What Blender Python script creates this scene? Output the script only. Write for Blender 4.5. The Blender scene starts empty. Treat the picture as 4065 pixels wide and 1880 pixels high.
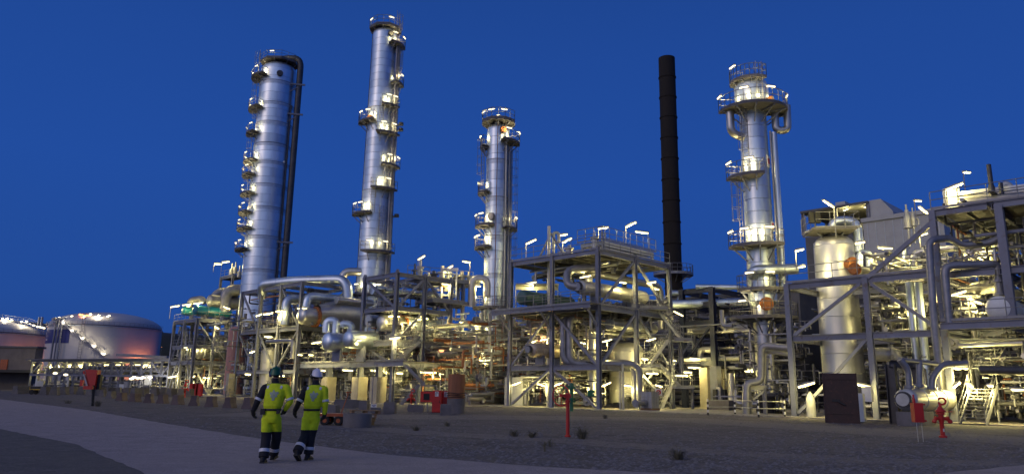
import bpy, bmesh, math, random
from mathutils import Vector, Matrix
from mathutils.bvhtree import BVHTree
rnd = random.Random(77)

# ------------------------------------------------------------------ camera, sky, light, exposure
scene = bpy.context.scene
COL = scene.collection
R = math.radians
EYE = Vector((0, 0, 1.5))
FOC, PCX, PCY = 2950.0, 2032.5, 905.0           # focal length and optical centre in photo pixels (4065 x 1880)
PITCH, ROLL = math.atan(640 / 2950), 0.0155
cam_data = bpy.data.cameras.new('camera')
cam = bpy.data.objects.new('camera', cam_data)
COL.objects.link(cam)
cam_data.sensor_fit = 'HORIZONTAL'
cam_data.sensor_width = 36
cam_data.lens = 36 * FOC / 4065
cam_data.shift_y = -(940 - PCY) / 4065
cam_data.clip_start = 0.1
cam_data.clip_end = 9000
cam.matrix_world = Matrix.Translation(EYE) @ Matrix.Rotation(R(90) + PITCH, 4, 'X') @ Matrix.Rotation(ROLL, 4, 'Z')
scene.camera = cam

world = bpy.data.worlds.new('World')
scene.world = world
world.use_nodes = True
wn, wl = world.node_tree.nodes, world.node_tree.links
bg = wn['Background']
# dusk sky: deep blue, a little paler low down; the last afterglow lies behind the camera to the left
tcw = wn.new('ShaderNodeTexCoord')
nrm = wn.new('ShaderNodeVectorMath'); nrm.operation = 'NORMALIZE'; wl.new(tcw.outputs['Generated'], nrm.inputs[0])
sep = wn.new('ShaderNodeSeparateXYZ'); wl.new(nrm.outputs[0], sep.inputs[0])
el_ramp = wn.new('ShaderNodeValToRGB'); wl.new(sep.outputs['Z'], el_ramp.inputs[0])
_e = el_ramp.color_ramp.elements
_e[0].position = 0.0; _e[0].color = (.019, .066, .27, 1)
_e[1].position = 1.0; _e[1].color = (.008, .030, .135, 1)
for _p, _c in ((.10, (.0175, .076, .335)), (.26, (.0165, .078, .365)), (.42, (.015, .070, .33)), (.60, (.012, .055, .26))):
    _x = el_ramp.color_ramp.elements.new(_p); _x.color = (*_c, 1)
gd = wn.new('ShaderNodeVectorMath'); gd.operation = 'DOT_PRODUCT'; wl.new(nrm.outputs[0], gd.inputs[0])
_w = Vector((-.70, -.70, .12)).normalized(); gd.inputs[1].default_value = _w
gm = wn.new('ShaderNodeMapRange'); gm.interpolation_type = 'SMOOTHSTEP'; gm.inputs[1].default_value = .05; gm.inputs[2].default_value = 1.0; wl.new(gd.outputs['Value'], gm.inputs[0])
gcol = wn.new('ShaderNodeMixRGB'); gcol.blend_type = 'ADD'; gcol.inputs[2].default_value = (*[0.48 * c for c in (.80, .84, .96)], 1)
wl.new(gm.outputs[0], gcol.inputs[0]); wl.new(el_ramp.outputs[0], gcol.inputs[1])
wl.new(gcol.outputs[0], bg.inputs[0])
bg.inputs[1].default_value = 0.94

sun_d = bpy.data.lights.new('afterglow', 'SUN')
sun_d.energy = 0.36
sun_d.color = (1.0, 0.72, 0.58)
sun_d.angle = R(22)
sun = bpy.data.objects.new('afterglow', sun_d)
COL.objects.link(sun)
_d = Vector((0.72, 0.62, -0.36)).normalized()      # travels from the left and behind the camera, low
sun.rotation_euler = _d.to_track_quat('-Z', 'Y').to_euler()

scene.view_settings.view_transform = 'Standard'
scene.view_settings.look = 'None'
scene.view_settings.exposure = 0.0
scene.view_settings.gamma = 1
scene.view_settings.use_curve_mapping = False
scene.render.engine = 'CYCLES'
cy = scene.cycles
cy.max_bounces = 6; cy.diffuse_bounces = 2; cy.glossy_bounces = 3; cy.transmission_bounces = 2
cy.sample_clamp_indirect = 4.0
cy.use_denoising = True
cy.caustics_reflective = False; cy.caustics_refractive = False

# ------------------------------------------------------------------ photo measurements -> places on the site
cp, sp, cr, sr = math.cos(PITCH), math.sin(PITCH), math.cos(ROLL), math.sin(ROLL)
S2 = math.sqrt(0.5)
UD = Vector((-S2, S2, 0)); VD = Vector((S2, S2, 0)); ZD = Vector((0, 0, 1)); XD = Vector((1, 0, 0)); YD = Vector((0, 1, 0))
# the plant grid runs along UD (away to the left) and VD (away to the right)

def ray(px, py):
    a = (px - PCX) / FOC; b = -(py - PCY) / FOC
    x = a * cr - b * sr; y = a * sr + b * cr
    return Vector((x, cp - sp * y, sp + cp * y))
def at(px, py, Y):
    r = ray(px, py); return EYE + r * (Y / r.y)
def gnd(px, py, z=0.0):
    r = ray(px, py); return EYE + r * ((z - EYE.z) / r.z)
def col_s(P, d, px):                  # how far along d from P until column px
    n = ray(px, 0).cross(ray(px, 1880)); return n.dot(EYE - P) / n.dot(d)
def row_s(P, d, py):
    n = ray(0, py).cross(ray(4065, py)); return n.dot(EYE - P) / n.dot(d)
def zat(P, py):
    Q = Vector((P.x, P.y, 0)); return row_s(Q, ZD, py)
def route(P, *moves):                 # pipe route: ('u',col) ('v',col) ('z',row) or metres with ('um',m) ('vm',m) ('zm',m)
    pts = [Vector(P)]
    for k, a in moves:
        p = pts[-1]
        d = {'u': UD, 'v': VD, 'z': ZD, 'x': XD, 'y': YD}[k[0]]
        s = a if len(k) > 1 else (row_s(p, d, a) if k == 'z' else col_s(p, d, a))
        pts.append(p + d * s)
    return pts
def proj(P):
    x, Y_, z = P.x, P.y, P.z - EYE.z; y = -sp * Y_ + cp * z; d = cp * Y_ + sp * z
    x, y = x / d * FOC, y / d * FOC
    return PCX + x * cr + y * sr, PCY + x * sr - y * cr
def t0(x, y): return (x * .42, 1150 + y * .42)
def t1(x, y): return (600 + x / 2, 1050 + y / 2)
def t2(x, y): return (1800 + x / 2, 1100 + y / 2)
def t3(x, y): return (2777 + x / 2, 1100 + y / 2)
def t4(x, y): return (1800 + x / 2, 860 + y / 2)
def t5(x, y): return (2777 + x / 2, 620 + y / 2)
def ta(x, y): return (900 + x / 1.191, 150 + y / 1.191)
def tb(x, y): return (1850 + x / 1.588, 400 + y / 1.588)
def tc(x, y): return (2550 + x / 1.2538, 200 + y / 1.2538)

# ------------------------------------------------------------------ materials
def mat(name, col, rough=0.6, metal=0.0, var=0.25, scale=1.5, bump=0.0, bscale=20, emit=None, estr=0, rust=None, streak=False, col2=None, orand=0.0):
    m = bpy.data.materials.new(name); m.use_nodes = True
    nt = m.node_tree; N, L = nt.nodes, nt.links
    b = N['Principled BSDF']
    b.inputs['Roughness'].default_value = rough; b.inputs['Metallic'].default_value = metal
    b.inputs['Base Color'].default_value = (*col, 1)
    tcn = N.new('ShaderNodeTexCoord')
    if var:
        mp = N.new('ShaderNodeMapping'); L.new(tcn.outputs['Object'], mp.inputs[0])
        if streak: mp.inputs['Scale'].default_value = (1, 1, .12)
        nz = N.new('ShaderNodeTexNoise'); nz.inputs['Scale'].default_value = scale; nz.inputs['Detail'].default_value = 7
        nz.inputs['Roughness'].default_value = .65
        L.new(mp.outputs[0], nz.inputs['Vector'])
        cr_ = N.new('ShaderNodeValToRGB')
        c2 = col2 or tuple(c * (1 - var * 1.3) for c in col)
        c1 = tuple(min(1, c * (1 + var * .6)) for c in col) if not col2 else col
        cr_.color_ramp.elements[0].position = .33; cr_.color_ramp.elements[1].position = .68
        cr_.color_ramp.elements[0].color = (*c2, 1); cr_.color_ramp.elements[1].color = (*c1, 1)
        L.new(nz.outputs[0], cr_.inputs[0])
        out = cr_.outputs[0]
        if rust:
            n2 = N.new('ShaderNodeTexNoise'); n2.inputs['Scale'].default_value = scale * 2.3; n2.inputs['Detail'].default_value = 9
            L.new(mp.outputs[0], n2.inputs['Vector'])
            r2 = N.new('ShaderNodeValToRGB'); r2.color_ramp.elements[0].position = .58; r2.color_ramp.elements[1].position = .72
            L.new(n2.outputs[0], r2.inputs[0])
            mx = N.new('ShaderNodeMixRGB'); mx.inputs[2].default_value = (*rust, 1)
            L.new(r2.outputs[0], mx.inputs[0]); L.new(out, mx.inputs[1]); out = mx.outputs[0]
        if orand:                                    # every sheet or bar has weathered a little differently
            oi = N.new('ShaderNodeObjectInfo'); hv = N.new('ShaderNodeHueSaturation'); mv = N.new('ShaderNodeMapRange'); mv.inputs[3].default_value = 1 - orand; mv.inputs[4].default_value = 1 + orand
            L.new(oi.outputs['Random'], mv.inputs[0]); L.new(mv.outputs[0], hv.inputs['Value']); L.new(out, hv.inputs['Color']); out = hv.outputs[0]
        L.new(out, b.inputs['Base Color'])
        mr = N.new('ShaderNodeMapRange'); mr.inputs[3].default_value = max(.05, rough - .13); mr.inputs[4].default_value = min(1, rough + .13)
        L.new(nz.outputs[0], mr.inputs[0]); L.new(mr.outputs[0], b.inputs['Roughness'])
    if bump:
        n3 = N.new('ShaderNodeTexNoise'); n3.inputs['Scale'].default_value = bscale; n3.inputs['Detail'].default_value = 6
        L.new(tcn.outputs['Object'], n3.inputs['Vector'])
        bp = N.new('ShaderNodeBump'); bp.inputs['Strength'].default_value = bump; bp.inputs['Distance'].default_value = .05
        L.new(n3.outputs[0], bp.inputs['Height']); L.new(bp.outputs[0], b.inputs['Normal'])
    if emit:
        b.inputs['Emission Color'].default_value = (*emit, 1); b.inputs['Emission Strength'].default_value = estr
        m.cycles.emission_sampling = 'NONE'        # the lamp's own point light does the lighting
    return m
M = {}
M['steel'] = mat('grey painted steel', (.175, .185, .235), .5, 0, .16, .9, rust=(.13, .10, .09), orand=.14)
M['steel2'] = mat('light galvanised steel', (.32, .32, .32), .5, .35, .2, 2)
M['deck'] = mat('deck grating', (.12, .115, .125), .7, .2, .25, 3)
M['rail'] = mat('galvanised railing', (.24, .24, .25), .5, .3, .2, 2)
M['clad'] = mat('aluminium cladding', (.57, .645, .72), .41, .92, .2, .55, bump=.08, bscale=1.2, streak=True, orand=.13)
M['clad2'] = mat('dull insulation cladding', (.50, .495, .48), .38, .85, .15, .8, bump=.05, bscale=2, orand=.12)
M['cladpale'] = mat('pale insulation jacket', (.46, .45, .42), .42, .45, .18, .9, streak=True, orand=.08)
M['cladv'] = mat('silver vessel cladding', (.58, .585, .61), .44, .8, .16, .8, streak=True, orand=.07)
M['band'] = mat('cladding band', (.44, .50, .58), .5, .75, .15, 2)
M['pipe'] = mat('grey pipe', (.25, .25, .265), .4, .4, .2, 1.5)
M['pipedark'] = mat('dark pipe', (.07, .07, .075), .5, .3, .3, 1.5)
M['pipelt'] = mat('pale pipe', (.46, .455, .42), .4, .3, .2, 1.5)
M['navy'] = mat('dark blue painted steel', (.020, .026, .06), .5, 0, .2, 1.5)
M['teal'] = mat('teal painted vessel', (.006, .19, .27), .42, 0, .2, 1.5, rust=(.10, .13, .06))
M['green'] = mat('green paint', (.01, .11, .06), .45, 0, .2, 2)
M['rust'] = mat('rusty steel', (.34, .12, .035), .75, .1, .45, 5, bump=.3, bscale=30)
M['rustcol'] = mat('rust brown column', (.30, .115, .045), .7, 0, .3, 2, streak=True)
M['brown'] = mat('dark brown panel', (.040, .017, .012), .6, 0, .3, 3, rust=(.08, .03, .02))
M['chim'] = mat('brown black chimney', (.013, .009, .008), .9, 0, .45, 1.1, streak=True)
M['red'] = mat('fire red paint', (.50, .022, .014), .45, 0, .15, 2)
M['white'] = mat('white paint', (.72, .72, .69), .5, 0, .1, 2)
M['pinklit'] = mat('shell tinted as under reddish light', (.46, .22, .17), .6, 0, .25, 1.5, streak=True)  # reddish light falling on the shell is put into its colour
M['conc'] = mat('concrete', (.15, .138, .135), .85, 0, .25, 1.2, bump=.15, bscale=12)
M['concpink'] = mat('reddish concrete', (.15, .112, .105), .88, 0, .25, 1.2, bump=.15, bscale=12)
M['cream'] = mat('cream fireproofing', (.38, .34, .25), .85, 0, .15, 1.5)
M['black'] = mat('black', (.012, .012, .013), .6, 0, .2, 3)
M['rubber'] = mat('rubber', (.015, .015, .015), .8, 0, .2, 3)
M['orange'] = mat('orange paint', (.36, .085, .02), .5, 0, .25, 3)
M['yellow'] = mat('yellow paint', (.50, .32, .02), .5, 0, .25, 3)
M['wood'] = mat('pallet wood', (.24, .14, .07), .8, 0, .35, 4)
M['blue'] = mat('blue tank panel', (.012, .02, .16), .5, 0, .1, 1)
M['tank'] = mat('tank shell', (.47, .455, .47), .55, .05, .1, .12, streak=True)
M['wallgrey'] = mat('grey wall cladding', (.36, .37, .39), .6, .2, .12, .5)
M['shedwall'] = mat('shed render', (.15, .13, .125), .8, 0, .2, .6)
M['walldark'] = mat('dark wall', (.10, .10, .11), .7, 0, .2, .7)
M['plast'] = mat('white tank plastic', (.34, .345, .35), .5, 0, .1, 3)
M['lamp'] = mat('lamp tube', (1, .9, .6), .4, 0, 0, emit=(1, .86, .46), estr=2.4)
M['lampw'] = mat('white lamp glass', (1, .95, .8), .4, 0, 0, emit=(1, .88, .56), estr=2.4)
M['lampo'] = mat('sodium lamp glass', (1, .5, .2), .4, 0, 0, emit=(1, .36, .14), estr=3)
M['lamphouse'] = mat('lamp housing', (.30, .30, .30), .5, .3, .1, 3)
M['glass'] = mat('dark window glass', (.02, .025, .03), .12, 0, 0)

# ------------------------------------------------------------------ mesh building
class MB:
    def __init__(s): s.v = []; s.f = []; s.m = []; s.mi = 0; s.sm = []
    def add(s, vs, fs, smooth=False):
        o = len(s.v); s.v += [tuple(v) for v in vs]
        for f in fs:
            s.f.append(tuple(i + o for i in f)); s.m.append(s.mi); s.sm.append(smooth)
        return s
    def box(s, c, size, ax=(XD, YD, ZD)):
        c = Vector(c); x, y, z = (ax[i] * size[i] / 2 for i in range(3))
        vs = [c - x - y - z, c + x - y - z, c + x + y - z, c - x + y - z, c - x - y + z, c + x - y + z, c + x + y + z, c - x + y + z]
        return s.add(vs, [(0, 3, 2, 1), (4, 5, 6, 7), (0, 1, 5, 4), (1, 2, 6, 5), (2, 3, 7, 6), (3, 0, 4, 7)])
    def gbox(s, c, size):                       # box on the plant grid (sizes along u, v, z)
        return s.box(c, size, (UD, VD, ZD))
    def frame(s, p0, p1, up):
        d = (p1 - p0).normalized()
        if abs(d.dot(up)) > .98: up = UD
        a = d.cross(up).normalized(); b = a.cross(d).normalized()
        return d, a, b
    def bar(s, p0, p1, w, h, up=ZD):
        p0, p1 = Vector(p0), Vector(p1); d, a, b = s.frame(p0, p1, up)
        return s.prism(p0, p1, [(-w / 2, -h / 2), (w / 2, -h / 2), (w / 2, h / 2), (-w / 2, h / 2)], a, b)
    def prism(s, p0, p1, prof, a, b):
        n = len(prof)
        vs = [p0 + a * x + b * y for x, y in prof] + [p1 + a * x + b * y for x, y in prof]
        fs = [(i, (i + 1) % n, n + (i + 1) % n, n + i) for i in range(n)] + [tuple(range(n))[::-1], tuple(range(n, 2 * n))]
        return s.add(vs, fs)
    def ibeam(s, p0, p1, w, h, t=.04, up=ZD):
        p0, p1 = Vector(p0), Vector(p1); d, a, b = s.frame(p0, p1, up)
        W, Hh, k = w / 2, h / 2, t / 2
        prof = [(-W, -Hh), (W, -Hh), (W, -Hh + t), (k, -Hh + t), (k, Hh - t), (W, Hh - t), (W, Hh), (-W, Hh), (-W, Hh - t), (-k, Hh - t), (-k, -Hh + t), (-W, -Hh + t)]
        n = 12
        vs = [p0 + a * x + b * y for x, y in prof] + [p1 + a * x + b * y for x, y in prof]
        fs = [(i, (i + 1) % n, n + (i + 1) % n, n + i) for i in range(n)]
        caps = [(0, 1, 2, 11), (2, 3, 10, 11), (3, 4, 9, 10), (4, 5, 8, 9), (5, 6, 7, 8)]
        fs += [c[::-1] for c in caps] + [tuple(i + n for i in c) for c in caps]
        return s.add(vs, fs)
    def tube(s, pts, r, n=8, bend=0, caps=True, r1=None):
        pts = [Vector(p) for p in pts]
        if bend and len(pts) > 2:
            q = [pts[0]]
            for i in range(1, len(pts) - 1):
                p, a, c = pts[i], pts[i - 1] - pts[i], pts[i + 1] - pts[i]
                k = min(bend, a.length * .49, c.length * .49)
                A, C = p + a.normalized() * k, p + c.normalized() * k
                for j in range(7):
                    t = j / 6; q.append(A * (1 - t) ** 2 + p * 2 * t * (1 - t) + C * t * t)
            q.append(pts[-1]); pts = q
        vs, fs = [], []
        d0 = (pts[1] - pts[0]).normalized()
        up = ZD if abs(d0.z) < .95 else XD
        a = d0.cross(up).normalized(); prev = d0; m = len(pts)
        for i, p in enumerate(pts):
            d = (pts[min(i + 1, m - 1)] - pts[max(i - 1, 0)])
            d = d.normalized() if d.length > 1e-6 else prev
            a = (a - d * a.dot(d)).normalized(); b = d.cross(a)
            rr = r if r1 is None else r + (r1 - r) * i / (m - 1)
            for j in range(n):
                th = 2 * math.pi * j / n
                vs.append(p + (a * math.cos(th) + b * math.sin(th)) * rr)
            prev = d
        for i in range(m - 1):
            for j in range(n):
                fs.append((i * n + j, i * n + (j + 1) % n, (i + 1) * n + (j + 1) % n, (i + 1) * n + j))
        s.add(vs, fs, True)
        if caps:
            s.add(vs[:n], [tuple(range(n))[::-1]]); s.add(vs[-n:], [tuple(range(n))])
        return s
    def lathe(s, prof, c, axis=ZD, n=24, a0=0, a1=2 * math.pi, smooth=True):   # prof = [(radius, along axis)]
        c = Vector(c); axis = axis.normalized()
        e = XD if abs(axis.x) < .9 else YD
        a = (e - axis * e.dot(axis)).normalized(); b = axis.cross(a)
        full = abs(a1 - a0 - 2 * math.pi) < 1e-4
        k = n if full else n + 1
        runs = [[prof[0], prof[1]]]                # sharp corners get their own edges
        for i in range(2, len(prof)):
            p, q, w = prof[i - 2], prof[i - 1], prof[i]
            t1_, t2_ = math.atan2(q[1] - p[1], q[0] - p[0]), math.atan2(w[1] - q[1], w[0] - q[0])
            if abs((t2_ - t1_ + math.pi) % (2 * math.pi) - math.pi) > .6: runs.append([q, w])
            else: runs[-1].append(w)
        for run in runs:
            vs, fs = [], []
            for r, z in run:
                for j in range(k):
                    th = a0 + (a1 - a0) * j / n
                    vs.append(c + axis * z + (a * math.cos(th) + b * math.sin(th)) * max(r, 1e-4))
            for i in range(len(run) - 1):
                for j in range(n):
                    j2 = (j + 1) % k
                    fs.append((i * k + j, i * k + j2, (i + 1) * k + j2, (i + 1) * k + j))
            s.add(vs, fs, smooth)
        return s
    def disc(s, c, axis, r, t, n=16): return s.lathe([(0, -t / 2), (r, -t / 2), (r, t / 2), (0, t / 2)], c, axis, n, smooth=False)
    def flange(s, c, axis, r, t=.12, bolts=0, n=20):
        s.disc(c, axis, r, t, n)
        if bolts:
            axis = axis.normalized(); e = ZD if abs(axis.z) < .9 else XD
            a = axis.cross(e).normalized(); b = axis.cross(a)
            for j in range(bolts):
                th = 2 * math.pi * j / bolts; p = Vector(c) + (a * math.cos(th) + b * math.sin(th)) * r * .86
                s.disc(p, axis, r * .07, t + .1, 6)
        return s
    def build(s, name, m, parent=None, smooth=None):
        if not isinstance(m, (list, tuple)): m = [m]
        org = ORG.get(parent.name, Vector()) if parent else Vector()
        me = bpy.data.meshes.new(name)
        ox, oy, oz = org
        me.from_pydata([(x - ox, y - oy, z - oz) for x, y, z in s.v], [], s.f)
        for k in m: me.materials.append(M[k] if isinstance(k, str) else k)
        me.polygons.foreach_set('material_index', s.m)
        me.polygons.foreach_set('use_smooth', s.sm)
        me.update()
        o = bpy.data.objects.new(name, me); COL.objects.link(o)
        if parent: o.parent = parent
        ORG[o.name] = org
        return o
ORG = {}

def tag(o, label, cat, group=None, kind=None):
    if label: o['label'] = label
    if cat: o['category'] = cat
    if group: o['group'] = group
    if kind: o['kind'] = kind
    return o
def thing(name, label, cat, loc, group=None):
    o = bpy.data.objects.new(name, None); COL.objects.link(o); o.location = loc; o.empty_display_size = .3
    ORG[o.name] = Vector(loc)
    return tag(o, label, cat, group)
def struct(name, mb, m):
    o = mb.build(name, m); o['kind'] = 'structure'; return o
def one(name, mb, m, label, cat, group=None, kind=None):
    return tag(mb.build(name, m), label, cat, group, kind)
def link_copy(src, parent):
    c = src.copy(); COL.objects.link(c); c.parent = parent; ORG[c.name] = ORG.get(src.name, Vector()); return c

LW = 175.0
WARM = (1.0, .83, .29)
_ld = {}
def glow(P, w, parent=None, color=WARM, r=.12):        # the light that a lamp gives off
    key = (round(w, 1), color, r)
    if key not in _ld:
        d = bpy.data.lights.new('lamp_light', 'POINT'); d.energy = w; d.color = color; d.shadow_soft_size = r; _ld[key] = d
    o = bpy.data.objects.new('lamp_light', _ld[key]); COL.objects.link(o)
    o.location = Vector(P) - (ORG.get(parent.name, Vector()) if parent else Vector())
    if parent: o.parent = parent
    return o
ORD = ['leftmost', 'second', 'third', 'fourth', 'fifth', 'sixth', 'seventh', 'eighth', 'ninth', 'tenth', 'eleventh', 'twelfth', 'thirteenth', 'fourteenth', 'fifteenth']
def nth(i, n):
    if n == 1: return 'only'
    if i == n - 1: return 'rightmost'
    return ORD[i]
# ------------------------------------------------------------------ builders for plant pieces
def railing(mb, pts, h=1.1, step=1.5, r=.028, n=5):
    for a, b in zip(pts[:-1], pts[1:]):
        a, b = Vector(a), Vector(b); L = (b - a).length
        k = max(1, round(L / step))
        for i in range(k + 1):
            p = a + (b - a) * i / k; mb.tube([p, p + ZD * h], r, n, caps=False)
        for hh in (h, h * .55): mb.tube([a + ZD * hh, b + ZD * hh], r, n, caps=False)
        mb.bar(a + ZD * .08, b + ZD * .08, .02, .14)

def ladder(par, P, z0, z1, out, cage=True, w=.5):
    P = Vector((P[0], P[1], 0)); out = Vector(out).normalized(); sd = out.cross(ZD)
    mb = MB()
    for s_ in (-1, 1): mb.tube([P + sd * s_ * w / 2 + ZD * z0, P + sd * s_ * w / 2 + ZD * (z1 + 1)], .03, 4, caps=False)
    z = z0 + .3
    while z < z1:
        mb.tube([P - sd * w / 2 + ZD * z, P + sd * w / 2 + ZD * z], .018, 4, caps=False); z += .33
    o = mb.build('ladder', 'rail', par)
    if cage and z1 - z0 > 3:
        mb = MB(); c = P + out * .36
        ang = [R(a) for a in range(-140, 141, 35)]
        z = z0 + 2.2; zs = []
        while z < z1 + .9: zs.append(z); z += 1.0
        if len(zs) < 2: zs = [z0 + 2.2, z1 + .9]
        for z in zs: mb.tube([c + (out * math.cos(a) + sd * math.sin(a)) * .38 + ZD * z for a in ang], .022, 4, caps=False)
        for a in ang[::2]:
            q = c + (out * math.cos(a) + sd * math.sin(a)) * .38; mb.tube([q + ZD * zs[0], q + ZD * zs[-1]], .016, 4, caps=False)
        k = mb.build('cage', 'rail', o)
    return o

def stairs(par, p0, p1, w=.9, m='steel2', side=None):
    p0, p1 = Vector(p0), Vector(p1)           # foot and head, centre line
    d = p1 - p0; h = Vector((d.x, d.y, 0)).normalized(); sd = h.cross(ZD)
    st = MB()
    for s_ in (-1, 1): st.bar(p0 + sd * s_ * w / 2, p1 + sd * s_ * w / 2, .04, .24)
    o = st.build('stringer', m, par)
    tr = MB(); n = max(3, round(abs(d.z) / .2))
    for i in range(1, n): tr.box(p0 + d * i / n, (.24, w - .04, .035), (h, sd, ZD))
    tr.build('tread', m, o)
    hr = MB()
    for s_ in (-1, 1):
        o2 = sd * s_ * w / 2
        for k in range(4):
            q = p0 + d * (k / 3) + o2; hr.tube([q, q + ZD * 1.0], .022, 4, caps=False)
        for hh in (.55, 1.0): hr.tube([p0 + o2 + ZD * hh, p1 + o2 + ZD * hh], .022, 5, caps=False)
    hr.build('handrail', 'rail', o)
    return o

def steel_frame(name, label, C, us, vs, zs, decks=(), bu=(), bv=(), rails=(), pw=.34, bh=.42, mt='steel', noposts=(), lug=False, zbase=0.0, cat='steel frame', beamlv=None, over=0.0):
    """C = near corner; us / vs = post offsets along u and v; zs = level heights; decks = levels carrying a floor.
       bu = braces on the near u face (i0, level, i1, level), bv the same on the near v face; level -1 is the ground."""
    C = Vector((C[0], C[1], 0)); t = thing(name, label, cat, C + ZD * zbase)
    lv = lambda k: zbase if k < 0 else zs[k]
    for i, u in enumerate(us):
        for j, v in enumerate(vs):
            if (i, j) in noposts: continue
            if 0 < i < len(us) - 1 and 0 < j < len(vs) - 1: continue
            p = C + UD * u + VD * v
            mb = MB(); mb.ibeam(p + ZD * zbase, p + ZD * (zs[-1] + bh / 2 + .004), pw, pw, .045, up=VD)
            mb.gbox(p + ZD * (zbase + .04), (pw + .25, pw + .25, .08))
            if lug:
                mb.lathe([(0, -.06), (.26, -.06), (.26, .06), (0, .06)], p + ZD * (zs[-1] + bh / 2 + .05), VD, 14, smooth=False)
            mb.build('post', mt, t)
    g = pw / 2 + .003
    for k, z in enumerate(zs):
        for j, v in enumerate(vs):
            for i in range(len(us) - 1):
                a, b = C + UD * (us[i] + g) + VD * v + ZD * z, C + UD * (us[i + 1] - g) + VD * v + ZD * z
                MB().ibeam(a, b, .24, bh, .04).build('beam', mt, t)
        for i, u in enumerate(us):
            for j in range(len(vs) - 1):
                a, b = C + UD * u + VD * (vs[j] + g) + ZD * z, C + UD * u + VD * (vs[j + 1] - g) + ZD * z
                MB().ibeam(a, b, .24, bh - .01, .04).build('beam', mt, t)
    for k in decks:
        z = zs[k] + bh / 2
        o = over
        mb = MB(); mb.gbox(C + UD * (us[-1] / 2) + VD * (vs[-1] / 2) + ZD * (z + .03), (us[-1] - pw + .02 * k, vs[-1] - pw, .045))
        # joists under the floor
        n = int(us[-1] / 1.3)
        for i in range(1, n):
            p = C + UD * (us[-1] * i / n) + ZD * (z - .11); mb.bar(p + VD * .2, p + VD * (vs[-1] - .2), .12, .2)
        mb.build('deck', 'deck', t)
    for k in rails:
        z = zs[k] + bh / 2 + .02; e = .14
        a, b, c = C - VD * e + UD * us[-1] + ZD * z, C - VD * e - UD * e + ZD * z, C - UD * e + VD * vs[-1] + ZD * z
        mb = MB(); railing(mb, [a, b]); mb.build('railing', 'rail', t)
        mb = MB(); railing(mb, [b, c]); mb.build('railing', 'rail', t)
    def pt(face, i, k):
        p = C + (UD * us[i] if face == 'u' else VD * vs[i]) + ZD * lv(k); return p
    for face, lst in (('u', bu), ('v', bv)):
        for i0, k0, i1, k1 in lst:
            a, b = pt(face, i0, k0), pt(face, i1, k1); d = (b - a).normalized()
            MB().bar(a + d * .38, b - d * .38, .2, .2, up=VD if face == 'u' else UD).build('brace', mt, t)
    return t

def drum(name, label, c0, axis, r, L, m='clad2', head=True, flange_end=0, fm='clad2', saddles=None, cat='pressure vessel', group=None, bands=0, legs_z=None):
    """horizontal vessel from c0 along axis"""
    axis = Vector(axis).normalized(); c0 = Vector(c0)
    t = thing(name, label, cat, c0 - ZD * r, group)
    mb = MB()
    hd = [(r * math.sin(a), -r * .5 * math.cos(a)) for a in [R(x) for x in (0, 22, 45, 68, 90)]]
    tail = [(x, L - z) for x, z in hd[::-1]]
    if flange_end == 1: prof = [(0, 0), (r, 0)] + tail
    else: prof = hd + tail
    mb.lathe(prof, c0, axis, 28); mb.build('shell', m, t)
    if flange_end:
        fr_ = r * 1.12 if flange_end == 1 else r * flange_end; e0 = .05 if flange_end == 1 else r * .5 + .12
        if flange_end < 1: f = MB(); f.tube([c0 - axis * (r * .3), c0 - axis * e0], fr_ * .85, 20); f.build('neck', m, t)
        f = MB(); f.flange(c0 - axis * e0, axis, fr_, .16, 18, 28); f.build('end_flange', 'pipedark' if flange_end < 1 else fm, t)
        f = MB(); f.disc(c0 - axis * (e0 + .1), axis, fr_ * .78, .10, 24); f.build('cover_plate', fm, t)
    for b in range(bands):
        z = L * (b + 1) / (bands + 1)
        f = MB(); f.lathe([(r + .002, z - .05), (r + .03, z - .04), (r + .03, z + .04), (r + .002, z + .05)], c0, axis, 28); f.build('band', 'band', t)
    if saddles:
        sd = axis.cross(ZD)
        for s_ in saddles:
            p = c0 + axis * (L * s_); z0 = legs_z if legs_z is not None else p.z - r * 1.6
            f = MB(); f.box((p.x, p.y, (p.z - r * .72 + z0) / 2), (.25, r * 1.5, p.z - r * .72 - z0), (axis, sd, ZD)); f.build('saddle', 'steel', t)
    return t

def pipe(label, pts, r, m='pipe', bend=None, n=10, flanges=(), group=None, name='pipe', cat='pipe', bands=0):
    pts = [Vector(p) for p in pts]
    mb = MB(); mb.tube(pts, r, n, bend if bend is not None else r * 3.0)
    if not flanges and not bands:
        return one(name, mb, m, label, cat, group)
    t = thing(name, label, cat, pts[0], group); mb.build('run', m, t)
    for i, f in flanges:                       # at fraction f of segment i
        d = pts[i + 1] - pts[i]; q = pts[i] + d * f
        b = MB(); b.flange(q, d.normalized(), r * 1.55, .14, 0, 14); b.build('flange', m, t)
    if bands:                                  # jacket joints
        for a, b in zip(pts[:-1], pts[1:]):
            L = (b - a).length; k = int(L / bands)
            for i in range(1, k):
                q = a + (b - a) * i / k
                f = MB(); f.lathe([(r + .001, -.03), (r + .012, -.02), (r + .012, .02), (r + .001, .03)], q, (b - a), n + 2); f.build('jacket_joint', m, t)
    return t

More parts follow.
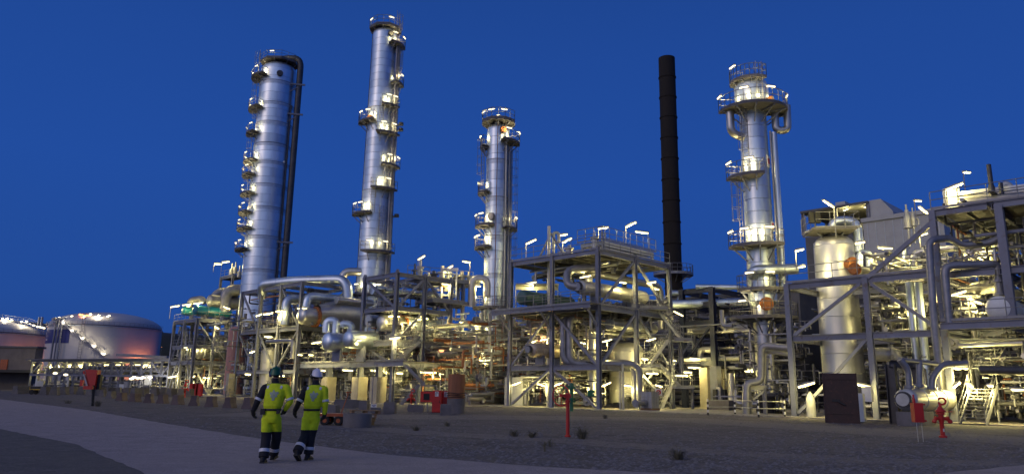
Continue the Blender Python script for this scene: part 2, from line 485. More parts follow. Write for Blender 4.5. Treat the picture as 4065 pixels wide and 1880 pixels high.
# fluorescent lamp: shared meshes
_lb = MB(); _lb.box((0, 0, .06), (1.24, .17, .07)); _lb.box((0, 0, .11), (.5, .1, .05)); _h = _lb.build('housing', 'lamphouse'); HOUSE = _h.data; bpy.data.objects.remove(_h)
_lb = MB(); _lb.tube([(-.58, 0, -.015), (.58, 0, -.015)], .066, 8); _h = _lb.build('tube', 'lamp'); TUBE = _h.data; bpy.data.objects.remove(_h)
for _n in ('housing', 'tube'): ORG.pop(_n, None)
def fluo(label, A, B, w=1.0, pole=None, group='fluorescent lamps', cat='lamp', fat=1.0, down=.35):
    """A, B: ends of the lit tube; pole: bottom height of its pole under end A or B ('a'/'b', z)"""
    A, B = Vector(A), Vector(B); c = (A + B) / 2; d = B - A; L = max(.5, d.length)
    t = bpy.data.objects.new('fluorescent_lamp', None); COL.objects.link(t); t.empty_display_size = .2
    x = d.normalized(); y = ZD.cross(x).normalized(); z = x.cross(y)
    base = Vector(c)
    if pole: base = Vector((A.x if pole[0] == 'a' else B.x, A.y if pole[0] == 'a' else B.y, pole[1]))
    t.location = base; ORG[t.name] = base
    tag(t, label, cat, group)
    rot = Matrix((x, y, z)).transposed().to_4x4()
    for nm, me in (('housing', HOUSE), ('tube', TUBE)):
        o = bpy.data.objects.new(nm, me); COL.objects.link(o); o.parent = t
        o.matrix_local = Matrix.Translation(c - base) @ rot @ Matrix.Diagonal((L / 1.2, fat, fat, 1))
    if pole:
        e = A if pole[0] == 'a' else B
        mb = MB(); mb.tube([Vector((e.x, e.y, pole[1])), e + ZD * .1, e + d.normalized() * (.15 if pole[0] == 'a' else -.15) + ZD * .14], .035, 6, .1); mb.build('pole', 'rail', t)
    if w: glow(c - ZD * down, LW * w, t)
    return t
def lamps(where, Y, tile, lst, w=1.0, dirn=None, fat=1.0):
    """lst: (x0,y0,x1,y1[,pole end, pole bottom row]) in the tile's pixels, left to right"""
    n = len(lst)
    for i, e in enumerate(lst):
        y = Y[i] if isinstance(Y, (list, tuple)) else Y
        a, b = tile(e[0], e[1]), tile(e[2], e[3]); mx = ((a[0] + b[0]) / 2, (a[1] + b[1]) / 2)
        c = at(*mx, y)
        # the lamps are set along the grid: those rising to the right (seen) run along u, the others along v
        g = UD if (b[1] - a[1]) < -3 else VD
        s0, s1 = col_s(c, g, a[0]), col_s(c, g, b[0])
        A, B = c + g * s0, c + g * s1
        A.z, B.z = zat(A, a[1]), zat(B, b[1])
        pole = None
        if len(e) > 4:
            q = A if e[4] == 'a' else B
            pole = (e[4], zat(q, tile(0, e[5])[1]))
        lab = (nth(i, n) + ' lit fluorescent lamp ' + ('from the left ' if 0 < i < n - 1 else '') + where) if n > 1 else ('lit fluorescent lamp ' + where)
        fluo(lab, A, B, w, pole, fat=fat)

# flood lights on the columns' platforms share one mesh
_lb = MB(); _lb.box((0, 0, 0), (.78, .14, .14)); _lb.mi = 1; _lb.tube([(-.34, -.06, -.05), (.34, -.06, -.05)], .06, 8); _h = _lb.build('floodlight', ['lamphouse', 'lampw']); FLOOD = _h.data; bpy.data.objects.remove(_h)

def col_platform(t, c, Rr, z, a0, a1, w=1.0, lampa=(), lw=.35, h=1.15):
    """platform round part of a column; angles in degrees, 270 faces the camera, 180 is its left"""
    if callable(Rr): Rr = Rr(z)
    A0, A1 = R(a0), R(a1); n = max(4, int((a1 - a0) / 12)); c = Vector((c[0], c[1], 0))
    mb = MB(); mb.lathe([(Rr + .01, z - .1), (Rr + w, z - .1), (Rr + w, z + .12), (Rr + w - .03, z + .12), (Rr + w - .03, z), (Rr + .01, z)], c, ZD, n, A0, A1, smooth=False)
    p = mb.build('platform', 'deck', t)
    P = lambda a, r: c + Vector((math.cos(a), math.sin(a), 0)) * r
    rl = MB(); pts = [P(A0, Rr + .1) + ZD * z] + [P(A0 + (A1 - A0) * i / n, Rr + w - .03) + ZD * z for i in range(n + 1)] + [P(A1, Rr + .1) + ZD * z]
    railing(rl, pts, h, 1.1); rl.build('railing', 'rail', p)
    br = MB(); k = max(2, int((a1 - a0) / 35))
    for i in range(k + 1):
        a = A0 + (A1 - A0) * (i + .5) / (k + 1)
        br.bar(P(a, Rr) + ZD * (z - 1.1), P(a, Rr + w * .85) + ZD * (z - .14), .07, .09); br.bar(P(a, Rr) + ZD * (z - .18), P(a, Rr + w * .95) + ZD * (z - .18), .09, .14)
    br.build('bracket', 'steel', p)
    for a in lampa:
        a = R(a); q = P(a, Rr + w - .05) + ZD * (z + 1.3)
        o = bpy.data.objects.new('floodlight', FLOOD); COL.objects.link(o); o.parent = p
        o.location = q - ORG[p.name]; o.rotation_euler = (R(20), 0, a + R(90) + math.pi * 0)
        glow(P(a, Rr + w * .7) + ZD * (z + 1.2), LW * lw, t, (1, .82, .38))
    return p

def column(name, label, c, r, z0, z1, ring=1.2, m='clad', bands=(), n=40, top='dome', skirt=None, rt=None):
    c = Vector((c[0], c[1], 0)); t = thing(name, label, 'column', c + ZD * 0); rt = rt or r
    rad = lambda z: r + (rt - r) * max(0, min(1, (z - z0) / (z1 - z0)))
    k = max(1, round((z1 - z0) / ring)); hgt = (z1 - z0) / k
    mb = MB(); mb.lathe([(r - .035, 0), (r, .015), (r, hgt - .03), (r - .035, hgt - .012)], c + ZD * z0, ZD, n)
    first = mb.build('cladding_ring', m, t)
    for i in range(1, k):
        o = link_copy(first, t); o.location.z = first.location.z + hgt * i; q = rad(z0 + hgt * (i + .5)) / r; o.scale = (q, q, 1); o.rotation_euler.z = rnd.uniform(0, 6)
    core = MB(); core.lathe([(r - .05, z0), (rt - .05, z1 - .02)], c, ZD, n); core.build('shell', 'band', t)
    if top == 'dome':
        d = MB(); d.lathe([(rt, z1 - .005), (rt * .98, z1 + rt * .18), (rt * .85, z1 + rt * .36), (rt * .6, z1 + rt * .5), (rt * .3, z1 + rt * .57), (0, z1 + rt * .6)], c, ZD, n); d.build('head', m, t)
    for zb in bands:
        q = rad(zb) + .012
        d = MB(); d.lathe([(q + .001, zb - .26), (q + .02, zb - .25), (q + .02, zb + .2)], c, ZD, n); d.build('band', 'band', t)
        d = MB(); d.lathe([(q + .001, zb + .2), (q + .05, zb + .21), (q + .05, zb + .27), (q + .001, zb + .28)], c, ZD, n); d.build('stiffening_ring', 'steel', t)
    if skirt:
        d = MB(); d.lathe([(skirt, 0), (skirt, z0 - .3), (r - .02, z0 + .02)], c, ZD, n); d.build('skirt', m, t)
    return t

def top_platform(t, c, z, Ro, lampa, lw=.5):
    """eight sided platform over a column's head"""
    c = Vector((c[0], c[1], 0)); P = lambda a, r_: c + Vector((math.cos(R(a)), math.sin(R(a)), 0)) * r_
    mb = MB(); mb.lathe([(0, z - .05), (Ro, z - .22), (Ro, z + .12), (Ro - .03, z + .12), (Ro - .03, z), (0, z)], c, ZD, 8, R(22.5), R(382.5), smooth=False); p = mb.build('platform', 'deck', t)
    rl = MB(); railing(rl, [P(22.5 + 45 * i, Ro - .03) + ZD * z for i in range(9)], 1.15, 1.0); rl.build('railing', 'rail', p)
    mb = MB(); mb.tube([c + ZD * (z - 1.2), c + ZD * (z + .9)], .3, 12); mb.tube([P(250, .7) + ZD * (z - 1.3), P(250, .7) + ZD * (z + .1)], .2, 10); mb.build('neck', 'clad2', p)
    br = MB()
    for i in range(8): br.bar(P(45 * i, Ro * .5) + ZD * (z - 1.0), P(45 * i, Ro * .95) + ZD * (z - .2), .09, .09)
    br.build('bracket', 'steel', p)
    for a in lampa:
        o = bpy.data.objects.new('floodlight', FLOOD); COL.objects.link(o); o.parent = p; o.location = P(a, Ro - .15) + ZD * (z + 1.0) - ORG[p.name]; o.rotation_euler = (R(20), 0, R(a + 90))
        glow(P(a, Ro - .4) + ZD * (z + 1.1), LW * lw, t, (1, .82, .38))
    return p

def manhole(t, c, Rr, z, ang, r=.4, m='rust', proud=.35):
    if callable(Rr): Rr = Rr(z)
    a = R(ang); d = Vector((math.cos(a), math.sin(a), 0)); p = Vector((c[0], c[1], z)) + d * Rr
    mb = MB(); mb.lathe([(r * .8, -.2), (r * .8, proud)], p, d, 18); mb.flange(p + d * proud, d, r, .14, 14, 22); mb.disc(p + d * (proud + .1), d, r * .85, .06, 20)
    return mb.build('manhole', m, t)

def tangle(label, C, us, vs, z0, z1, n, seed, mats=('pipe', 'pipelt', 'clad2', 'pipedark', 'steel2', 'steel'), rmax=.2, name='pipework', levels=None, clear=()):
    """dense small pipework, trays and valves that nobody could count"""
    g = random.Random(seed); C = Vector((C[0], C[1], 0)); mb = MB()
    u0, u1 = us; v0, v1 = vs
    rad = [.04, .05, .06, .08, .1, .13, .17, .22]
    rad = [r for r in rad if r <= rmax]
    def blocked(*ps):                    # keep the big vessels in view
        for (x0, x1, y0, y1, Y) in clear:
            for a, b in zip(ps[:-1], ps[1:]):
                for k in range(7):
                    q = a.lerp(b, k / 6)
                    if q.y < Y:
                        px, py = proj(q)
                        if x0 < px < x1 and y0 < py < y1: return True
        return False
    for i in range(n):
        mb.mi = g.choices(range(len(mats)), [3, 1.3, 2, 3.2, 1.3, 2, 1, 1][:len(mats)])[0]
        r = g.choice(rad); k = g.random()
        u, v, z = g.uniform(u0, u1), g.uniform(v0, v1), g.uniform(z0, z1)
        if levels and g.random() < .6: z = min(z1, max(z0, g.choice(levels) + g.uniform(-.5, .25)))
        p = C + UD * u + VD * v + ZD * z
        if k < .32:
            L = g.uniform(1.2, (u1 - u0) * .8); e = max(u0, min(u1, u + g.choice((-1, 1)) * L)); q = C + UD * e + VD * v + ZD * z
            path = [p, q]
            if g.random() < .5: path.append(q + ZD * g.uniform(-1.8, 1.6))
            if not blocked(*path): mb.tube(path, r, 6, r * 2.5)
        elif k < .56:
            L = g.uniform(1.2, (v1 - v0) * .8); e = max(v0, min(v1, v + g.choice((-1, 1)) * L)); q = C + UD * u + VD * e + ZD * z
            path = [p, q]
            if g.random() < .5: path.append(q + ZD * g.uniform(-1.8, 1.6))
            if not blocked(*path): mb.tube(path, r, 6, r * 2.5)
        elif k < .78:
            zz = max(z0, z - g.uniform(.8, 3.2)); path = [C + UD * u + VD * v + ZD * zz, p, p + (UD if g.random() < .5 else VD) * g.uniform(-1, 1)]
            if not blocked(*path): mb.tube(path, r, 6, r * 2)
        elif blocked(p - UD, p + UD): continue
        elif k < .90:                     # valve with handwheel
            d = UD if g.random() < .5 else VD; r2 = r * 1.4 + .04
            mb.tube([p - d * .5, p + d * .5], r2 * .6, 6); mb.disc(p - d * .22, d, r2 * 1.5, .07, 8); mb.disc(p + d * .22, d, r2 * 1.5, .07, 8)
            mb.tube([p, p + ZD * (.35 + r2)], .035, 5); mb.disc(p + ZD * (.38 + r2), ZD, .2, .03, 10)
        elif k < .955:                    # cable tray / bracket
            d, e = (UD, VD) if g.random() < .5 else (VD, UD); L = g.uniform(1.5, 4)
            mb.bar(p - d * L / 2, p + d * L / 2, .3, .05); mb.bar(p - d * L / 2 + e * .16 + ZD * .04, p + d * L / 2 + e * .16 + ZD * .04, .02, .1)
        else:                             # instrument box
            mb.gbox(p, (g.uniform(.25, .6), g.uniform(.2, .4), g.uniform(.3, .8)))
    o = mb.build(name, list(mats)); return tag(o, label, 'pipework', None, 'stuff')
# ------------------------------------------------------------------ ground, road, slab, hill
def gp(px, Y, z=0.0):
    P = Vector((0, Y, z)); return P + XD * col_s(P, XD, px)

def ground_mat(name, c1, c2, c3, s1, bump, bs, rough=.9):
    m = bpy.data.materials.new(name); m.use_nodes = True; N, L = m.node_tree.nodes, m.node_tree.links
    b = N['Principled BSDF']; b.inputs['Roughness'].default_value = rough
    tcn = N.new('ShaderNodeTexCoord')
    a = N.new('ShaderNodeTexNoise'); a.inputs['Scale'].default_value = s1; a.inputs['Detail'].default_value = 10; a.inputs['Roughness'].default_value = .7
    r = N.new('ShaderNodeValToRGB'); r.color_ramp.elements[0].position = .35; r.color_ramp.elements[1].position = .66
    r.color_ramp.elements[0].color = (*c1, 1); r.color_ramp.elements[1].color = (*c2, 1)
    v = N.new('ShaderNodeTexVoronoi'); v.inputs['Scale'].default_value = bs
    mx = N.new('ShaderNodeMixRGB'); mx.blend_type = 'MULTIPLY'; mx.inputs[0].default_value = .75
    r2 = N.new('ShaderNodeValToRGB'); r2.color_ramp.elements[0].color = (.35, .35, .35, 1); r2.color_ramp.elements[1].color = (1.5, 1.5, 1.5, 1)
    L.new(tcn.outputs['Object'], a.inputs['Vector']); L.new(tcn.outputs['Object'], v.inputs['Vector'])
    L.new(a.outputs[0], r.inputs[0]); L.new(v.outputs['Color'], r2.inputs[0])
    L.new(r.outputs[0], mx.inputs[1]); L.new(r2.outputs[0], mx.inputs[2])
    # big worn patches
    p = N.new('ShaderNodeTexNoise'); p.inputs['Scale'].default_value = .09; p.inputs['Detail'].default_value = 5
    mp = N.new('ShaderNodeMapping'); mp.inputs['Scale'].default_value = (1, 2.6, 1); mp.inputs['Rotation'].default_value = (0, 0, R(20))
    L.new(tcn.outputs['Object'], mp.inputs[0]); L.new(mp.outputs[0], p.inputs['Vector'])
    pr = N.new('ShaderNodeValToRGB'); pr.color_ramp.elements[0].position = .45; pr.color_ramp.elements[1].position = .6
    L.new(p.outputs[0], pr.inputs[0])
    m2 = N.new('ShaderNodeMixRGB'); m2.inputs[2].default_value = (*c3, 1)
    mul = N.new('ShaderNodeMath'); mul.operation = 'MULTIPLY'; mul.inputs[1].default_value = .55
    L.new(pr.outputs[0], mul.inputs[0]); L.new(mul.outputs[0], m2.inputs[0])
    L.new(mx.outputs[0], m2.inputs[1]); L.new(m2.outputs[0], b.inputs['Base Color'])
    bp = N.new('ShaderNodeBump'); bp.inputs['Strength'].default_value = bump; bp.inputs['Distance'].default_value = .06
    L.new(v.outputs['Distance'], bp.inputs['Height']); L.new(bp.outputs[0], b.inputs['Normal'])
    return m
M['gravel'] = ground_mat('gravel', (.062, .052, .048), (.15, .126, .114), (.115, .098, .088), .8, .9, 9)
M['dirt'] = ground_mat('packed dirt', (.12, .102, .09), (.19, .16, .14), (.15, .13, .116), 1.2, .35, 14)
M['road'] = ground_mat('pale road surface', (.23, .195, .19), (.34, .29, .28), (.275, .235, .23), 1.5, .2, 40)
M['asphalt'] = ground_mat('old asphalt', (.07, .064, .058), (.13, .118, .105), (.10, .09, .08), 2.0, .3, 30)
M['slab'] = ground_mat('plant slab concrete', (.24, .22, .19), (.36, .33, .28), (.30, .27, .23), .7, .1, 3)
M['hill'] = mat('dark wooded hill', (.018, .022, .014), .95, 0, .5, .03)

def sheet(name, pts, z, m, h=0.0):
    mb = MB(); n = len(pts)
    mb.add([(p[0], p[1], z) for p in pts], [tuple(range(n))]); return struct(name, mb, m)
g = MB(); g.add([(-4000, -200, 0), (4000, -200, 0), (4000, 6000, 0), (-4000, 6000, 0)], [(0, 1, 2, 3)]); struct('gravel_ground', g, 'gravel')

def jag(pts, amp, step, seed):              # roughen an edge
    g_ = random.Random(seed); out = []
    for a, b in zip(pts[:-1], pts[1:]):
        a, b = Vector(a), Vector(b); k = max(1, int((b - a).length / step)); nrm = (b - a).cross(ZD).normalized()
        for i in range(k): out.append(a + (b - a) * i / k + nrm * g_.uniform(-amp, amp))
    out.append(Vector(pts[-1])); return out
far_edge = [gnd(-700, 1549), gnd(0, 1583), gnd(345, 1626), gnd(700, 1687), gnd(1050, 1743), gnd(1500, 1800), gnd(2000, 1841), gnd(2550, 1874), gnd(3100, 1897), gnd(3600, 1893), gnd(4065, 1844), gnd(4700, 1790)]
near_edge = [gnd(-700, 1607), gnd(0, 1702), gnd(300, 1762), gnd(580, 1880), Vector((-5, 9, 0)), Vector((-3, 3, 0)), Vector((-2, -20, 0))]
fe = jag(far_edge, .05, .6, 1); ne = jag(near_edge, .035, .5, 2)
sheet('road', fe + [Vector((40, -20, 0))] + ne[::-1], .008, 'road')
sheet('asphalt_apron', ne + [Vector((-80, -20, 0)), Vector((-120, 40, 0))], .004, 'asphalt')
def strip(name, pix, w0, w1, z, seed):
    c = [gnd(*p) for p in pix]; L_, R_ = [], []
    for i, p in enumerate(c):
        d = (c[min(i + 1, len(c) - 1)] - c[max(0, i - 1)]).normalized(); nn = d.cross(ZD); w = w0 + (w1 - w0) * i / (len(c) - 1)
        L_.append(p + nn * w / 2); R_.append(p - nn * w / 2)
    sheet(name, jag(L_, .12, .7, seed) + jag(R_[::-1], .12, .7, seed + 1), z, 'dirt')
strip('dirt_track', [(900, 1640), (1500, 1651), (2100, 1656), (2700, 1662), (3300, 1700), (4400, 1770)], 7, 5, .004, 5)
strip('dirt_track', [(1000, 1665), (1700, 1718), (2250, 1748), (2700, 1783), (3336, 1822), (4065, 1842)], 2.0, 1.6, .0045, 9)

BC = gp(2379, 62); BC.z = 0
def bl(u, v, z=0): return BC + UD * u + VD * v + ZD * z
s = MB(); s.gbox(bl(-24, 29.4, .03), (72, 61.2, .06)); s.gbox(bl(60, 26.5, .03), (95.99, 67, .06)); struct('plant_slab', s, 'slab')

# hill far off behind the tanks
h = MB(); nx, gseed = 120, random.Random(3)
ph = [(gseed.uniform(.002, .02), gseed.uniform(0, 6), gseed.uniform(1, 5)) for _ in range(9)]
vs, fs = [], []
for i in range(nx + 1):
    x = -1500 + 2800 * i / nx
    top = 70 + sum(a * math.sin(f * x + p) for f, p, a in ph) + gseed.uniform(-.8, .8) + max(0, (-x - 250)) * .02
    for j, (yy, k) in enumerate(((1000, 0), (1040, .55), (1100, .9), (1180, 1.0), (1500, .9))): vs.append((x, yy, -1 if k == 0 else top * k + gseed.uniform(-.6, .6)))
for i in range(nx):
    for j in range(4): a = i * 5 + j; fs.append((a, a + 5, a + 6, a + 1))
h.add(vs, fs, True); struct('hill', h, 'hill')

# ------------------------------------------------------------------ storage tanks, far left
def tank(label, c, r, H, roof):
    t = thing('storage_tank', label, 'storage tank', c)
    n = 72; rows = 6; hh = H / rows
    mb = MB(); mb.lathe([(r - .03, 0), (r, .02), (r, hh - .03), (r - .03, hh)], c, ZD, n); first = mb.build('shell_course', 'tank', t)
    for i in range(1, rows): o = link_copy(first, t); o.location.z = hh * i
    mb = MB(); mb.lathe([(r, H), (r + .35, H + .02), (r + .35, H + .25), (r, H + .3)], c, ZD, n); mb.build('wind_girder', 'band', t)
    mb = MB(); k = 8; mb.lathe([(r * math.cos(R(90) * i / k * .999), H + .5 + roof * math.sin(R(90) * i / k)) for i in range(k + 1)], c, ZD, n); mb.build('roof', 'tank', t)
    mb = MB(); railing(mb, [c + Vector((math.cos(R(a)), math.sin(R(a)), 0)) * (r + .5) + ZD * (H + .5) for a in range(170, 371, 5)], 1.1, 3, .04, 4); mb.build('railing', 'rail', t)
    return t
def tank_lamp(t, P, orange=False, w=0.0):
    mb = MB(); mb.tube([P - ZD * 1.6, P - ZD * .2], .06, 5); mb.mi = 1; mb.lathe([(0, -.3), (.34, -.18), (.42, 0), (.34, .18), (0, .3)], P, ZD, 10)
    mb.build('lamp', ['rail', 'lampo' if orange else 'lampw'], t)
    if w: glow(P + ZD * .2 - YD * .8, LW * w, t, (1, .35, .15) if orange else (1, .85, .55), .4)

YT = 235.0
TC = gp(385 + 8, YT + 17); TR = (gp(597, YT).x - gp(172, YT).x) / 2 * 1.03
TH = zat(Vector((TC.x, TC.y - TR, 0)), t0(900, 338)[1])
tk = tank('broad pale storage tank with blue panel and diagonal stair', TC, TR, TH, 5.2)
def on_tank(px, py, off=0.0):
    r = ray(px, py); a = r.x ** 2 + r.y ** 2; e = EYE - TC; b = r.x * e.x + r.y * e.y; rad = TR + off
    disc = max(0, b * b - a * (e.x ** 2 + e.y ** 2 - rad ** 2)); k = (-b - math.sqrt(disc)) / a; return EYE + r * k
def tank_patch(x0, x1, y0, y1, off, name, m, nx=10):
    mb = MB(); A = on_tank(*t0(x0, y0), off); B_ = on_tank(*t0(x1, y0), off); zt, zb = A.z, on_tank(*t0((x0 + x1) / 2, y1), off).z
    a0 = math.atan2(A.y - TC.y, A.x - TC.x); a1 = math.atan2(B_.y - TC.y, B_.x - TC.x)
    if a0 > 0: a0 -= 2 * math.pi
    if a1 > 0: a1 -= 2 * math.pi
    vs = []
    for i in range(nx + 1):
        a = a0 + (a1 - a0) * i / nx
        for z in (zb, zt):
            for rr in (TR + off, TR + off + .05): vs.append((TC.x + rr * math.cos(a), TC.y + rr * math.sin(a), z))
    fs = []
    for i in range(nx):
        k = i * 4; fs += [(k + 1, k + 5, k + 7, k + 3), (k + 2, k + 3, k + 7, k + 6), (k, k + 4, k + 5, k + 1)]
    mb.add(vs, fs); return mb.build(name, m, tk)
tank_patch(420, 665, 382, 500, .02, 'blue_panel', 'blue', 16)
tank_patch(428, 436, 402, 474, .1, 'painted_letter', 'white', 2); tank_patch(436, 448, 466, 474, .1, 'painted_letter', 'white', 2)
# diagonal stair with landings
mb = MB(); pts = [on_tank(*t0(x, y), .9) for x, y in ((600, 322), (640, 345), (690, 398), (720, 412), (745, 425), (790, 478), (850, 500), (893, 548), (930, 575), (985, 622))]
for a, b in zip(pts[:-1], pts[1:]):
    mb.bar(a, b, 1.0, .35)
    mb.bar(a + ZD * 1.2, b + ZD * 1.2, .12, .12); mb.tube([a, a + ZD * 1.2], .07, 4)
mb.build('stair', 'steel', tk)
mb = MB()
for x in (500, 530, 560):
    a, b = on_tank(*t0(x + 30, 300), 1.2), on_tank(*t0(x, 640), 1.2); p = Vector((a.x, a.y, 0)); mb.tube([p, p + ZD * (TH + 1.5)], .28 if x != 530 else .2, 6)
a = on_tank(*t0(545, 300), 1.4)
mb.build('riser_pipe', 'steel', tk)
mb = MB(); q = on_tank(*t0(745, 640), .7); q.z = 0
for s_ in (-.5, .5): mb.tube([q + XD * s_, q + XD * s_ + ZD * (TH + 4)], .08, 4)
z = .5
while z < TH + 4: mb.tube([q - XD * .5 + ZD * z, q + XD * .5 + ZD * z], .06, 4); z += .8
mb.build('ladder', 'rail', tk)
mb = MB(); a, b = on_tank(*t0(500, 310), 1.0), on_tank(*t0(740, 290), -4)
a.z = b.z = TH + 1; railing(mb, [a, b], 1.6, 2, .06, 4); mb.bar(a, b, 1.5, .3)
for k in range(14):
    q = a.lerp(b, k / 13); mb.box(q + ZD * rnd.uniform(.4, 1.2), (rnd.uniform(.4, 1.4), .8, rnd.uniform(.4, 1.5)))
mb.build('roof_walkway', 'steel2', tk)
ax_ = at(*t0(740, 250), YT + 5); bx_ = at(*t0(1050, 258), YT + 8)
mb = MB(); mb.bar(ax_ - ZD * 1.2, bx_ - ZD * 1.2, 1.2, .3); railing(mb, [ax_ - ZD * 1.1, bx_ - ZD * 1.1], 1.5, 2, .06, 4); mb.build('roof_walkway', 'steel', tk)
for x, y in ((560, 262), (595, 270), (680, 248), (700, 270), (855, 228), (935, 242), (1018, 252), (1032, 243)): tank_lamp(tk, at(*t0(x, y), YT + 3), False, 4 if x in (595, 935) else 0)
for x, y in ((757, 232), (780, 236), (800, 243), (822, 240), (845, 244), (800, 262)): tank_lamp(tk, at(*t0(x, y), YT + 3), True, 6 if x == 800 and y > 250 else 0)
for x, y in ((600, 318), (683, 392), (783, 466), (893, 540), (985, 614)): tank_lamp(tk, on_tank(*t0(x, y), 1.0) + ZD * .3, False, 1.6)
# sodium mast right of the tank, on the far side of the pipe rack
def sodium(label, P, h, w, down=.5):
    t = thing('sodium_lamp', label, 'lamp', P, 'sodium lamps'); mb = MB(); mb.tube([P, P + ZD * h], .09, 6); mb.build('pole', 'rail', t)
    mb = MB(); mb.lathe([(0, .25), (.3, .2), (.34, .05), (.05, .02)], P + ZD * h, ZD, 10); mb.build('lamp_shade', 'lamphouse', t)
    mb = MB(); mb.lathe([(.26, .04), (.2, -.12), (0, -.16)], P + ZD * h, ZD, 10); mb.build('bulb', 'lampo', t)
    glow(P + ZD * (h - down), w, t, (1, .30, .10), .3); return t
sodium('orange sodium lamp by the right foot of the broad tank', TC + Vector((math.cos(R(-24)), math.sin(R(-24)), 0)) * (TR + 3.2), 7.0, LW * 27)
sodium('lone orange lamp on the dark hillside', gp(t0(1485, 538)[0], 700), zat(gp(t0(1485, 538)[0], 700), t0(0, 538)[1]), 10)

YT2 = 262.0; R2_ = 30.0; c2 = gp(t0(412, 600)[0], YT2) - XD * R2_
sodium('orange sodium lamp in the gap between the two tanks', c2 + Vector((math.cos(R(-20)), math.sin(R(-20)), 0)) * (R2_ + 2.5), 8.0, LW * 16)
tk2 = tank('dim blue grey storage tank cut off by the left edge', c2, R2_, zat(Vector((c2.x, c2.y - R2_ * .8, 0)), t0(200, 385)[1]), 6.0)
for x, y in ((25, 272), (68, 272), (60, 297), (112, 285), (203, 300), (252, 300), (320, 335), (355, 348), (378, 350), (398, 355), (416, 360)): tank_lamp(tk2, at(*t0(x, y), YT2 - 8), False, 5 if x in (68, 252) else 0)
mb = MB(); pp = [at(*t0(x, y), YT2 - 7) for x, y in ((-80, 268), (120, 290), (260, 310), (430, 370))]
for a, b in zip(pp[:-1], pp[1:]): mb.bar(a, b, 1.0, .4); railing(mb, [a, b], 1.5, 2, .06, 4)
for x in (360, 388): a = at(*t0(x, 345), YT2 - 7); mb.tube([a, a + ZD * 3.2], .35, 6)
mb.build('roof_walkway', 'steel', tk2)

# low grey building with orange door at the left edge
P = gp(t0(-60, 780)[0], 150); W = gp(t0(283, 780)[0], 150).x - P.x
bt = thing('grey_shed', 'plain grey shed with an orange door at the left edge', 'shed', P + XD * W / 2)
zt = zat(P, t0(0, 545)[1]); zr = zat(gp(t0(283, 1)[0], 150), t0(0, 550)[1])
mb = MB(); mb.box(P + Vector((W / 2 - 8, 1.2, zt / 2)), (W + 16, 2.4, zt)); mb.build('wall', 'shedwall', bt)
mb = MB(); mb.box(P + Vector((W / 2 - 8, 1.2, zt + .2)), (W + 16.8, 2.9, .35)); mb.build('roof', 'walldark', bt)
d0, d1 = at(*t0(10, 655), 149.9), at(*t0(62, 752), 149.9)
mb = MB(); mb.box(((d0.x + d1.x) / 2, 149.92, (d0.z + d1.z) / 2), (d1.x - d0.x, .2, d0.z - d1.z)); mb.build('door', 'orange', bt)
mb = MB(); a = at(*t0(0, 765), 147); mb.box((P.x + 3, 147.5, a.z), (26, 5, .5)); mb.build('loading_ledge', 'black', bt)

# long pipe rack in front of the tanks
YR = 128.0
ra, rb = gp(t0(268, 800)[0], YR + 12), gp(t0(1600, 800)[0], YR - 4)
rd = (rb - ra); RL = rd.length; rd.normalize(); rn = rd.cross(ZD) * -1
rk = thing('pipe_rack', 'long low steel pipe rack with a thin roof and rows of lamps', 'pipe rack', ra)
zt = (zat(ra, t0(0, 672)[1]) + zat(rb, t0(0, 650)[1])) / 2
mb = MB(); mb.box(ra + rd * RL / 2 + rn * 3 + ZD * (zt + .1), (RL + 2, 7.5, .25), (rd, rn, ZD)); mb.build('roof', 'deck', rk)
n = 15
for i in range(n + 1):
    for w_ in (0, 6):
        p = ra + rd * (RL * i / n) + rn * w_
        MB().ibeam(p, p + ZD * zt, .32, .32).build('post', 'steel', rk)
    if i < n:
        a, b = ra + rd * (RL * (i + .04) / n), ra + rd * (RL * (i + .96) / n); zz = zt * .52
        if i % 2: a, b = b, a
        MB().bar(a + ZD * zz, b + ZD * (zt - .3), .16, .16).build('brace', 'steel', rk)
for zz in (.52, .98):
    for w_ in (-.2, 6): MB().ibeam(ra + rn * w_ + ZD * zt * zz, rb + rn * w_ + ZD * zt * zz, .25, .35).build('beam', 'steel', rk)
mb = MB(); g_ = random.Random(5)
for i in range(34):
    w_, zz, r_ = g_.uniform(.5, 5.5), g_.choice((.56, .6, .72, .78, .9, .3, .2)) * zt + g_.uniform(-.1, .4), g_.choice((.08, .12, .2, .28)); mb.mi = g_.choice((0, 0, 1, 2))
    s0 = g_.uniform(0, .4) * RL; s1 = g_.uniform(.6, 1) * RL
    mb.tube([ra + rd * s0 + rn * w_ + ZD * zz, ra + rd * s1 + rn * w_ + ZD * zz], r_, 6)
for i in range(60):
    w_, s0 = g_.uniform(.5, 5.5), g_.uniform(0, 1) * RL; mb.mi = g_.choice((0, 1, 2)); z0 = g_.uniform(0, .3) * zt
    mb.tube([ra + rd * s0 + rn * w_ + ZD * z0, ra + rd * s0 + rn * w_ + ZD * (z0 + g_.uniform(.2, .6) * zt)], g_.choice((.06, .1, .16)), 6)
for i in range(50):
    w_, s0 = g_.uniform(-.3, 5), g_.uniform(0, 1) * RL; mb.mi = g_.choice((0, 1, 2)); mb.box(ra + rd * s0 + rn * w_ + ZD * g_.uniform(.3, 1.4), (g_.uniform(.3, 1.4), .6, g_.uniform(.4, 1.6)))
tag(mb.build('rack_pipework', ['pipe', 'pipelt', 'clad2'], rk), None, None, None, 'stuff')
rl_ = [(275, 690), (432, 690), (518, 688), (618, 686), (722, 686), (837, 683), (962, 680), (1098, 678), (1262, 672), (1372, 678), (1400, 678)]
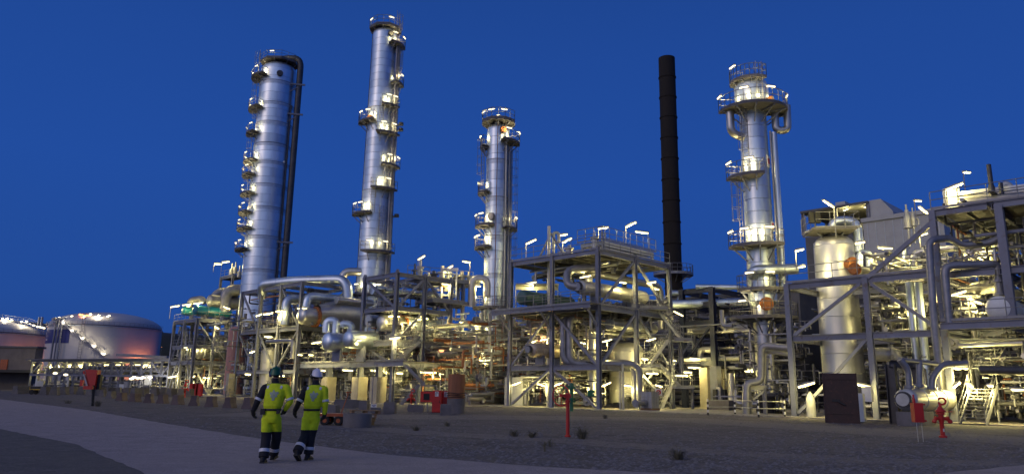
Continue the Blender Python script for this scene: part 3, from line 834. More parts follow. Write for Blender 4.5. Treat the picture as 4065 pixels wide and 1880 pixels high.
for i, (x, y) in enumerate(rl_[:10]):
    P0 = ra + rn * 1.5; sg = col_s(P0, rd, t0(x, y)[0]); q = P0 + rd * sg; q.z = zt - .75; hw = .35 + .07 * i
    fluo(nth(i, 10) + ' bright lamp under the roof of the long low pipe rack', q - rd * hw, q + rd * hw, 2.2, fat=1.4 + .16 * i, group='lamps under the long pipe rack roof')
for i, (x, y, Y) in enumerate([(522, 786, 128), (622, 800, 128), (1242, 838, 124), (1268, 824, 124), (1300, 830, 124), (1335, 832, 124), (1352, 826, 124), (1420, 826, 123)]):
    P0 = at(*t0(x, y), Y); mb = MB(); mb.lathe([(0, -.2), (.3, -.12), (.36, 0), (.3, .12), (0, .2)], P0, ZD, 10); mb.mi = 1; mb.tube([P0 - ZD * 1.5, P0 - ZD * .2], .05, 5)
    one('site_lamp', mb, ['lampw', 'rail'], nth(i, 8) + ' small white lamp low down behind the concrete blocks', 'lamp', 'small lamps under the long pipe rack')
glow(at(*t0(1380, 815), 122), LW * 3, None, (1, .95, .85), .3)
one('lamp_screen', MB().box(at(*t0(1405, 850), 125), (1.2, .3, 1.6)), 'plast', 'pale lit cabinet under the right end of the long pipe rack', 'cabinet')
mb = MB(); a = gp(t0(1400, 640)[0], 140)
one('walkway_beam', MB().bar(at(*t0(1110, 612), 150), at(*t0(1590, 635), 150), 1.2, .5), 'pipe', 'thin elevated pipe run before the foot of the broad tank', 'pipe')
# ------------------------------------------------------------------ steel frames
def us_of(C, pxs, d=UD): return [0] + [col_s(C, d, p) for p in pxs]
# B: tall three-storey frame
B_us = us_of(BC, (2190, 2021)); B_vs = us_of(BC, (2532, 2671), VD)
B_zs = [zat(BC, 1457), zat(BC, 1219), zat(BC, 998)]
steel_frame('process_structure', 'tall three storey grey steel frame with X braces right of the middle column', BC, B_us, B_vs, B_zs, decks=(0, 1, 2), rails=(1, 2),
            bu=((2, 0, 1, 1), (1, 1, 0, 0), (2, -1, 1, 0), (1, 0, 0, -1)), bv=((0, 1, 1, 2), (0, 0, 1, 1), (2, 1, 1, 2), (2, 0, 1, 1), (2, -1, 1, 0)), lug=True, pw=.33)
zB = B_zs
# overhanging gallery on its middle level
gal = thing('gallery', 'cantilevered walkway along the left face of the three storey frame', 'walkway', bl(5, -1, zB[1]))
mb = MB(); mb.gbox(bl(B_us[2] / 2 + .3, -.85, zB[1] + .235), (B_us[2] + 1.4, 1.2, .05)); mb.build('deck', 'deck', gal)
MB().ibeam(bl(-.3, -1.45, zB[1] + .03), bl(B_us[2] + 1, -1.45, zB[1] + .03), .2, .38).build('beam', 'steel', gal)
mb = MB(); railing(mb, [bl(B_us[2] + 1, -1.45, zB[1] + .26), bl(-.3, -1.45, zB[1] + .26)], 1.1, 1.1); mb.build('railing', 'rail', gal)
for u in B_us: MB().bar(bl(u, -.3, zB[1] - 1.5), bl(u, -1.45, zB[1] - .15), .16, .16).build('bracket', 'steel', gal)

# D: frame with zigzag stairs, and the low deck L in front of C and D
DC = gp(1553, 73)
def dl(u, v, z=0): return DC + UD * u + VD * v + ZD * z
D_us = us_of(DC, (1421,)); D_vs = us_of(DC, (1668, 1775), VD)
D_zs = [zat(DC, 1445), zat(DC, 1362), zat(DC, 1222), zat(DC, 1088)]
steel_frame('process_structure', 'grey steel frame with zigzag stairs left of the middle column', DC, D_us, D_vs, D_zs, decks=(1, 2), rails=(1,),
            bu=((1, 3, 0, 2), (1, 1, 0, 0)), bv=((0, 2, 1, 3), (0, 1, 1, 2), (2, 2, 1, 3), (1, 1, 2, 0)), lug=True, pw=.36)
zl = D_zs[0]
u_l = col_s(DC, UD, 1205); u_r = col_s(DC, UD, 1618)
LD = thing('pipe_deck', 'low steel deck on concrete piers behind the two walkers', 'deck', dl((u_l + u_r) / 2, -.7, zl))
mb = MB(); mb.gbox(dl((u_l + u_r) / 2, 2.9, zl + .26), (u_l - u_r, 7.0, .06)); mb.build('floor', 'deck', LD)
MB().ibeam(dl(u_r, -.7, zl), dl(u_l, -.7, zl), .28, .46).build('beam', 'steel', LD)
MB().ibeam(dl(u_r, 6.2, zl), dl(u_l, 6.2, zl), .28, .46).build('beam', 'steel', LD)
mb = MB(); railing(mb, [dl(u_r, -.7, zl + .3), dl(u_l, -.7, zl + .3), dl(u_l, 6, zl + .3)], 1.1, 1.6); mb.build('railing', 'rail', LD)
for px in (1310, 1434, 1508):
    for v in (-.3, 5.6):
        u = col_s(DC, UD, px)
        mb = MB(); mb.gbox(dl(u, v, (zl - 1.2) / 2), (1.15, 1.15, zl - 1.2)); mb.build('concrete_pier', 'cream', LD)
        MB().ibeam(dl(u, v, zl - 1.2), dl(u, v, zl - .23), .5, .5).build('stub_post', 'steel', LD)

# C: slender braced frame before the fat column
CC = gp(1166, 88)
def cl(u, v, z=0): return CC + UD * u + VD * v + ZD * z
C_us = us_of(CC, (1083, 1003, 926)); C_vs = us_of(CC, (1357,), VD)
C_zs = [zat(CC, 1474), zat(CC, 1302), zat(CC, 1123)]
steel_frame('process_structure', 'slender open grey frame with many posts in front of the fat column', CC, C_us, C_vs, C_zs, decks=(1,), rails=(1,),
            bu=((3, 2, 2, 1), (3, 1, 2, 0), (2, 1, 1, 0), (1, 2, 0, 1), (0, 1, 1, 0)), bv=((0, 1, 1, 2),), pw=.38, bh=.42)
p = cl(C_us[3], 0); mb = MB(); mb.gbox(p + Vector((-.3, -.8, 1.5)), (.8, .8, 3.0)); one('concrete_pillar', mb, 'cream', 'cream concrete pillar at the left foot of the slender frame', 'pillar')

# E: far left frame with the two teal exchangers
EC = gp(752, 116)
def el(u, v, z=0): return EC + UD * u + VD * v + ZD * z
E_us = us_of(EC, (704, 662)); E_vs = us_of(EC, (826, 890), VD)
E_zs = [zat(EC, 1440), zat(EC, 1376), zat(EC, 1270)]
steel_frame('process_structure', 'farthest left grey frame with two teal vessels on its top deck', EC, E_us, E_vs, E_zs, decks=(0, 1, 2), rails=(0, 1, 2),
            bu=((2, -1, 1, 1), (1, 2, 0, -1), (2, 0, 1, 2)), bv=((0, 2, 2, 0), (2, 0, 1, -1), (0, 0, 1, -1)), pw=.42)
# E2: taller platform behind it
E2 = gp(880, 124); t_ = [zat(E2, t1(0, 330)[1]), zat(E2, t1(0, 92)[1])]
steel_frame('process_structure', 'small high platform with vents left of the fat column', E2, [0, col_s(E2, UD, 832)], [0, col_s(E2, VD, 925)], t_, decks=(0, 1), rails=(1,), pw=.35, bh=.35)

# P: dark blue pipe rack
PC = gp(2845, 72)
def pl(u, v, z=0): return PC + UD * u + VD * v + ZD * z
P_us = us_of(PC, (2722,)); P_vs = [0, 7.5]
P_zs = [zat(PC, 1440), zat(PC, 1278), zat(PC, 1205), zat(PC, 1148)]
steel_frame('pipe_rack', 'dark navy blue pipe rack behind the foot of the brown chimney', PC, P_us, P_vs, P_zs, decks=(0,), rails=(), bu=((1, 0, 0, 1),), bv=((0, 1, 1, 0),), pw=.5, bh=.5, mt='navy', cat='pipe rack')
MB_ = MB(); MB_.gbox(pl(0, -.1, 1.6), (.6, .5, 3.2))
one('support_pier', MB().gbox(gp(2846, 70) + ZD * 1.95, (.75, .75, 3.9)), 'steel', 'grey square pier under the navy blue rack', 'pier')
pr_ = 'cream'
one('concrete_pillar', MB().gbox(gp(2806, 71.5) + ZD * 1.9, (.85, .85, 3.8)), 'cream', 'cream concrete pillar left of the grey square pier', 'pillar')
one('concrete_pillar', MB().gbox(gp(2872, 74) + ZD * 1.9, (.85, .85, 3.8)), 'cream', 'cream concrete pillar right of the grey square pier', 'pillar')
one('plinth', MB().gbox(gp(2868, 66) + ZD * .45, (1.9, 1.2, .9)), 'conc', 'low concrete plinth beneath the navy blue rack', 'plinth')
cab = thing('control_cabinet', 'small grey control cabinets on the low concrete plinth', 'cabinet', gp(2860, 66, .9))
for px, w_, h_ in ((2842, .35, .9), (2858, .4, 1.1), (2876, .35, .9)): MB().gbox(gp(px, 66, .9) + ZD * h_ / 2, (w_, .4, h_)).build('door', 'steel2' if px == 2858 else 'black', cab)

# R: right frame; its front line carries on from B's
RC = gp(3157, 51)
RD = -UD
def rl(s_, v, z=0): return RC + RD * s_ + VD * v + ZD * z
R_s = [0, col_s(RC, RD, 3483), col_s(RC, RD, 3790)]
R_zs = [zat(RC, 1343), zat(RC, 1138)]
R1C = rl(R_s[2], 0)
R_us = [0, R_s[2] - R_s[1], R_s[2]]
steel_frame('process_structure', 'two storey grey frame around the broad white vessel at right', R1C, R_us, [0, 5.5, 11], R_zs, decks=(), rails=(1,),
            bu=((2, 0, 1, 1), (1, 1, 0, 0), (2, -1, 1, 0)), bv=(), noposts=((0, 0),), pw=.34, bh=.40)
dk = thing('walkway', 'grating walkway along the front top of the two storey right frame', 'walkway', rl(R_s[1], .6, R_zs[1] + .3))
MB().gbox(rl(R_s[2] / 2, .75, R_zs[1] + .285), (R_s[2] - .6, 1.2, .05)).build('deck', 'deck', dk)
# Q: taller frame at the right edge of the picture
Q_us = [0, 7.4]; Q0 = R1C - UD * 7.4
QC = Q0
zq = [zat(R1C, 1302), zat(R1C, 1095) , zat(R1C, 848)]
steel_frame('process_structure', 'tall grey frame with pipework cut off by the right edge', QC, [0, 4.3, 7.4], [0, 5.5, 11], zq, decks=(2,), rails=(2,), bu=(), bv=(), noposts=((1, 0),), pw=.36, bh=.40)
one('steel_post', MB().ibeam(QC + UD * 3.9 - VD * .05 + ZD * zq[0], QC + UD * 3.9 - VD * .05 + ZD * zq[2], .42, .42, .045, VD), 'steel', 'grey upper post near the right edge holding the top deck', 'post')
MB_ = MB(); MB_.gbox(QC + UD * 3.4 - VD * .6 + ZD * (zq[0] + .26), (8.2, 1.6, .05))
gq = thing('walkway', 'railed grating walkway before the round vessel at the right edge', 'walkway', QC + UD * 3 + ZD * zq[0])
MB_.build('deck', 'deck', gq); MB().ibeam(QC - VD * 1.45 + ZD * zq[0] - UD * .5, QC - VD * 1.45 + UD * 7.2 + ZD * zq[0], .2, .4).build('beam', 'steel', gq)
mb = MB(); railing(mb, [QC - VD * 1.4 + UD * 7.2 + ZD * (zq[0] + .28), QC - VD * 1.4 - UD * .5 + ZD * (zq[0] + .28)], 1.1, 1.1); mb.build('railing', 'rail', gq)
br = MB(); a = rl(R_s[1], -.02, R_zs[1]); b = Vector((R1C.x, R1C.y, zq[2] - .5)); br.bar(a + (b - a) * .04, b, .26, .26, VD)
one('steel_brace', br, 'steel', 'long diagonal brace rising to the top deck at right', 'brace')
# ------------------------------------------------------------------ columns and chimney
def ax(t_, r, a, z): return Vector((t_[0] + r * math.cos(R(a)), t_[1] + r * math.sin(R(a)), z))
def zr(c, row): return zat(Vector((c[0], c[1], 0)), row)
def lamp_on(t, P, w=.3):
    o = bpy.data.objects.new('floodlight', FLOOD); COL.objects.link(o); o.parent = t; o.location = Vector(P) - ORG[t.name]; o.rotation_euler = (R(20), 0, 0)
    glow(P + Vector((0, -.35, -.1)), LW * w, t, (1, .84, .5))

# T1 fat column
A = at(1036, 1100, 115); A.z = 0; ztop = zr(A, 292); r1 = lambda z: 2.90 + (2.82 - 2.90) * (z - 1) / (ztop - 1)
T1 = column('distillation_column', 'fattest silver column with platforms stacked down its left side', A, 2.90, 1.0, ztop, 1.4, rt=2.82, bands=[zr(A, k) for k in (347, 431, 507, 591, 662, 750, 838, 952, 1082)], n=56)
for i, row in enumerate((324, 448, 545, 655, 708, 784, 856, 919, 1000)):
    col_platform(T1, A, r1, zr(A, row), 170 + (i % 3) * 5, 252 - (i * 7) % 15, 1.4, (180, 222) if i % 2 else (190, 232), .6)
    if i < 8: ladder(T1, ax(A, r1(zr(A, row)) + .4, 208 + (i % 2) * 24, 0), zr(A, (448, 545, 655, 708, 784, 856, 919, 1000)[i]), zr(A, row), Vector((math.cos(R(200)), math.sin(R(200)), 0)))
top_platform(T1, A, zr(A, 254), 3.1, (262,), .3)
ladder(T1, ax(A, 3.3, 215, 0), zr(A, 324), ztop + 2.2, Vector((-1, -.5, 0)))
mb = MB(); mb.tube([ax(A, 0, 0, ztop + 1), ax(A, 0, 0, ztop + 2.6), Vector((A.x + 3.7, A.y - .6, ztop + 2.6)), Vector((A.x + 3.7, A.y - .6, 5))], .5, 14, 1.7); mb.build('overhead_pipe', 'pipedark', T1)
mb = MB(); mb.tube([Vector((A.x + 2.85, A.y - 1.1, ztop - 6)), Vector((A.x + 2.85, A.y - 1.1, 6))], .12, 8); mb.build('side_pipe', 'pipedark', T1)
for row in (345, 462, 965):
    z = zr(A, row); mb = MB(); mb.bar(Vector((A.x + 2.2, A.y - 1.4, z)), Vector((A.x + 4.8, A.y - .9, z)), .2, .25); mb.bar(Vector((A.x + 2.3, A.y - 1.4, z - 1.5)), Vector((A.x + 4.1, A.y - .9, z - .1)), .14, .14); mb.build('pipe_support', 'steel', T1)
manhole(T1, A, r1, zr(A, 318), 292, .5, 'pipedark', .2)
for (x, y, a) in ((262, 568, .5), (252, 598, .35)):
    q = ta(x, y); ang = math.degrees(math.acos(max(-1, min(1, (at(q[0], q[1], 112).x - A.x) / 2.85)))); P = ax(A, r1(zr(A, q[1])) + .03, -ang, zr(A, q[1]))
    MB().box(P, (a, .04, a)).build('plate_sign', 'white', T1)

# T2 tallest column
A = gp(1449, 93); ztop = zr(A, 142); r2 = lambda z: 1.92 + (1.62 - 1.92) * (z - 1) / (ztop - 1)
T2 = column('distillation_column', 'tallest slim silver column second from the left', A, 1.92, 1.0, ztop, 1.0, rt=1.62, bands=[zr(A, k) for k in (445, 770, 1030)], n=52)
for row, a0, a1, la in ((190, 300, 372, (310, 350)), (340, 318, 372, (345,)), (437, 282, 338, (300, 320)), (497, 178, 262, (215, 245)), (545, 270, 345, (290, 320)), (668, 292, 362, (310, 345)), (762, 265, 345, (290, 310)), (858, 178, 268, (215, 240)), (1008, 248, 345, (270, 310))):
    col_platform(T2, A, r2, zr(A, row), a0, a1, 1.15, la, .5)
pr = [(437, 190, 338), (545, 437, 330), (668, 545, 330), (762, 668, 315), (858, 762, 270), (1008, 858, 300), (497, 437, 283), (340, 190, 345)]
for z0, z1, a in pr: ladder(T2, ax(A, r2(zr(A, z1)) + .4, a, 0), zr(A, z0), zr(A, z1), Vector((math.cos(R(a)), math.sin(R(a)), 0)))
top_platform(T2, A, zr(A, 119), 2.2, (215, 300), .3)
ladder(T2, ax(A, 2.0, 335, 0), zr(A, 190), ztop + 2.2, Vector((.8, -.5, 0)))
for da, rr in ((-12, .2), (-28, .12), (8, .1)):
    mb = MB(); mb.tube([ax(A, 1.66 + .45, da, ztop - 2), ax(A, 1.92 + .3, da, 3)], rr, 8); mb.build('side_pipe', 'pipe', T2)
for row in (498, 520, 860):
    mb = MB(); P = ax(A, 1.8, -8, zr(A, row)); mb.bar(P, P + XD * 1.3, .16, .2); mb.disc(P + XD * 1.0 + ZD * .2, ZD, .3, .25, 10); mb.build('pipe_support', 'pipedark', T2)
mb = MB(); mb.tube([ax(A, 1.7, 180, ztop), ax(A, 1.95, 180, 8)], .04, 5); mb.build('lightning_cable', 'pipedark', T2)
manhole(T2, A, r2, zr(A, 152), 305, .4, 'pipedark', .2)
manhole(T2, A, r2, zr(A, 484), 235, .4, 'rust', .3)
mb = MB(); mb.tube([ax(A, 1.5, 225, zr(A, 1084)), ax(A, 3.4, 200, zr(A, 1084)), ax(A, 3.8, 200, zr(A, 1130))], .5, 14, 1.2); mb.build('elbow_pipe', 'clad2', T2)
col_platform(T2, A, r2, zr(A, 1175), 190, 350, .7, (235, 300), .8)
manhole(T2, A, r2, zr(A, 1170), 262, .45, 'clad2', .4)

# T3 middle column
A = gp(1957, 80); ztop = zr(A, 520); r3f = lambda z: 1.31 + (1.25 - 1.31) * (z - 1) / (ztop - 1); r3 = 1.28
T3 = column('distillation_column', 'middle slender silver column standing left of the three storey frame', A, 1.31, 1.2, ztop, 1.0, rt=1.25, bands=[zr(A, k) for k in (650, 798, 950, 1100, 1240)], n=40, skirt=1.31)
Rw = lambda y: 400 + y / 1.588
top_platform(T3, A, zr(A, 487), 2.0, (205, 245, 290), .3)
for y, a0, a1, w_, la in ((275, 285, 372, 1.2, (300, 350)), (298, 160, 215, .8, (185,)), (590, 165, 235, .9, (180,)), (800, 178, 262, 1.1, (195, 225)), (812, 300, 372, 1.0, (345,)), (935, 175, 250, 1.1, (190, 215))):
    col_platform(T3, A, r3f, zr(A, Rw(y)), a0, a1, w_, la, .5)
col_platform(T3, A, r3f, zr(A, 1226), 180, 300, 1.1, (200,), .5); col_platform(T3, A, r3f, zr(A, 1453), 170, 290, 1.3, (190, 250), .7)
ladder(T3, ax(A, r3 + .4, 190, 0), zr(A, Rw(590)), zr(A, Rw(298)), Vector((-.8, -.6, 0)))
ladder(T3, ax(A, r3 + .3, 262, 0), .6, zr(A, 1453), Vector((0, -1, 0)))
ladder(T3, ax(A, r3 + .3, 10, 0), zr(A, Rw(1100)), zr(A, Rw(275)), Vector((1, -.2, 0)))
for a, rr, row0, row1, m_ in ((312, .1, Rw(280), 1590, 'pipelt'), (335, .13, Rw(300), 1400, 'pipe'), (268, .035, Rw(160), 1590, 'rustcol'), (355, .1, Rw(320), 1400, 'pipedark')):
    mb = MB(); mb.tube([ax(A, r3 + rr + .04, a, zr(A, row0)), ax(A, r3 + rr + .04, a, zr(A, row1))], rr, 8); mb.build('side_pipe', m_, T3)
manhole(T3, A, r3f, zr(A, Rw(205)), 292, .38, 'rust', .25); manhole(T3, A, r3f, zr(A, Rw(748)), 248, .4, 'pipe', .3); manhole(T3, A, r3f, zr(A, 1404), 205, .42, 'pipelt', .35)
mb = MB(); mb.lathe([(r3 + .06, 0.06), (r3 + .12, .1), (r3 + .12, 1.0), (r3 + .5, 1.02), (r3 + .5, 1.15), (r3 + .02, 1.16)], (A.x, A.y, 0), ZD, 24); mb.build('base_ring', 'conc', T3)

# T4 right column
A = gp(3054, 58); r4 = 1.08; rb = .80
zc = zr(A, 985); ztop = zr(A, 372)
T4 = column('distillation_column', 'right silver column with a bulbous head and ringed platforms', A, r4, zr(A, 1200), ztop, 1.02, n=40, top=None)
z1200 = zr(A, 1200)
mb = MB(); k = 9; hh = (z1200 - .25 - 1.4) / k; mb.lathe([(rb - .03, 0), (rb, .02), (rb, hh - .03), (rb - .03, hh)], (A.x, A.y, 1.4), ZD, 36); f = mb.build('cladding_ring', 'clad2', T4)
for i in range(1, k): o = link_copy(f, T4); o.location.z = f.location.z + hh * i
mb = MB(); mb.lathe([(rb, z1200 - .26), (r4, z1200 + .02)], (A.x, A.y, 0), ZD, 36); mb.build('cone', 'clad', T4)
mb = MB(); mb.lathe([(rb - .05, 0), (rb - .05, 1.42)], (A.x, A.y, 0), ZD, 30)
for i in range(8): P = ax(A, rb + .1, i * 45 + 10, 0); mb.box(P + ZD * .55, (.12, .12, 1.1))
mb.build('skirt', 'black', T4)
b0, b1 = zr(A, 440), zr(A, 345); rbulb = 1.36
mb = MB(); mb.lathe([(r4, b0 - .3), (rbulb, b0 + .2), (rbulb, b1 - .2), (rbulb * .9, b1 + .25), (rbulb * .6, b1 + .5), (rbulb * .3, b1 + .6), (0, b1 + .63)], (A.x, A.y, 0), ZD, 40); mb.build('head', 'clad', T4)
for j in range(3):
    z = b0 + .3 + (b1 - b0 - .5) * j / 2; mb = MB(); mb.lathe([(rbulb + .001, z - .03), (rbulb + .02, z - .02), (rbulb + .02, z + .02), (rbulb + .001, z + .03)], (A.x, A.y, 0), ZD, 40); mb.build('band', 'band', T4)
Rc = lambda y: 200 + y / 1.2538
col_platform(T4, A, .5, zr(A, Rc(165)), 150, 300, 1.2, (195,), .4, 1.1)
col_platform(T4, A, r4, zr(A, Rc(312)), 178, 372, 1.7, (185, 240, 285, 345), .6)
col_platform(T4, A, r4, zr(A, Rc(645)), 175, 268, 1.3, (190, 240), .6)
col_platform(T4, A, r4, zr(A, Rc(985)), 172, 300, 1.35, (185, 225, 270), .8)
col_platform(T4, A, r4, zr(A, 1155), 180, 330, .9, (225, 270), .8)
col_platform(T4, A, rb, zr(A, 1266), 165, 340, 1.75, (215,), .8)
for z0, z1, a in ((Rc(645), Rc(312), 225), (Rc(985), Rc(645), 190), (1155, Rc(985), 300)): ladder(T4, ax(A, r4 + .4, a, 0), zr(A, z0), zr(A, z1), Vector((math.cos(R(a)), math.sin(R(a)), 0)))
ladder(T4, ax(A, rbulb + .3, 275, 0), zr(A, Rc(312)), zr(A, Rc(150)), Vector((.1, -1, 0)))
for a, rr in ((338, .24), (352, .1), (318, .07)):
    mb = MB(); mb.tube([ax(A, r4 + rr + .25, a, zr(A, Rc(420))), ax(A, r4 + rr + .25, a, zr(A, 1150))], rr, 10); mb.build('side_pipe', 'clad' if rr > .2 else 'pipe', T4)
zz = zr(A, Rc(355)); e = ax(A, 2.1, 195, zz)
mb = MB(); mb.tube([e + ZD * .6, e - ZD * 1.2, ax(A, .9, 195, zz - 1.5)], .33, 12, .9); mb.build('elbow_pipe', 'clad2', T4)
e = ax(A, 1.75, 345, zz)
mb = MB(); mb.tube([e + ZD * .9, e - ZD * .9, e + Vector((.9, -.2, -.95)), e + Vector((.95, -.2, 1.2))], .3, 12, .6); mb.build('elbow_pipe', 'clad2', T4)
zz = zr(A, 1082)
mb = MB(); mb.tube([ax(A, 1.3, 215, zz - .4), ax(A, 1.55, 235, zz), ax(A, 1.5, 275, zz), ax(A, 1.6, 310, zz + .1), ax(A, 2.7, 330, zz + .15)], .4, 14, .5); mb.build('overhead_pipe', 'clad', T4)
manhole(T4, A, rb, zr(A, t3(0, 222)[1]), 264, .52, 'rust', .35); manhole(T4, A, rbulb - .1, zr(A, Rc(268)), 318, .3, 'rust', .4)
manhole(T4, A, rb, zr(A, t3(0, 410)[1]), 318, .35, 'clad2', .45)
for y, rr in ((565, .28), (882, .28)):
    q = tc(652 if y < 700 else 664, y); P = ax(A, r4 + .03, 318 if y < 700 else 322, zr(A, q[1]))
    mb = MB(); n_ = Vector((math.cos(R(318)), math.sin(R(318)), 0)); sd_ = n_.cross(ZD); mb.box(P, (.5, .05, .95 if y < 700 else .7), (sd_, n_, ZD)); pn = mb.build('warning_sign', 'white', T4)
    mb = MB(); mb.box(P + n_ * .035, (.26, .03, .45), (sd_, n_, ZD)); mb.build('red_mark', 'red', pn)

# chimney
A = gp(2689, 100); rc = 1.17; ztop = zr(A, 232)
CH = thing('chimney', 'tall slim brown black chimney standing alone against the sky', 'chimney', A)
zs_ = []; k = 16
for i in range(k):
    z0, z1 = ztop * i / k, ztop * (i + 1) / k
    mb = MB(); mb.lathe([(rc, z0 + .01), (rc, z1 - .01)] + ([(rc - .12, z1), (rc - .12, z1 - 3)] if i == k - 1 else []), A, ZD, 32); mb.build('stack_section', 'chim', CH)
    if i: mb = MB(); mb.lathe([(rc, z0 - .1), (rc + .09, z0 - .08), (rc + .09, z0 + .08), (rc, z0 + .1)], A, ZD, 32); mb.build('ring_flange', 'chim', CH)
zp = zr(A, 1092)
mb = MB(); mb.lathe([(rc + .01, zp - .15), (rc + 1.5, zp - .1), (rc + 1.5, zp + .1), (rc + .01, zp + .05)], A, ZD, 24, smooth=False); pf = mb.build('platform', 'pipe', CH)
mb = MB(); railing(mb, [ax(A, rc + 1.45, a, zp + .1) for a in range(0, 361, 15)], 1.2, 1.2, .03, 4); mb.build('railing', 'rail', pf)
for a in range(0, 360, 45): MB().bar(ax(A, rc, a, zp - 1), ax(A, rc + 1.3, a, zp - .15), .1, .1).build('bracket', 'pipe', pf)
# ------------------------------------------------------------------ vessels, exchangers and the larger pipes
def start(P0, d, px, row):
    q = P0 + d * col_s(P0, d, px); q.z = zat(q, row); 
    q = Vector((q.x, q.y, q.z)); P1 = Vector((P0.x, P0.y, q.z)); s_ = col_s(P1, d, px); q = P1 + d * s_; q.z = zat(q, row); return q
# --- three storey frame
c0 = start(bl(2.0, 0), VD, t4(1015, 0)[0], t4(0, 560)[1]); L = col_s(c0, VD, t4(1505, 0)[0])
drum('heat_exchanger', 'long pale exchanger with bolted end on top floor of the three storey frame', c0, VD, .62, L, 'cladpale', flange_end=.75, fm='pipe', saddles=(.2, .8), legs_z=zB[2 - 1] + .25, bands=3, cat='heat exchanger')
pz = c0 - VD * .2
pipe('thick curved grey pipe looping up from the bolted end of the long pale exchanger', [pz, at(*t4(905, 545), pz.y + .3), at(*t4(900, 418), pz.y + 1.0), at(*t4(1120, 408), pz.y + 1.6)], .36, 'pipe', 1.4, 14)
a = at(*t4(1075, 445), 66.5); pipe('long pale pipe running above the long pale exchanger', [a - ZD * 1.2, a, a + VD * col_s(a, VD, t4(1640, 0)[0]), a + VD * col_s(a, VD, t4(1640, 0)[0]) - ZD * 4.3], .34, 'clad2', 1.0, 14, bands=1.3)
c0 = start(bl(8.0, 0), VD, t4(545, 0)[0], t4(0, 640)[1]); drum('heat_exchanger', 'dark green grey drum at the left of the top floor', c0, VD, .66, col_s(c0, VD, t4(925, 0)[0]), mat('dark green grey paint', (.08, .15, .13), .5, .1, .2, 1.5), saddles=(.2, .75), legs_z=zB[1] + .25, bands=1)
mb = MB(); a, b = at(*t4(495, 545), 71), at(*t4(830, 548), 71); mb.bar(a, b, 2.4, .12); mb.bar(a - ZD * .25, b - ZD * .25, .1, .35)
for k in range(9): mb.tube([a.lerp(b, k / 8) - ZD * 3.3, a.lerp(b, k / 8)], .04, 5) if k % 4 == 0 else None
one('access_platform', mb, 'pipelt', 'pale raised grating above the dark green grey drum', 'platform')
c0 = start(bl(1.3, 0), VD, t2(1245, 0)[0], t2(0, 370)[1]); drum('horizontal_drum', 'horizontal pipe-like drum with flat round end under the middle floor', c0, VD, .46, col_s(c0, VD, t2(1590, 0)[0]), 'clad2', flange_end=1, fm='pipelt', bands=4)
c0 = start(bl(6.0, 0), VD, t2(625, 0)[0], t2(0, 575)[1]); drum('heat_exchanger', 'rust streaked exchanger with bolted end on the first floor', c0, VD, .62, col_s(c0, VD, t2(870, 0)[0]), mat('rust streaked jacket', (.48, .40, .30), .5, .3, .2, 2, rust=(.36, .16, .06)), flange_end=.6, fm='pipe', saddles=(.25, .8), legs_z=zB[0] + .25)
c = gp(2489, 69.5); zt = zat(c - YD * .3, t2(0, 520)[1])
V0 = column('white_vessel', 'white domed vertical tank inside the three storey frame', c, 1.58, .5, zt - .8, 1.1, 'cladpale', n=36)
c = gp(2352, 66.5); column('vertical_drum', 'narrow pale upright vessel just behind the front corner post', c, .42, .4, zat(c, t2(0, 430)[1]), 1.0, 'clad2', n=20)
pz = at(*t2(1090, 300), 64.5); pipe('thin silver pipe dropping then running right under the middle floor', route(pz, ('z', t2(0, 430)[1]), ('v', t2(1600, 0)[0])), .15, 'clad2', .5)
for k, (x, xr, yb) in enumerate(((872, 1438, 668), (922, 1474, 690))):
    Yk = 65.2 - k * .2; a = at(*t2(x, 330 - 10 * k), Yk); b = at(*t2(x + 20, 678 + 8 * k), Yk); b.x, b.y = a.x, a.y; c_ = at(*t2(xr, 682), 64.2 - .3 * k); c_.z = b.z; d_ = Vector((c_.x, c_.y, .5))
    pipe(('left' if k == 0 else 'right') + ' of the twin grey pipes bending down beside the caged tank', [a - UD * 0 + VD * 1.5, a, b, c_, d_], .31, 'pipe', .9, 14)
for px, row0, Y, lab in ((t4(760, 0)[0], t4(0, 75)[1], 68.0, 'tall white vent pipe rising above the roof of the three storey frame'), (t4(797, 0)[0], t4(0, 125)[1], 68.6, 'second white vent pipe with a bent top beside the tall one')):
    P = gp(t2(752, 1000)[0] if Y == 68.0 else t2(790, 1000)[0], Y); top = zat(P, row0)
    if Y == 68.0: pipe(lab, [P + ZD * .05, P + ZD * top], .15, 'pipelt', n=8)
    else: pipe(lab, [P + ZD * (zB[2] - 3.5), P + ZD * top, P + ZD * top + XD * .5, P + ZD * (top - 1) + XD * .5], .14, 'pipelt', .25, 8)
mb = MB(); P = at(*t4(775, 230), 68.4)
for s_ in (-1, 1): mb.bar(P + ZD * 1.2, P + UD * s_ * -2.0 - ZD * 1.7, .14, .14)
one('vent_stay', mb, 'steel', 'A shaped steel stay propping the white vent pipes on the roof', 'stay')
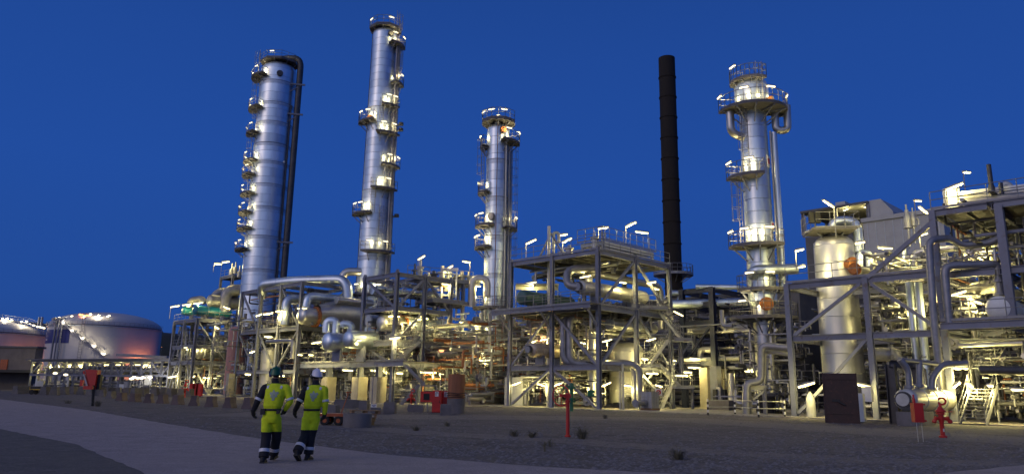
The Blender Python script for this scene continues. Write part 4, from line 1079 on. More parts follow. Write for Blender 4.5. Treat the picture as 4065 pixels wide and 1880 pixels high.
# roof equipment of the three storey frame
zr_ = zB[2] + .27
rf = thing('air_cooler', 'low pale railed cooler box on the roof of the three storey frame', 'cooler', bl(1.6, 5, zr_))
MB().gbox(bl(1.6, 5, zr_ + .75), (2.6, 7.5, .35)).build('casing', 'pipelt', rf)
for k in range(3): MB().gbox(bl(.28, 5, zr_ + .35 + .0 + k * .0) + ZD * (.25 * k - .1), (.1, 7.4, .12)).build('header_pipe', 'white', rf)
for u, v in ((.4, 1.4), (2.8, 1.4), (.4, 8.6), (2.8, 8.6)): MB().gbox(bl(u, v, zr_ + .29), (.2, .2, .58)).build('leg', 'steel2', rf)
mb = MB(); railing(mb, [bl(3, .9, zr_ + .93), bl(.2, .9, zr_ + .93), bl(.2, 9, zr_ + .93)], 1.2, 1.0); mb.build('railing', 'rail', rf)
for k, (u, v, h_, r_) in enumerate(((.6, .3, 1.5, .22), (4.2, 1.2, 1.0, .3), (.4, 1.1, 2.2, .07), (.4, 1.5, 2.2, .07), (6.2, 2.5, 1.1, .28))):
    mb = MB(); P = bl(u, v, zr_); mb.lathe([(r_, 0), (r_, h_ * .6), (r_ * 1.5, h_ * .62), (r_ * 1.5, h_ * .72), (r_ * .7, h_ * .75), (r_ * .4, h_), (0, h_)], P, ZD, 12)
    one('roof_vent', mb, 'pipelt', ['stubby pale vent at the front corner of the roof', 'grey vent cap near the middle of the roof edge', 'thin upright rod left on the front roof edge', 'thin upright rod right on the front roof edge', 'grey vent cap behind the white vent pipes'][k], 'vent')

# stair tower on the right of it
ST = thing('stair_tower', 'zigzag steel stair tower on the right side of the three storey frame', 'stairs', gp(2690, 69))
def spt(x, y, Y, tile=t2): return at(*tile(x, y), Y)
Ys = 67.5
stairs(ST, spt(1815, 492, Ys), spt(1625, 255, Ys + 1), .9); stairs(ST, spt(1555, 692, Ys - .8), spt(1700, 500, Ys - .8), .9); stairs(ST, spt(1785, 862, Ys), spt(1625, 690, Ys - .3), .9); stairs(ST, spt(1640, 1055, Ys - 1), spt(1722, 868, Ys - 1), .9)
for x0, x1, y in ((1740, 1880, 503), (1480, 1622, 705), (1715, 1900, 875), (1470, 1690, 252)):
    a, b = spt(x0, y, Ys), spt(x1, y, Ys); b.z = a.z; mb = MB(); mb.bar(a, b, 1.6, .14); l_ = mb.build('landing', 'steel', ST)
    mb = MB(); railing(mb, [a - YD * .8 + ZD * .07, b - YD * .8 + ZD * .07, b + YD * .8 + ZD * .07], 1.1, 1.0); mb.build('railing', 'rail', l_)
for x, y0, y1, w_ in ((1720, 505, 1050, .3), (1803, 505, 760, .28), (1893, 875, 1058, .2), (1735, 875, 1055, .28)):
    a = spt(x, y0, Ys + .4); b = Vector((a.x, a.y, max(0.05, zat(a, t2(0, y1)[1])))); MB().ibeam(b, a, w_, w_).build('post', 'steel', ST)
for p_, q_ in (((1745, 715), (1880, 515)), ((1745, 760), (1660, 640)), ((1500, 860), (1600, 740)), ((1470, 440), (1600, 275))): MB().bar(spt(*p_, Ys + .5), spt(*q_, Ys + .5), .15, .15).build('strut', 'steel', ST)
# caged liquid tank at its foot
c = gp(t2(1562, 1040)[0], 61.8); ib = thing('caged_tank', 'white plastic liquid tank in a metal cage beside the twin grey pipes', 'tank', c)
MB().gbox(c + ZD * .85, (1.0, 1.0, 1.25)).build('body', 'plast', ib); mb = MB(); mb.gbox(c + ZD * .13, (1.1, 1.1, .14)); mb.build('pallet', 'wood', ib); mb = MB()
for k in range(4):
    for s_ in (-1, 1):
        q = (k - 1.5) * .35
        mb.bar(c + UD * s_ * .53 + VD * q + ZD * .2, c + UD * s_ * .53 + VD * q + ZD * 1.5, .03, .03); mb.bar(c + VD * s_ * .53 + UD * q + ZD * .2, c + VD * s_ * .53 + UD * q + ZD * 1.5, .03, .03)
for k in range(4):
    z = .24 + k * .42
    for s_ in (-1, 1): mb.bar(c + UD * s_ * .53 - VD * .53 + ZD * z, c + UD * s_ * .53 + VD * .53 + ZD * z, .035, .035); mb.bar(c + VD * s_ * .53 - UD * .53 + ZD * z, c + VD * s_ * .53 + UD * .53 + ZD * z, .035, .035)
mb.build('cage', 'steel2', ib)
sg = at(*t2(1628, 910), 62.5); ss = thing('safety_sign', 'small red and white square sign right of the caged tank', 'sign', sg); MB().box(sg, (.55, .05, .55)).build('plate', 'white', ss); mb = MB(); mb.lathe([(.2, 0), (.2, .03), (.11, .03), (.11, 0)], sg - YD * .03, -YD, 16); mb.build('red_ring', 'red', ss); MB().box(sg - YD * .065, (.42, .02, .07), (Vector((S2, 0, S2)), YD, Vector((-S2, 0, S2)))).build('red_bar', 'red', ss)
MB_ = MB(); MB_.box(at(*t2(1093, 918), 64), (.6, .05, .5)); one('safety_sign', MB_, 'green', 'small green sign between the ground floor posts', 'sign')
one('white_cabinet', MB().gbox(gp(t2(505, 990)[0], 71.5) + ZD * 1.35, (2.4, 1.0, 2.6)), 'plast', 'white ribbed cabinet at the left of the ground floor', 'cabinet')
for k, x in enumerate((1325, 1350)): P = gp(t2(x, 1050)[0], 62 - .3 * k); pipe(('left' if k == 0 else 'right') + ' thin white standpipe in front of the white domed tank', [P + ZD * .03, P + ZD * zat(P, t2(0, 740 if k == 0 else 685)[1])], .09, 'pipelt', n=8)
P = at(*t2(1440, 998), 60.5); pipe('short grey stub pipe lying at the foot of the twin grey pipes', [P, P + VD * 1.4], .2, 'pipe', flanges=((0, .1), (0, .9)))
c = gp(t2(1390, 1010)[0], 66.5); mb = MB(); mb.lathe([(.3, .35), (.3, .7), (.2, .75)], c + ZD * .8, YD * -1, 14); mb.gbox(c + ZD * .5, (.8, .8, 1)); mb.disc(c + ZD * 1.35, ZD, .28, .04, 14); one('pump', mb, 'pipedark', 'dark pump with handwheel between the white standpipes', 'pump')

# --- low deck and left frames
def dv(px, row, Y, pr, r, m='clad2', **k):
    c0 = at(px, row, Y); return c0, VD, r, col_s(c0, VD, pr), m
c0 = at(*t1(1402, 610), 75); drum('heat_exchanger', 'short silver drum with rusty flange on the low deck', c0, VD, .93, col_s(c0, VD, t1(1560, 0)[0]) , 'clad', bands=0, saddles=(.5,), legs_z=zl + .3)
f = c0 + VD * 2.9; fl = thing('flange_ring', 'rusty bolted flange ring between two silver drums on the low deck', 'flange', f); mb = MB(); mb.flange(f + VD * .2, VD, 1.08, .12, 24, 28); mb.build('ring', 'rust', fl); mb = MB(); mb.flange(f + VD * .42, VD, 1.08, .12, 24, 28); mb.build('ring', 'rust', fl)
c1 = c0 + VD * 3.5; drum('heat_exchanger', 'dull silver shell behind the rusty flange ring', c1, VD, .88, 4.2, 'clad2', bands=2, saddles=(.6,), legs_z=zl + .3)
c0 = at(*t1(1570, 590), 74.2); drum('heat_exchanger', 'round silver drum head left of the frame corner', c0, VD, .88, 3.0, 'clad', bands=0, saddles=(.5,), legs_z=zl + .3)
for x0, x1, yt, Y, lab in ((1395, 1470, 440, 76, 'left silver gooseneck pipe above the low deck drums'), (1520, 1590, 470, 77.5, 'right silver gooseneck pipe above the low deck drums')):
    a, b = at(*t1(x0, yt + 40), Y), at(*t1(x1, yt + 5), Y); a.z = b.z; pipe(lab, [a - ZD * (1.2 if x0 < 1400 else .3), a, b, b - ZD * 2.0], .42, 'clad', .7, 14, flanges=((2, .85),))
c0 = at(*t1(1835, 460), 75.5); drum('heat_exchanger', 'silver ball headed drum on the middle deck behind the frame corner', c0, VD, .86, col_s(c0, VD, t1(1985, 0)[0]), 'clad2', bands=0, saddles=(.5,), legs_z=D_zs[1] + .25)
q = c0 + VD * (col_s(c0, VD, t1(1995, 0)[0])); mb = MB(); mb.flange(q, VD, 1.0, .3, 24, 28); one('flange_ring', mb, 'rust', 'rust red flange ring of the ball headed drum', 'flange')
drum('heat_exchanger', 'fat silver shell rising right of the rust red flange ring', q + VD * .2, VD, 1.0, 5.5, 'clad', bands=3, saddles=(.6,), legs_z=D_zs[1] + .25)
c0 = at(*t1(1735, 445), 80); drum('horizontal_drum', 'dull drum end between the corner post and the left post', c0, VD, .62, 4, 'clad2', flange_end=1)
# big vessel behind frame C
c0 = at(*t1(1200, 405), 86.5); L1 = col_s(c0, VD, t1(1295, 0)[0]); drum('channel_head', 'silver channel head with rounded front above the slender frame deck', c0, VD, 1.0, L1, 'clad2', saddles=(.6,), legs_z=C_zs[1] + .3)
mb = MB(); mb.flange(c0 + VD * (L1 + .15), VD, 1.2, .3, 24, 30); one('flange_ring', mb, 'rust', 'brown flange ring before the widening grey shell', 'flange')
L2 = col_s(c0, VD, t1(1450, 0)[0]) - L1; ks = thing('kettle_shell', 'large grey kettle shell widening behind the slender frame', 'pressure vessel', c0 + VD * (L1 + .3)); mb = MB(); mb.lathe([(1.0, 0), (1.05, .3), (1.85, L2), (1.85, L2 + 5), (1.2, L2 + 5.8), (0, L2 + 6)], c0 + VD * (L1 + .3) + ZD * .45, VD, 36); mb.build('shell', 'clad2', ks)
for s_ in (.4, .8): P = c0 + VD * (L1 + L2 + 5 * s_); MB().box((P.x, P.y, (C_zs[1] + P.z - 1) / 2), (.3, 2.4, P.z - 1 - C_zs[1]), (VD, UD, ZD)).build('saddle', 'steel', ks)
c0 = at(*t1(1042, 425), 90); drum('channel_head', 'small bright drum head behind the third post of the slender frame', c0, VD, .95, 4.5, 'cladpale', saddles=(.5,), legs_z=C_zs[1] + .3)
a = at(*t1(878, 158), 95); b = at(*t1(1150, 128), 93); c_ = at(*t1(1545, 118), 90.5); pipe('fat silver overhead pipe running from the fat column towards the tallest one', [a - ZD * 1.5 + YD * 1, a, b, c_, c_ - ZD * 2.4 + XD * .5], .62, 'clad', 1.6, 18, bands=2.0)
for x0, x1, y, Y, lab in ((1075, 1180, 262, 89, 'left bent silver pipe below the fat overhead pipe'), (1240, 1350, 245, 88, 'right bent silver pipe below the fat overhead pipe')):
    a = at(*t1(x0, y), Y); pipe(lab, [a - ZD * 3.2, a, a + VD * 6], .5, 'clad', 1.0, 14)
a = at(*t1(920, 610), 87); pipe('grey pipe running level under the slender frame deck', [a, at(*t1(1130, 600), 84), at(*t1(1130, 600), 84) - ZD * 2], .25, 'pipe', .6)
c0 = at(*t1(880, 700), 93); column('pale_drum', 'pale upright drum with dark spots inside the slender frame', gp(t1(925, 900)[0], 96), 1.25, .3, zat(gp(t1(935, 900)[0], 93), t1(0, 690)[1]), 1.3, 'cladpale', n=30)
column('pink_column', 'reddish vertical shell left of the slender frame', gp(t1(645, 980)[0], 103), 1.25, .3, zat(gp(t1(645, 980)[0], 103), t1(0, 530)[1]), 1.6, 'pinklit', n=28)
# E
c0 = at(*t1(352, 362), 117); drum('teal_exchanger', 'longer teal green vessel on the top deck at far left', c0, VD, .80, col_s(c0, VD, t1(615, 0)[0]), 'teal', saddles=(.25, .75), bands=2, legs_z=E_zs[2] + .25)
c0 = at(*t1(262, 365), 121); drum('teal_exchanger', 'shorter teal vessel end left of the longer teal one', c0, VD, .72, 5, 'teal', saddles=(.25, .75), bands=1, legs_z=E_zs[2] + .25)
a = at(*t1(310, 300), 120); pipe('grey gooseneck pipe above the shorter teal vessel', [a - ZD * .8, a + ZD * .4, at(*t1(400, 268), 120), at(*t1(430, 300), 120)], .5, 'pipe', 1.2, 12)
for x0, x1, y, Y, r_, lab in ((500, 600, 215, 121, .8, 'big dull elbow pipe under the high platform, left one'), (590, 690, 195, 120, .9, 'big dull elbow pipe touching the fat column')):
    a = at(*t1(x0, y + 60), Y); b = at(*t1(x1, y), Y); pipe(lab, [a - ZD * 2.5, Vector((a.x, a.y, b.z)), b + VD * 2], r_, 'pipe', 2.0, 16)
c0 = at(*t1(470, 285), 119); drum('horizontal_drum', 'dull grey box-like drum behind the longer teal vessel', c0, VD, 1.0, 7, 'pipe', saddles=(.3, .7), legs_z=E_zs[2] + .25)
c0 = at(*t1(380, 690), 119); drum('horizontal_drum', 'dim round ended drum on the lower deck at far left', c0, VD, 1.15, 7, 'clad2', saddles=(.3, .7), legs_z=E_zs[0] + .25, bands=2)
for k, (x, y) in enumerate(((640, 20), (668, 12), (700, 40))):
    P = at(*t1(x, y + 40), 122); mb = MB(); mb.lathe([(.35, 0), (.35, .9), (.15, 1.0), (.12, 1.9), (0, 2)], P - ZD * .4, ZD, 10); one('relief_valve', mb, 'pipelt', ['leftmost', 'middle', 'rightmost'][k] + ' pale relief valve on the high platform by the fat column', 'valve')

# stairs at D
SD = thing('stairs', 'pale open steps climbing from the low deck to the middle deck', 'stairs', at(*t1(1960, 745), 71.5)); stairs(SD, at(*t1(1962, 748), 71.5), at(*t1(2120, 612), 71.5 + 1.0))
SE = thing('stairs', 'dark zigzag steps from the ground up to the low deck', 'stairs', gp(t1(1985, 1085)[0], 69.5))
stairs(SE, at(*t1(2165, 950), 70.5), at(*t1(2015, 798), 70), .9, 'steel'); stairs(SE, gp(t1(1978, 1092)[0], 69.5), at(*t1(2125, 952), 70), .9, 'steel')
a, b = at(*t1(2110, 957), 70.3), at(*t1(2265, 957), 70.3); b.z = a.z; MB().bar(a, b, 1.4, .12).build('landing', 'steel', SE)
for q in (a, b): MB().bar(Vector((q.x, q.y, .05)), q, .16, .16).build('post', 'steel', SE)
# upper cabin and deck of D
UP = thing('upper_deck', 'railed upper deck with white door frame at right of the zigzag stair frame', 'deck', at(*t1(2320, 300), 78)); a, b = at(*t1(2175, 290), 77), at(*t1(2480, 285), 80); b.z = a.z
MB().bar(a, b, 3.0, .35).build('floor', 'steel', UP); mb = MB(); railing(mb, [a - YD * 1.5 + ZD * .18, b - YD * 1.5 + ZD * .18], 1.1, 1.2); mb.build('railing', 'rail', UP)
q = at(*t1(2362, 285), 78); 
for s_ in (-.75, 0, .75): MB().box(q + XD * s_ + ZD * 1.8, (.16 if s_ else .1, .16, 3.2)).build('door_post', 'white', UP)
MB().box(q + ZD * 3.3, (1.8, .3, .3)).build('lintel', 'white', UP)
for z0 in (.3, 1.5): MB().box(q + ZD * z0 * 1.9, (1.45, .08, .1)).build('cross_bar', 'white', UP)
RT = thing('roof_deck', 'railed roof deck crowded with small valves left of the middle column', 'deck', at(*t1(2330, 110), 79)); a, b = at(*t1(2050, 92), 77), at(*t1(2560, 95), 81); b.z = a.z = a.z - .3
MB().bar(a, b, 3.0, .3).build('floor', 'steel', RT); mb = MB(); railing(mb, [a - YD * 1.5 + ZD * .15, b - YD * 1.5 + ZD * .15], 1.1, 1.2); railing(mb, [a + YD * 1.5 + ZD * .15, b + YD * 1.5 + ZD * .15], 1.1, 1.2); mb.build('railing', 'rail', RT)
for x in (2180, 2480): q = at(*t1(x, 100), 79); MB().ibeam(Vector((q.x, q.y, 0.05)), q - ZD * .3, .3, .3).build('post', 'steel', RT)
for k in range(9):
    q = a.lerp(b, (k + .6) / 9.4) + YD * rnd.uniform(-1, 1) + ZD * .15; r_ = rnd.uniform(.16, .34); h_ = rnd.uniform(.8, 1.9)
    mb = MB(); mb.lathe([(r_, 0), (r_, h_ * .5), (r_ * 1.7, h_ * .52), (r_ * 1.7, h_ * .62), (r_ * .6, h_ * .64), (r_ * .6, h_), (0, h_ + .05)], q, ZD, 10); mb.build('valve', 'pipelt' if k % 3 else 'pipedark', RT)
a = at(*t1(2545, 330), 79); pipe('pale looped pipe left of the middle column', route(a, ('z', t1(0, 110)[1]), ('xm', 1.6), ('zm', -2)), .42, 'cladpale', .8, 12)
a = at(*t2(222, 280), 78.5); pipe('pale pipe dropping then bending left beside the middle column', [a, at(*t2(225, 530), 78.5), at(*t2(62, 540), 76.5), at(*t2(45, 605), 76.5), at(*t2(-120, 610), 75)], .24, 'pipelt', .6, 10, flanges=((0, .5), (0, .8)))
a = at(*t1(2060, 735), 77); pipe('long grey pipe lying level behind the stair frame', [a, a + VD * 8], .45, 'pipe', n=14, bands=2)
a = at(*t1(1470, 280), 88); pipe('grey pipe crossing between fat pipe and the tallest column', [a, a + VD * 7], .45, 'clad2', n=12)
a = at(*t1(1880, 215), 78); pipe('silver pipe crossing behind the top of the stair frame', [a - VD * 2, a, a + VD * 7], .48, 'clad', n=14, bands=1.5)
c0 = at(*t2(62, 358), 79); drum('horizontal_drum', 'short bright pale drum beside the middle column', c0, VD, .3, 2.4, 'cladpale')

# --- navy rack pipes
for x0, x1, y, r_, Y, m_, lab in ((1740, 2330, 215, .42, 73.5, 'clad', 'fat silver pipe lying along the top of the navy rack'), (1850, 2330, 415, .55, 75, 'clad2', 'fat dull pipe in the middle of the navy rack'), (1830, 2300, 655, .2, 73, 'pipelt', 'slim pale pipe in the lower part of the navy rack')):
    a, b = at(*t2(x0, y), Y), at(*t2(x1, y - 18), Y - 1); pipe(lab, [a, b], r_, m_, n=14, bands=1.6)
a = at(*t2(1925, 75), 73); b = at(*t2(2270, 80), 71.5); pipe('silver pipe with blank end on top of the navy rack', [a, a.lerp(b, .3), b.lerp(a, .35), b, b + VD * 1.5], .26, 'clad', .4, 12)
a = at(*t2(1735, 330), 78); pipe('bent silver pipe between chimney foot and navy rack', [at(*t2(1725, 128), 76), at(*t2(1800, 128), 76), at(*t2(1802, 200), 76)], .33, 'clad', .6, 12)
a = at(*t2(1960, 645), 73.5); pipe('pale pipe loop low in the navy rack', [a, at(*t2(1962, 575), 73.5), at(*t2(2085, 572), 72.5)], .32, 'cladpale', .6, 12)
a = at(*t2(2205, 760), 69); pipe('pale cream pipe dropping and turning right at ground under the navy rack', [a, at(*t2(2208, 992), 69), at(*t2(2310, 998), 68)], .30, 'cladpale', .5, 12)
# --- right: feet of the right column
a = gp(t3(492, 1090)[0], 53.5); top = zat(a, t3(0, 535)[1])
pipe('big grey square-turned pipe in front of the right column', [gp(t3(372, 1095)[0], 54) + ZD * .05, at(*t3(372, 835), 54), at(*t3(490, 828), 54), at(*t3(490, 540), 54), at(*t3(705, 560), 53)], .27, 'pipe', .5, 14)
pipe('pale inner pipe following the big grey pipe at the right column', [at(*t3(512, 840), 54.5), at(*t3(515, 585), 54.5), at(*t3(700, 605), 53.5)], .17, 'pipelt', .4, 10)
gt = thing('pipe_support', 'low grey steel gantry under the square-turned pipe', 'pipe support', gp(t3(450, 1095)[0], 54))
for x in (405, 525): P = gp(t3(x, 1095)[0], 54.3); MB().ibeam(P, Vector((P.x, P.y, zat(P, t3(0, 880)[1]))), .22, .22).build('leg', 'steel2', gt)
a, b = at(*t3(390, 875), 54.3), at(*t3(530, 875), 54.3); MB().ibeam(a, b, .25, .3).build('beam', 'steel2', gt); MB().bar(at(*t3(425, 970), 54.3), at(*t3(510, 900), 54.3), .12, .12).build('brace', 'steel2', gt)
fn = thing('barrier_rail', 'low barrier of black and white banded posts with two rails before the right column', 'barrier', gp(t3(470, 1115)[0], 50))
FP = [(68, 1115, 52.5), (283, 1100, 54), (470, 1128, 49.5), (678, 1125, 50)]
fp = []
for x, y, Y in FP:
    P = gp(t3(x, y)[0], Y); fp.append(P); mb = MB()
    for k in range(6): mb.mi = k % 2; mb.tube([P + ZD * (.18 * k), P + ZD * (.18 * (k + 1))], .065, 8)
    mb.build('post', ['black', 'white'], fn)
for a, b in ((0, 1), (1, 2), (2, 3)):
    for h_ in (.55, 1.0): mb = MB(); mb.tube([fp[a] + ZD * h_, fp[b] + ZD * h_], .035, 6); mb.build('rail', 'pipelt', fn)

# --- right frame: broad vessel
c = gp(3362, 54.5); rv = 1.42; zt = zat(c, 978)
V1 = column('process_vessel', 'broad white upright vessel with rusty round cover inside the right frame', c, rv, .4, zt, 1.35, 'cladv', n=44)
manhole(V1, c, rv, zat(c - YD * rv, t5(0, 858)[1]), 286, .50, 'rust', .4)
pg = thing('platform', 'square railed platform above the broad white vessel', 'platform', Vector((c.x, c.y, zt + 1.0))); a, b = at(*t5(868, 600), 54), at(*t5(1212, 598), 53.5); b.z = a.z
MB().bar(a, b, 2.6, .18).build('floor', 'deck', pg); mb = MB(); railing(mb, [a + YD * 1.3, a - YD * 1.3, b - YD * 1.3, b + YD * 1.3], 1.2, 1.0); mb.build('railing', 'rail', pg)
for s_ in (.2, .5, .8): MB().bar(a.lerp(b, s_) - ZD * .09, Vector((c.x, c.y, zt + .3)) + (a.lerp(b, s_) - Vector((c.x, c.y, a.z))) * .4, .1, .1).build('bracket', 'steel', pg)
MB().box(at(*t5(912, 488), 53), (.8, .3, .8)).build('speaker_box', 'black', pg); MB().tube([at(*t5(915, 505), 53), Vector((at(*t5(915, 505), 53).x, 53, a.z))], .05, 6).build('speaker_pole', 'rail', pg)
o_ = Vector((c.x, c.y, zt + .6)); e1 = at(*t5(1090, 520), 54.5); e2 = at(*t5(1245, 520), 53.8); e2.z = e1.z
pipe('silver gooseneck pipe arching off the top of the broad white vessel', [o_, Vector((o_.x, o_.y, e1.z)), e2, Vector((e2.x, e2.y, zat(e2, t5(0, 760)[1])))], .36, 'clad', 1.0, 16, bands=.8)
for k, (x0, x1) in enumerate(((1272, 1345), (1628, 1628))):
    P = at(*t5(x0, 870), 52.5); 
    if k == 0: pipe('silver hairpin pipe right of the broad white vessel', [P, at(*t5(x0, 765), 52.5), at(*t5(x1, 765), 52.3), at(*t5(x1 + 5, 880), 52.3)], .24, 'clad', .45, 12)
    else: pipe('short silver pipe behind the long diagonal brace', [P, at(*t5(1628, 715), 52.5), at(*t5(1650, 715), 54)], .22, 'clad', .3, 12)
c0 = at(*t5(1235, 895), 50.5); drum('horizontal_drum', 'small pale drum with rusty flange beside the broad white vessel', c0, VD, .38, 3.0, 'cladpale', flange_end=1, fm='rust')
a = at(*t5(1705, 870), 50); pipe('pale pipe rising then running right below the top deck at right', [a, at(*t5(1705, 765), 50), at(*t5(1990, 730), 48.5), at(*t5(2560, 690), 46)], .24, 'clad2', .5, 12, bands=1.2)
# loops in front of the taller right frame
Yq = 43.2
pipe('grey pipe loop rising in front of the corner post at right', [at(*t3(1900, 690), Yq), at(*t3(1862, 350), Yq), at(*t5(1818, 665), Yq), at(*t5(1985, 648), Yq + .3), at(*t5(2085, 712), Yq + .3), at(*t5(2300, 690), Yq - .3), at(*t5(2400, 640), Yq - .6)], .22, 'pipe', .55, 14)
pz = at(*t3(2388, 140), 42.6)
pipe('grey pipe with silver valve dropping to the round vessel at right', [at(*t3(1985, 380), Yq - .2), at(*t5(1940, 870), Yq - .2), at(*t5(2290, 858), Yq - .6), Vector((pz.x, pz.y, at(*t5(2290, 858), Yq - .6).z)), pz], .24, 'pipe', .5, 14, flanges=((3, .55), (3, .98)))
pipe('pale thick pipe curving behind the round vessel', [at(*t3(2120, 110), 46.5), at(*t3(2300, 70), 46), at(*t3(2440, 60), 45), at(*t3(2465, 150), 44.6)], .42, 'cladpale', .9, 14, flanges=((2, .9),))
c0 = at(*t3(2392, 250), 42.4); drum('round_vessel', 'cream white ball ended vessel on the railed walkway at right', c0 - VD * .3, VD, .72, 4.5, 'white', bands=1, saddles=(.3, .8), legs_z=zq[0] + .3)
a = at(*t3(2060, 540), 44); pipe('bright level pipe below the railed walkway at right', [a, at(*t3(2570, 518), 41.5)], .16, 'clad2')
pipe('dark fat level pipe low at the right edge', [at(*t3(2235, 735), 41.5), at(*t3(2700, 742), 39)], .24, 'pipedark', n=12)
for x in (1740, 1815): P = gp(t3(x + 30, 900)[0], 48.5 - (x > 1800)); pipe(('left' if x == 1740 else 'right') + ' silver upright pipe behind the mid beam at right', [P + ZD * 1, P + ZD * zat(P, t5(0, 1000)[1])], .24, 'clad', n=12, bands=1.5)
pipe('bright upright pipe behind the red hydrant', [gp(t3(1945, 1060)[0], 46) + ZD * .2, gp(t3(1945, 1060)[0], 46) + ZD * zat(gp(t3(1945, 1060)[0], 46), t3(0, 700)[1])], .26, 'cladpale', n=12)
a = at(*t3(1395, 610), 49); pipe('fat dull pipe with flange behind the middle post at right', [a, at(*t3(1560, 620), 48.5), at(*t3(1570, 660), 48.5)], .45, 'pipe', .5, 14, flanges=((0, .8),))
# horizontal vessel in front
Yh = 39.6; c0 = at(*t3(1640, 970), Yh); L = col_s(c0, VD, t3(1955, 0)[0])
HV = drum('horizontal_vessel', 'pale grey horizontal vessel with bolted round end on a concrete block', c0, VD, .58, L, 'cladpale', flange_end=.72, fm='pipelt', bands=3)
one('concrete_block', MB().gbox(gp(t3(1690, 1150)[0], 39.6) + VD * .6 + ZD * .35, (1.1, 2.4, .7)), 'conc', 'pale concrete block supporting the horizontal vessel', 'concrete block')
fr = thing('pipe_support', 'dark steel portal behind the pale horizontal vessel', 'pipe support', gp(t3(1540, 1160)[0], 41.5))
for x in (1535, 1712): P = gp(t3(x + 25, 1150)[0], 42.2); MB().ibeam(P, Vector((P.x, P.y, zat(P, t3(0, 690)[1]))), .5, .5).build('leg', 'pipedark', fr)
a, b = at(*t3(1505, 685), 42.2), at(*t3(1760, 700), 42.2); b.z = a.z; MB().ibeam(a, b, .4, .4).build('beam', 'pipedark', fr)
for k, pts in enumerate((((1590, 650), (1655, 725), (1665, 885)), ((1745, 660), (1748, 880)), ((2120, 680), (1930, 690), (1850, 790), (1845, 890)))):
    q = [at(*t3(x, y), Yh + .3 + .75 * k) for x, y in pts]
    pipe(['left bent grey pipe entering the pale horizontal vessel', 'straight grey pipe entering the middle of the pale horizontal vessel', 'right curved grey pipe entering the pale horizontal vessel'][k], q, .17, 'pipe', .35, 12, flanges=((len(q) - 2, .9),))
pipe('level grey pipe above the pale horizontal vessel', [at(*t3(1590, 650), Yh + .4), at(*t3(1880, 688), Yh + 1.6)], .13, 'pipe')
pipe('thin dark instrument loop over the end of the horizontal vessel', [at(*t3(1610, 890), Yh), at(*t3(1580, 850), Yh), at(*t3(1570, 740), Yh)], .04, 'pipedark', .2, 6)
# brown screen
P = gp(t3(1137, 1145)[0], 41.6); h_ = zat(P, t3(0, 760)[1]); bx = thing('steel_box', 'tall dark brown sheet steel box standing on the gravel at right', 'steel box', P)
f_ = Vector((P.x, P.y, 0)).normalized(); r_ = f_.cross(ZD); AX = (r_, f_, ZD)
def bp_(x, y, z): return P + r_ * x + f_ * y + ZD * z
MB().box(bp_(0, .4, h_ / 2), (1.66, .8, h_), AX).build('casing', 'brown', bx)
for x_ in (-.84, .84): MB().box(bp_(x_, -.01, h_ / 2), (.07, .08, h_ + .03), AX).build('edge_angle', 'brown', bx)
for z_ in (.5, h_ - .3): MB().box(bp_(0, -.018, z_), (1.6, .03, .07), AX).build('stiffener', 'brown', bx)
mb = MB(); mb.tube([bp_(-.1, -.005, h_ * .42), bp_(-.1, -.12, h_ * .42), bp_(.2, -.12, h_ * .36)], .05, 6); mb.box(bp_(-.25, -.03, h_ * .45), (.4, .06, .14), AX); mb.build('latch', 'black', bx)
# inner white pillar and bits
one('hose_post', MB().gbox(gp(t3(1297, 1130)[0], 44.5) + ZD * .8, (.32, .32, 1.6)), 'white', 'short white post right of the dark brown box', 'post')
one('junction_box', MB().gbox(at(*t3(1335, 925), 46.2), (.55, .35, .9)), 'white', 'white box lit by the lamp right of the dark brown box', 'box')
P = gp(t3(890, 1100)[0], 50); mb = MB(); mb.lathe([(.3, 0), (.3, zat(P, t3(0, 985)[1])), (.28, zat(P, t3(0, 960)[1])), (.12, zat(P, t3(0, 915)[1])), (0, zat(P, t3(0, 905)[1]))], P, ZD, 14); one('gas_bottle', mb, 'plast', 'white bottle shaped drum behind the right frame brace', 'bottle')
SR = thing('stairs', 'steep pale open steps at ground level near the right edge', 'stairs', gp(t3(2175, 1140)[0], 42)); stairs(SR, gp(t3(2170, 1140)[0], 41.8), at(*t3(2265, 860), 43.2), 1.3)
SQ = thing('stairs', 'upper flight of pale steps under the railed walkway at right', 'stairs', at(*t3(2230, 760), 44)); stairs(SQ, at(*t3(2235, 745), 44), at(*t3(2345, 575), 45.2), 1.2)
# building behind, set on the plant grid
BY = 80
PB = at(*t5(1335, 525), BY); PB.z = 0
bd = thing('process_building', 'grey clad process building with open roofed loft behind the right frame', 'building', PB)
def bu_(px): return col_s(PB + ZD * 14, UD, t5(px, 0)[0])
def bz_(px, y, v=0.0): q = PB + UD * bu_(px) + VD * v; return zat(q, t5(0, y)[1])
def blk(xL, xR, z0, z1, v0, dep, nm, m_, par=None):
    a, b = bu_(xL), bu_(xR); mb = MB(); mb.gbox(PB + UD * (a + b) / 2 + VD * (v0 + dep / 2) + ZD * (z0 + z1) / 2, (abs(a - b), dep, z1 - z0)); return mb.build(nm, m_, par or bd)
zt1 = bz_(1335, 528)
w1 = blk(1335, 1980, 0.07, zt1, 0, 10, 'wall', 'wallgrey'); blk(1325, 1990, zt1 + .003, zt1 + .45, -.25, 10.6, 'roof_edge', 'wallgrey')
for k in range(9): mb = MB(); mb.gbox(PB + UD * (bu_(1335) + (bu_(1980) - bu_(1335)) * (k + .5) / 9) + ZD * (zt1 / 2 + .1) - VD * .03, (.035, .04, zt1 - .4)); mb.build('panel_joint', 'band', w1)
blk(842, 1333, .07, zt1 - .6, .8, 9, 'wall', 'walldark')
zc0 = zt1 + .46; zc1 = bz_(1372, 352, 1)
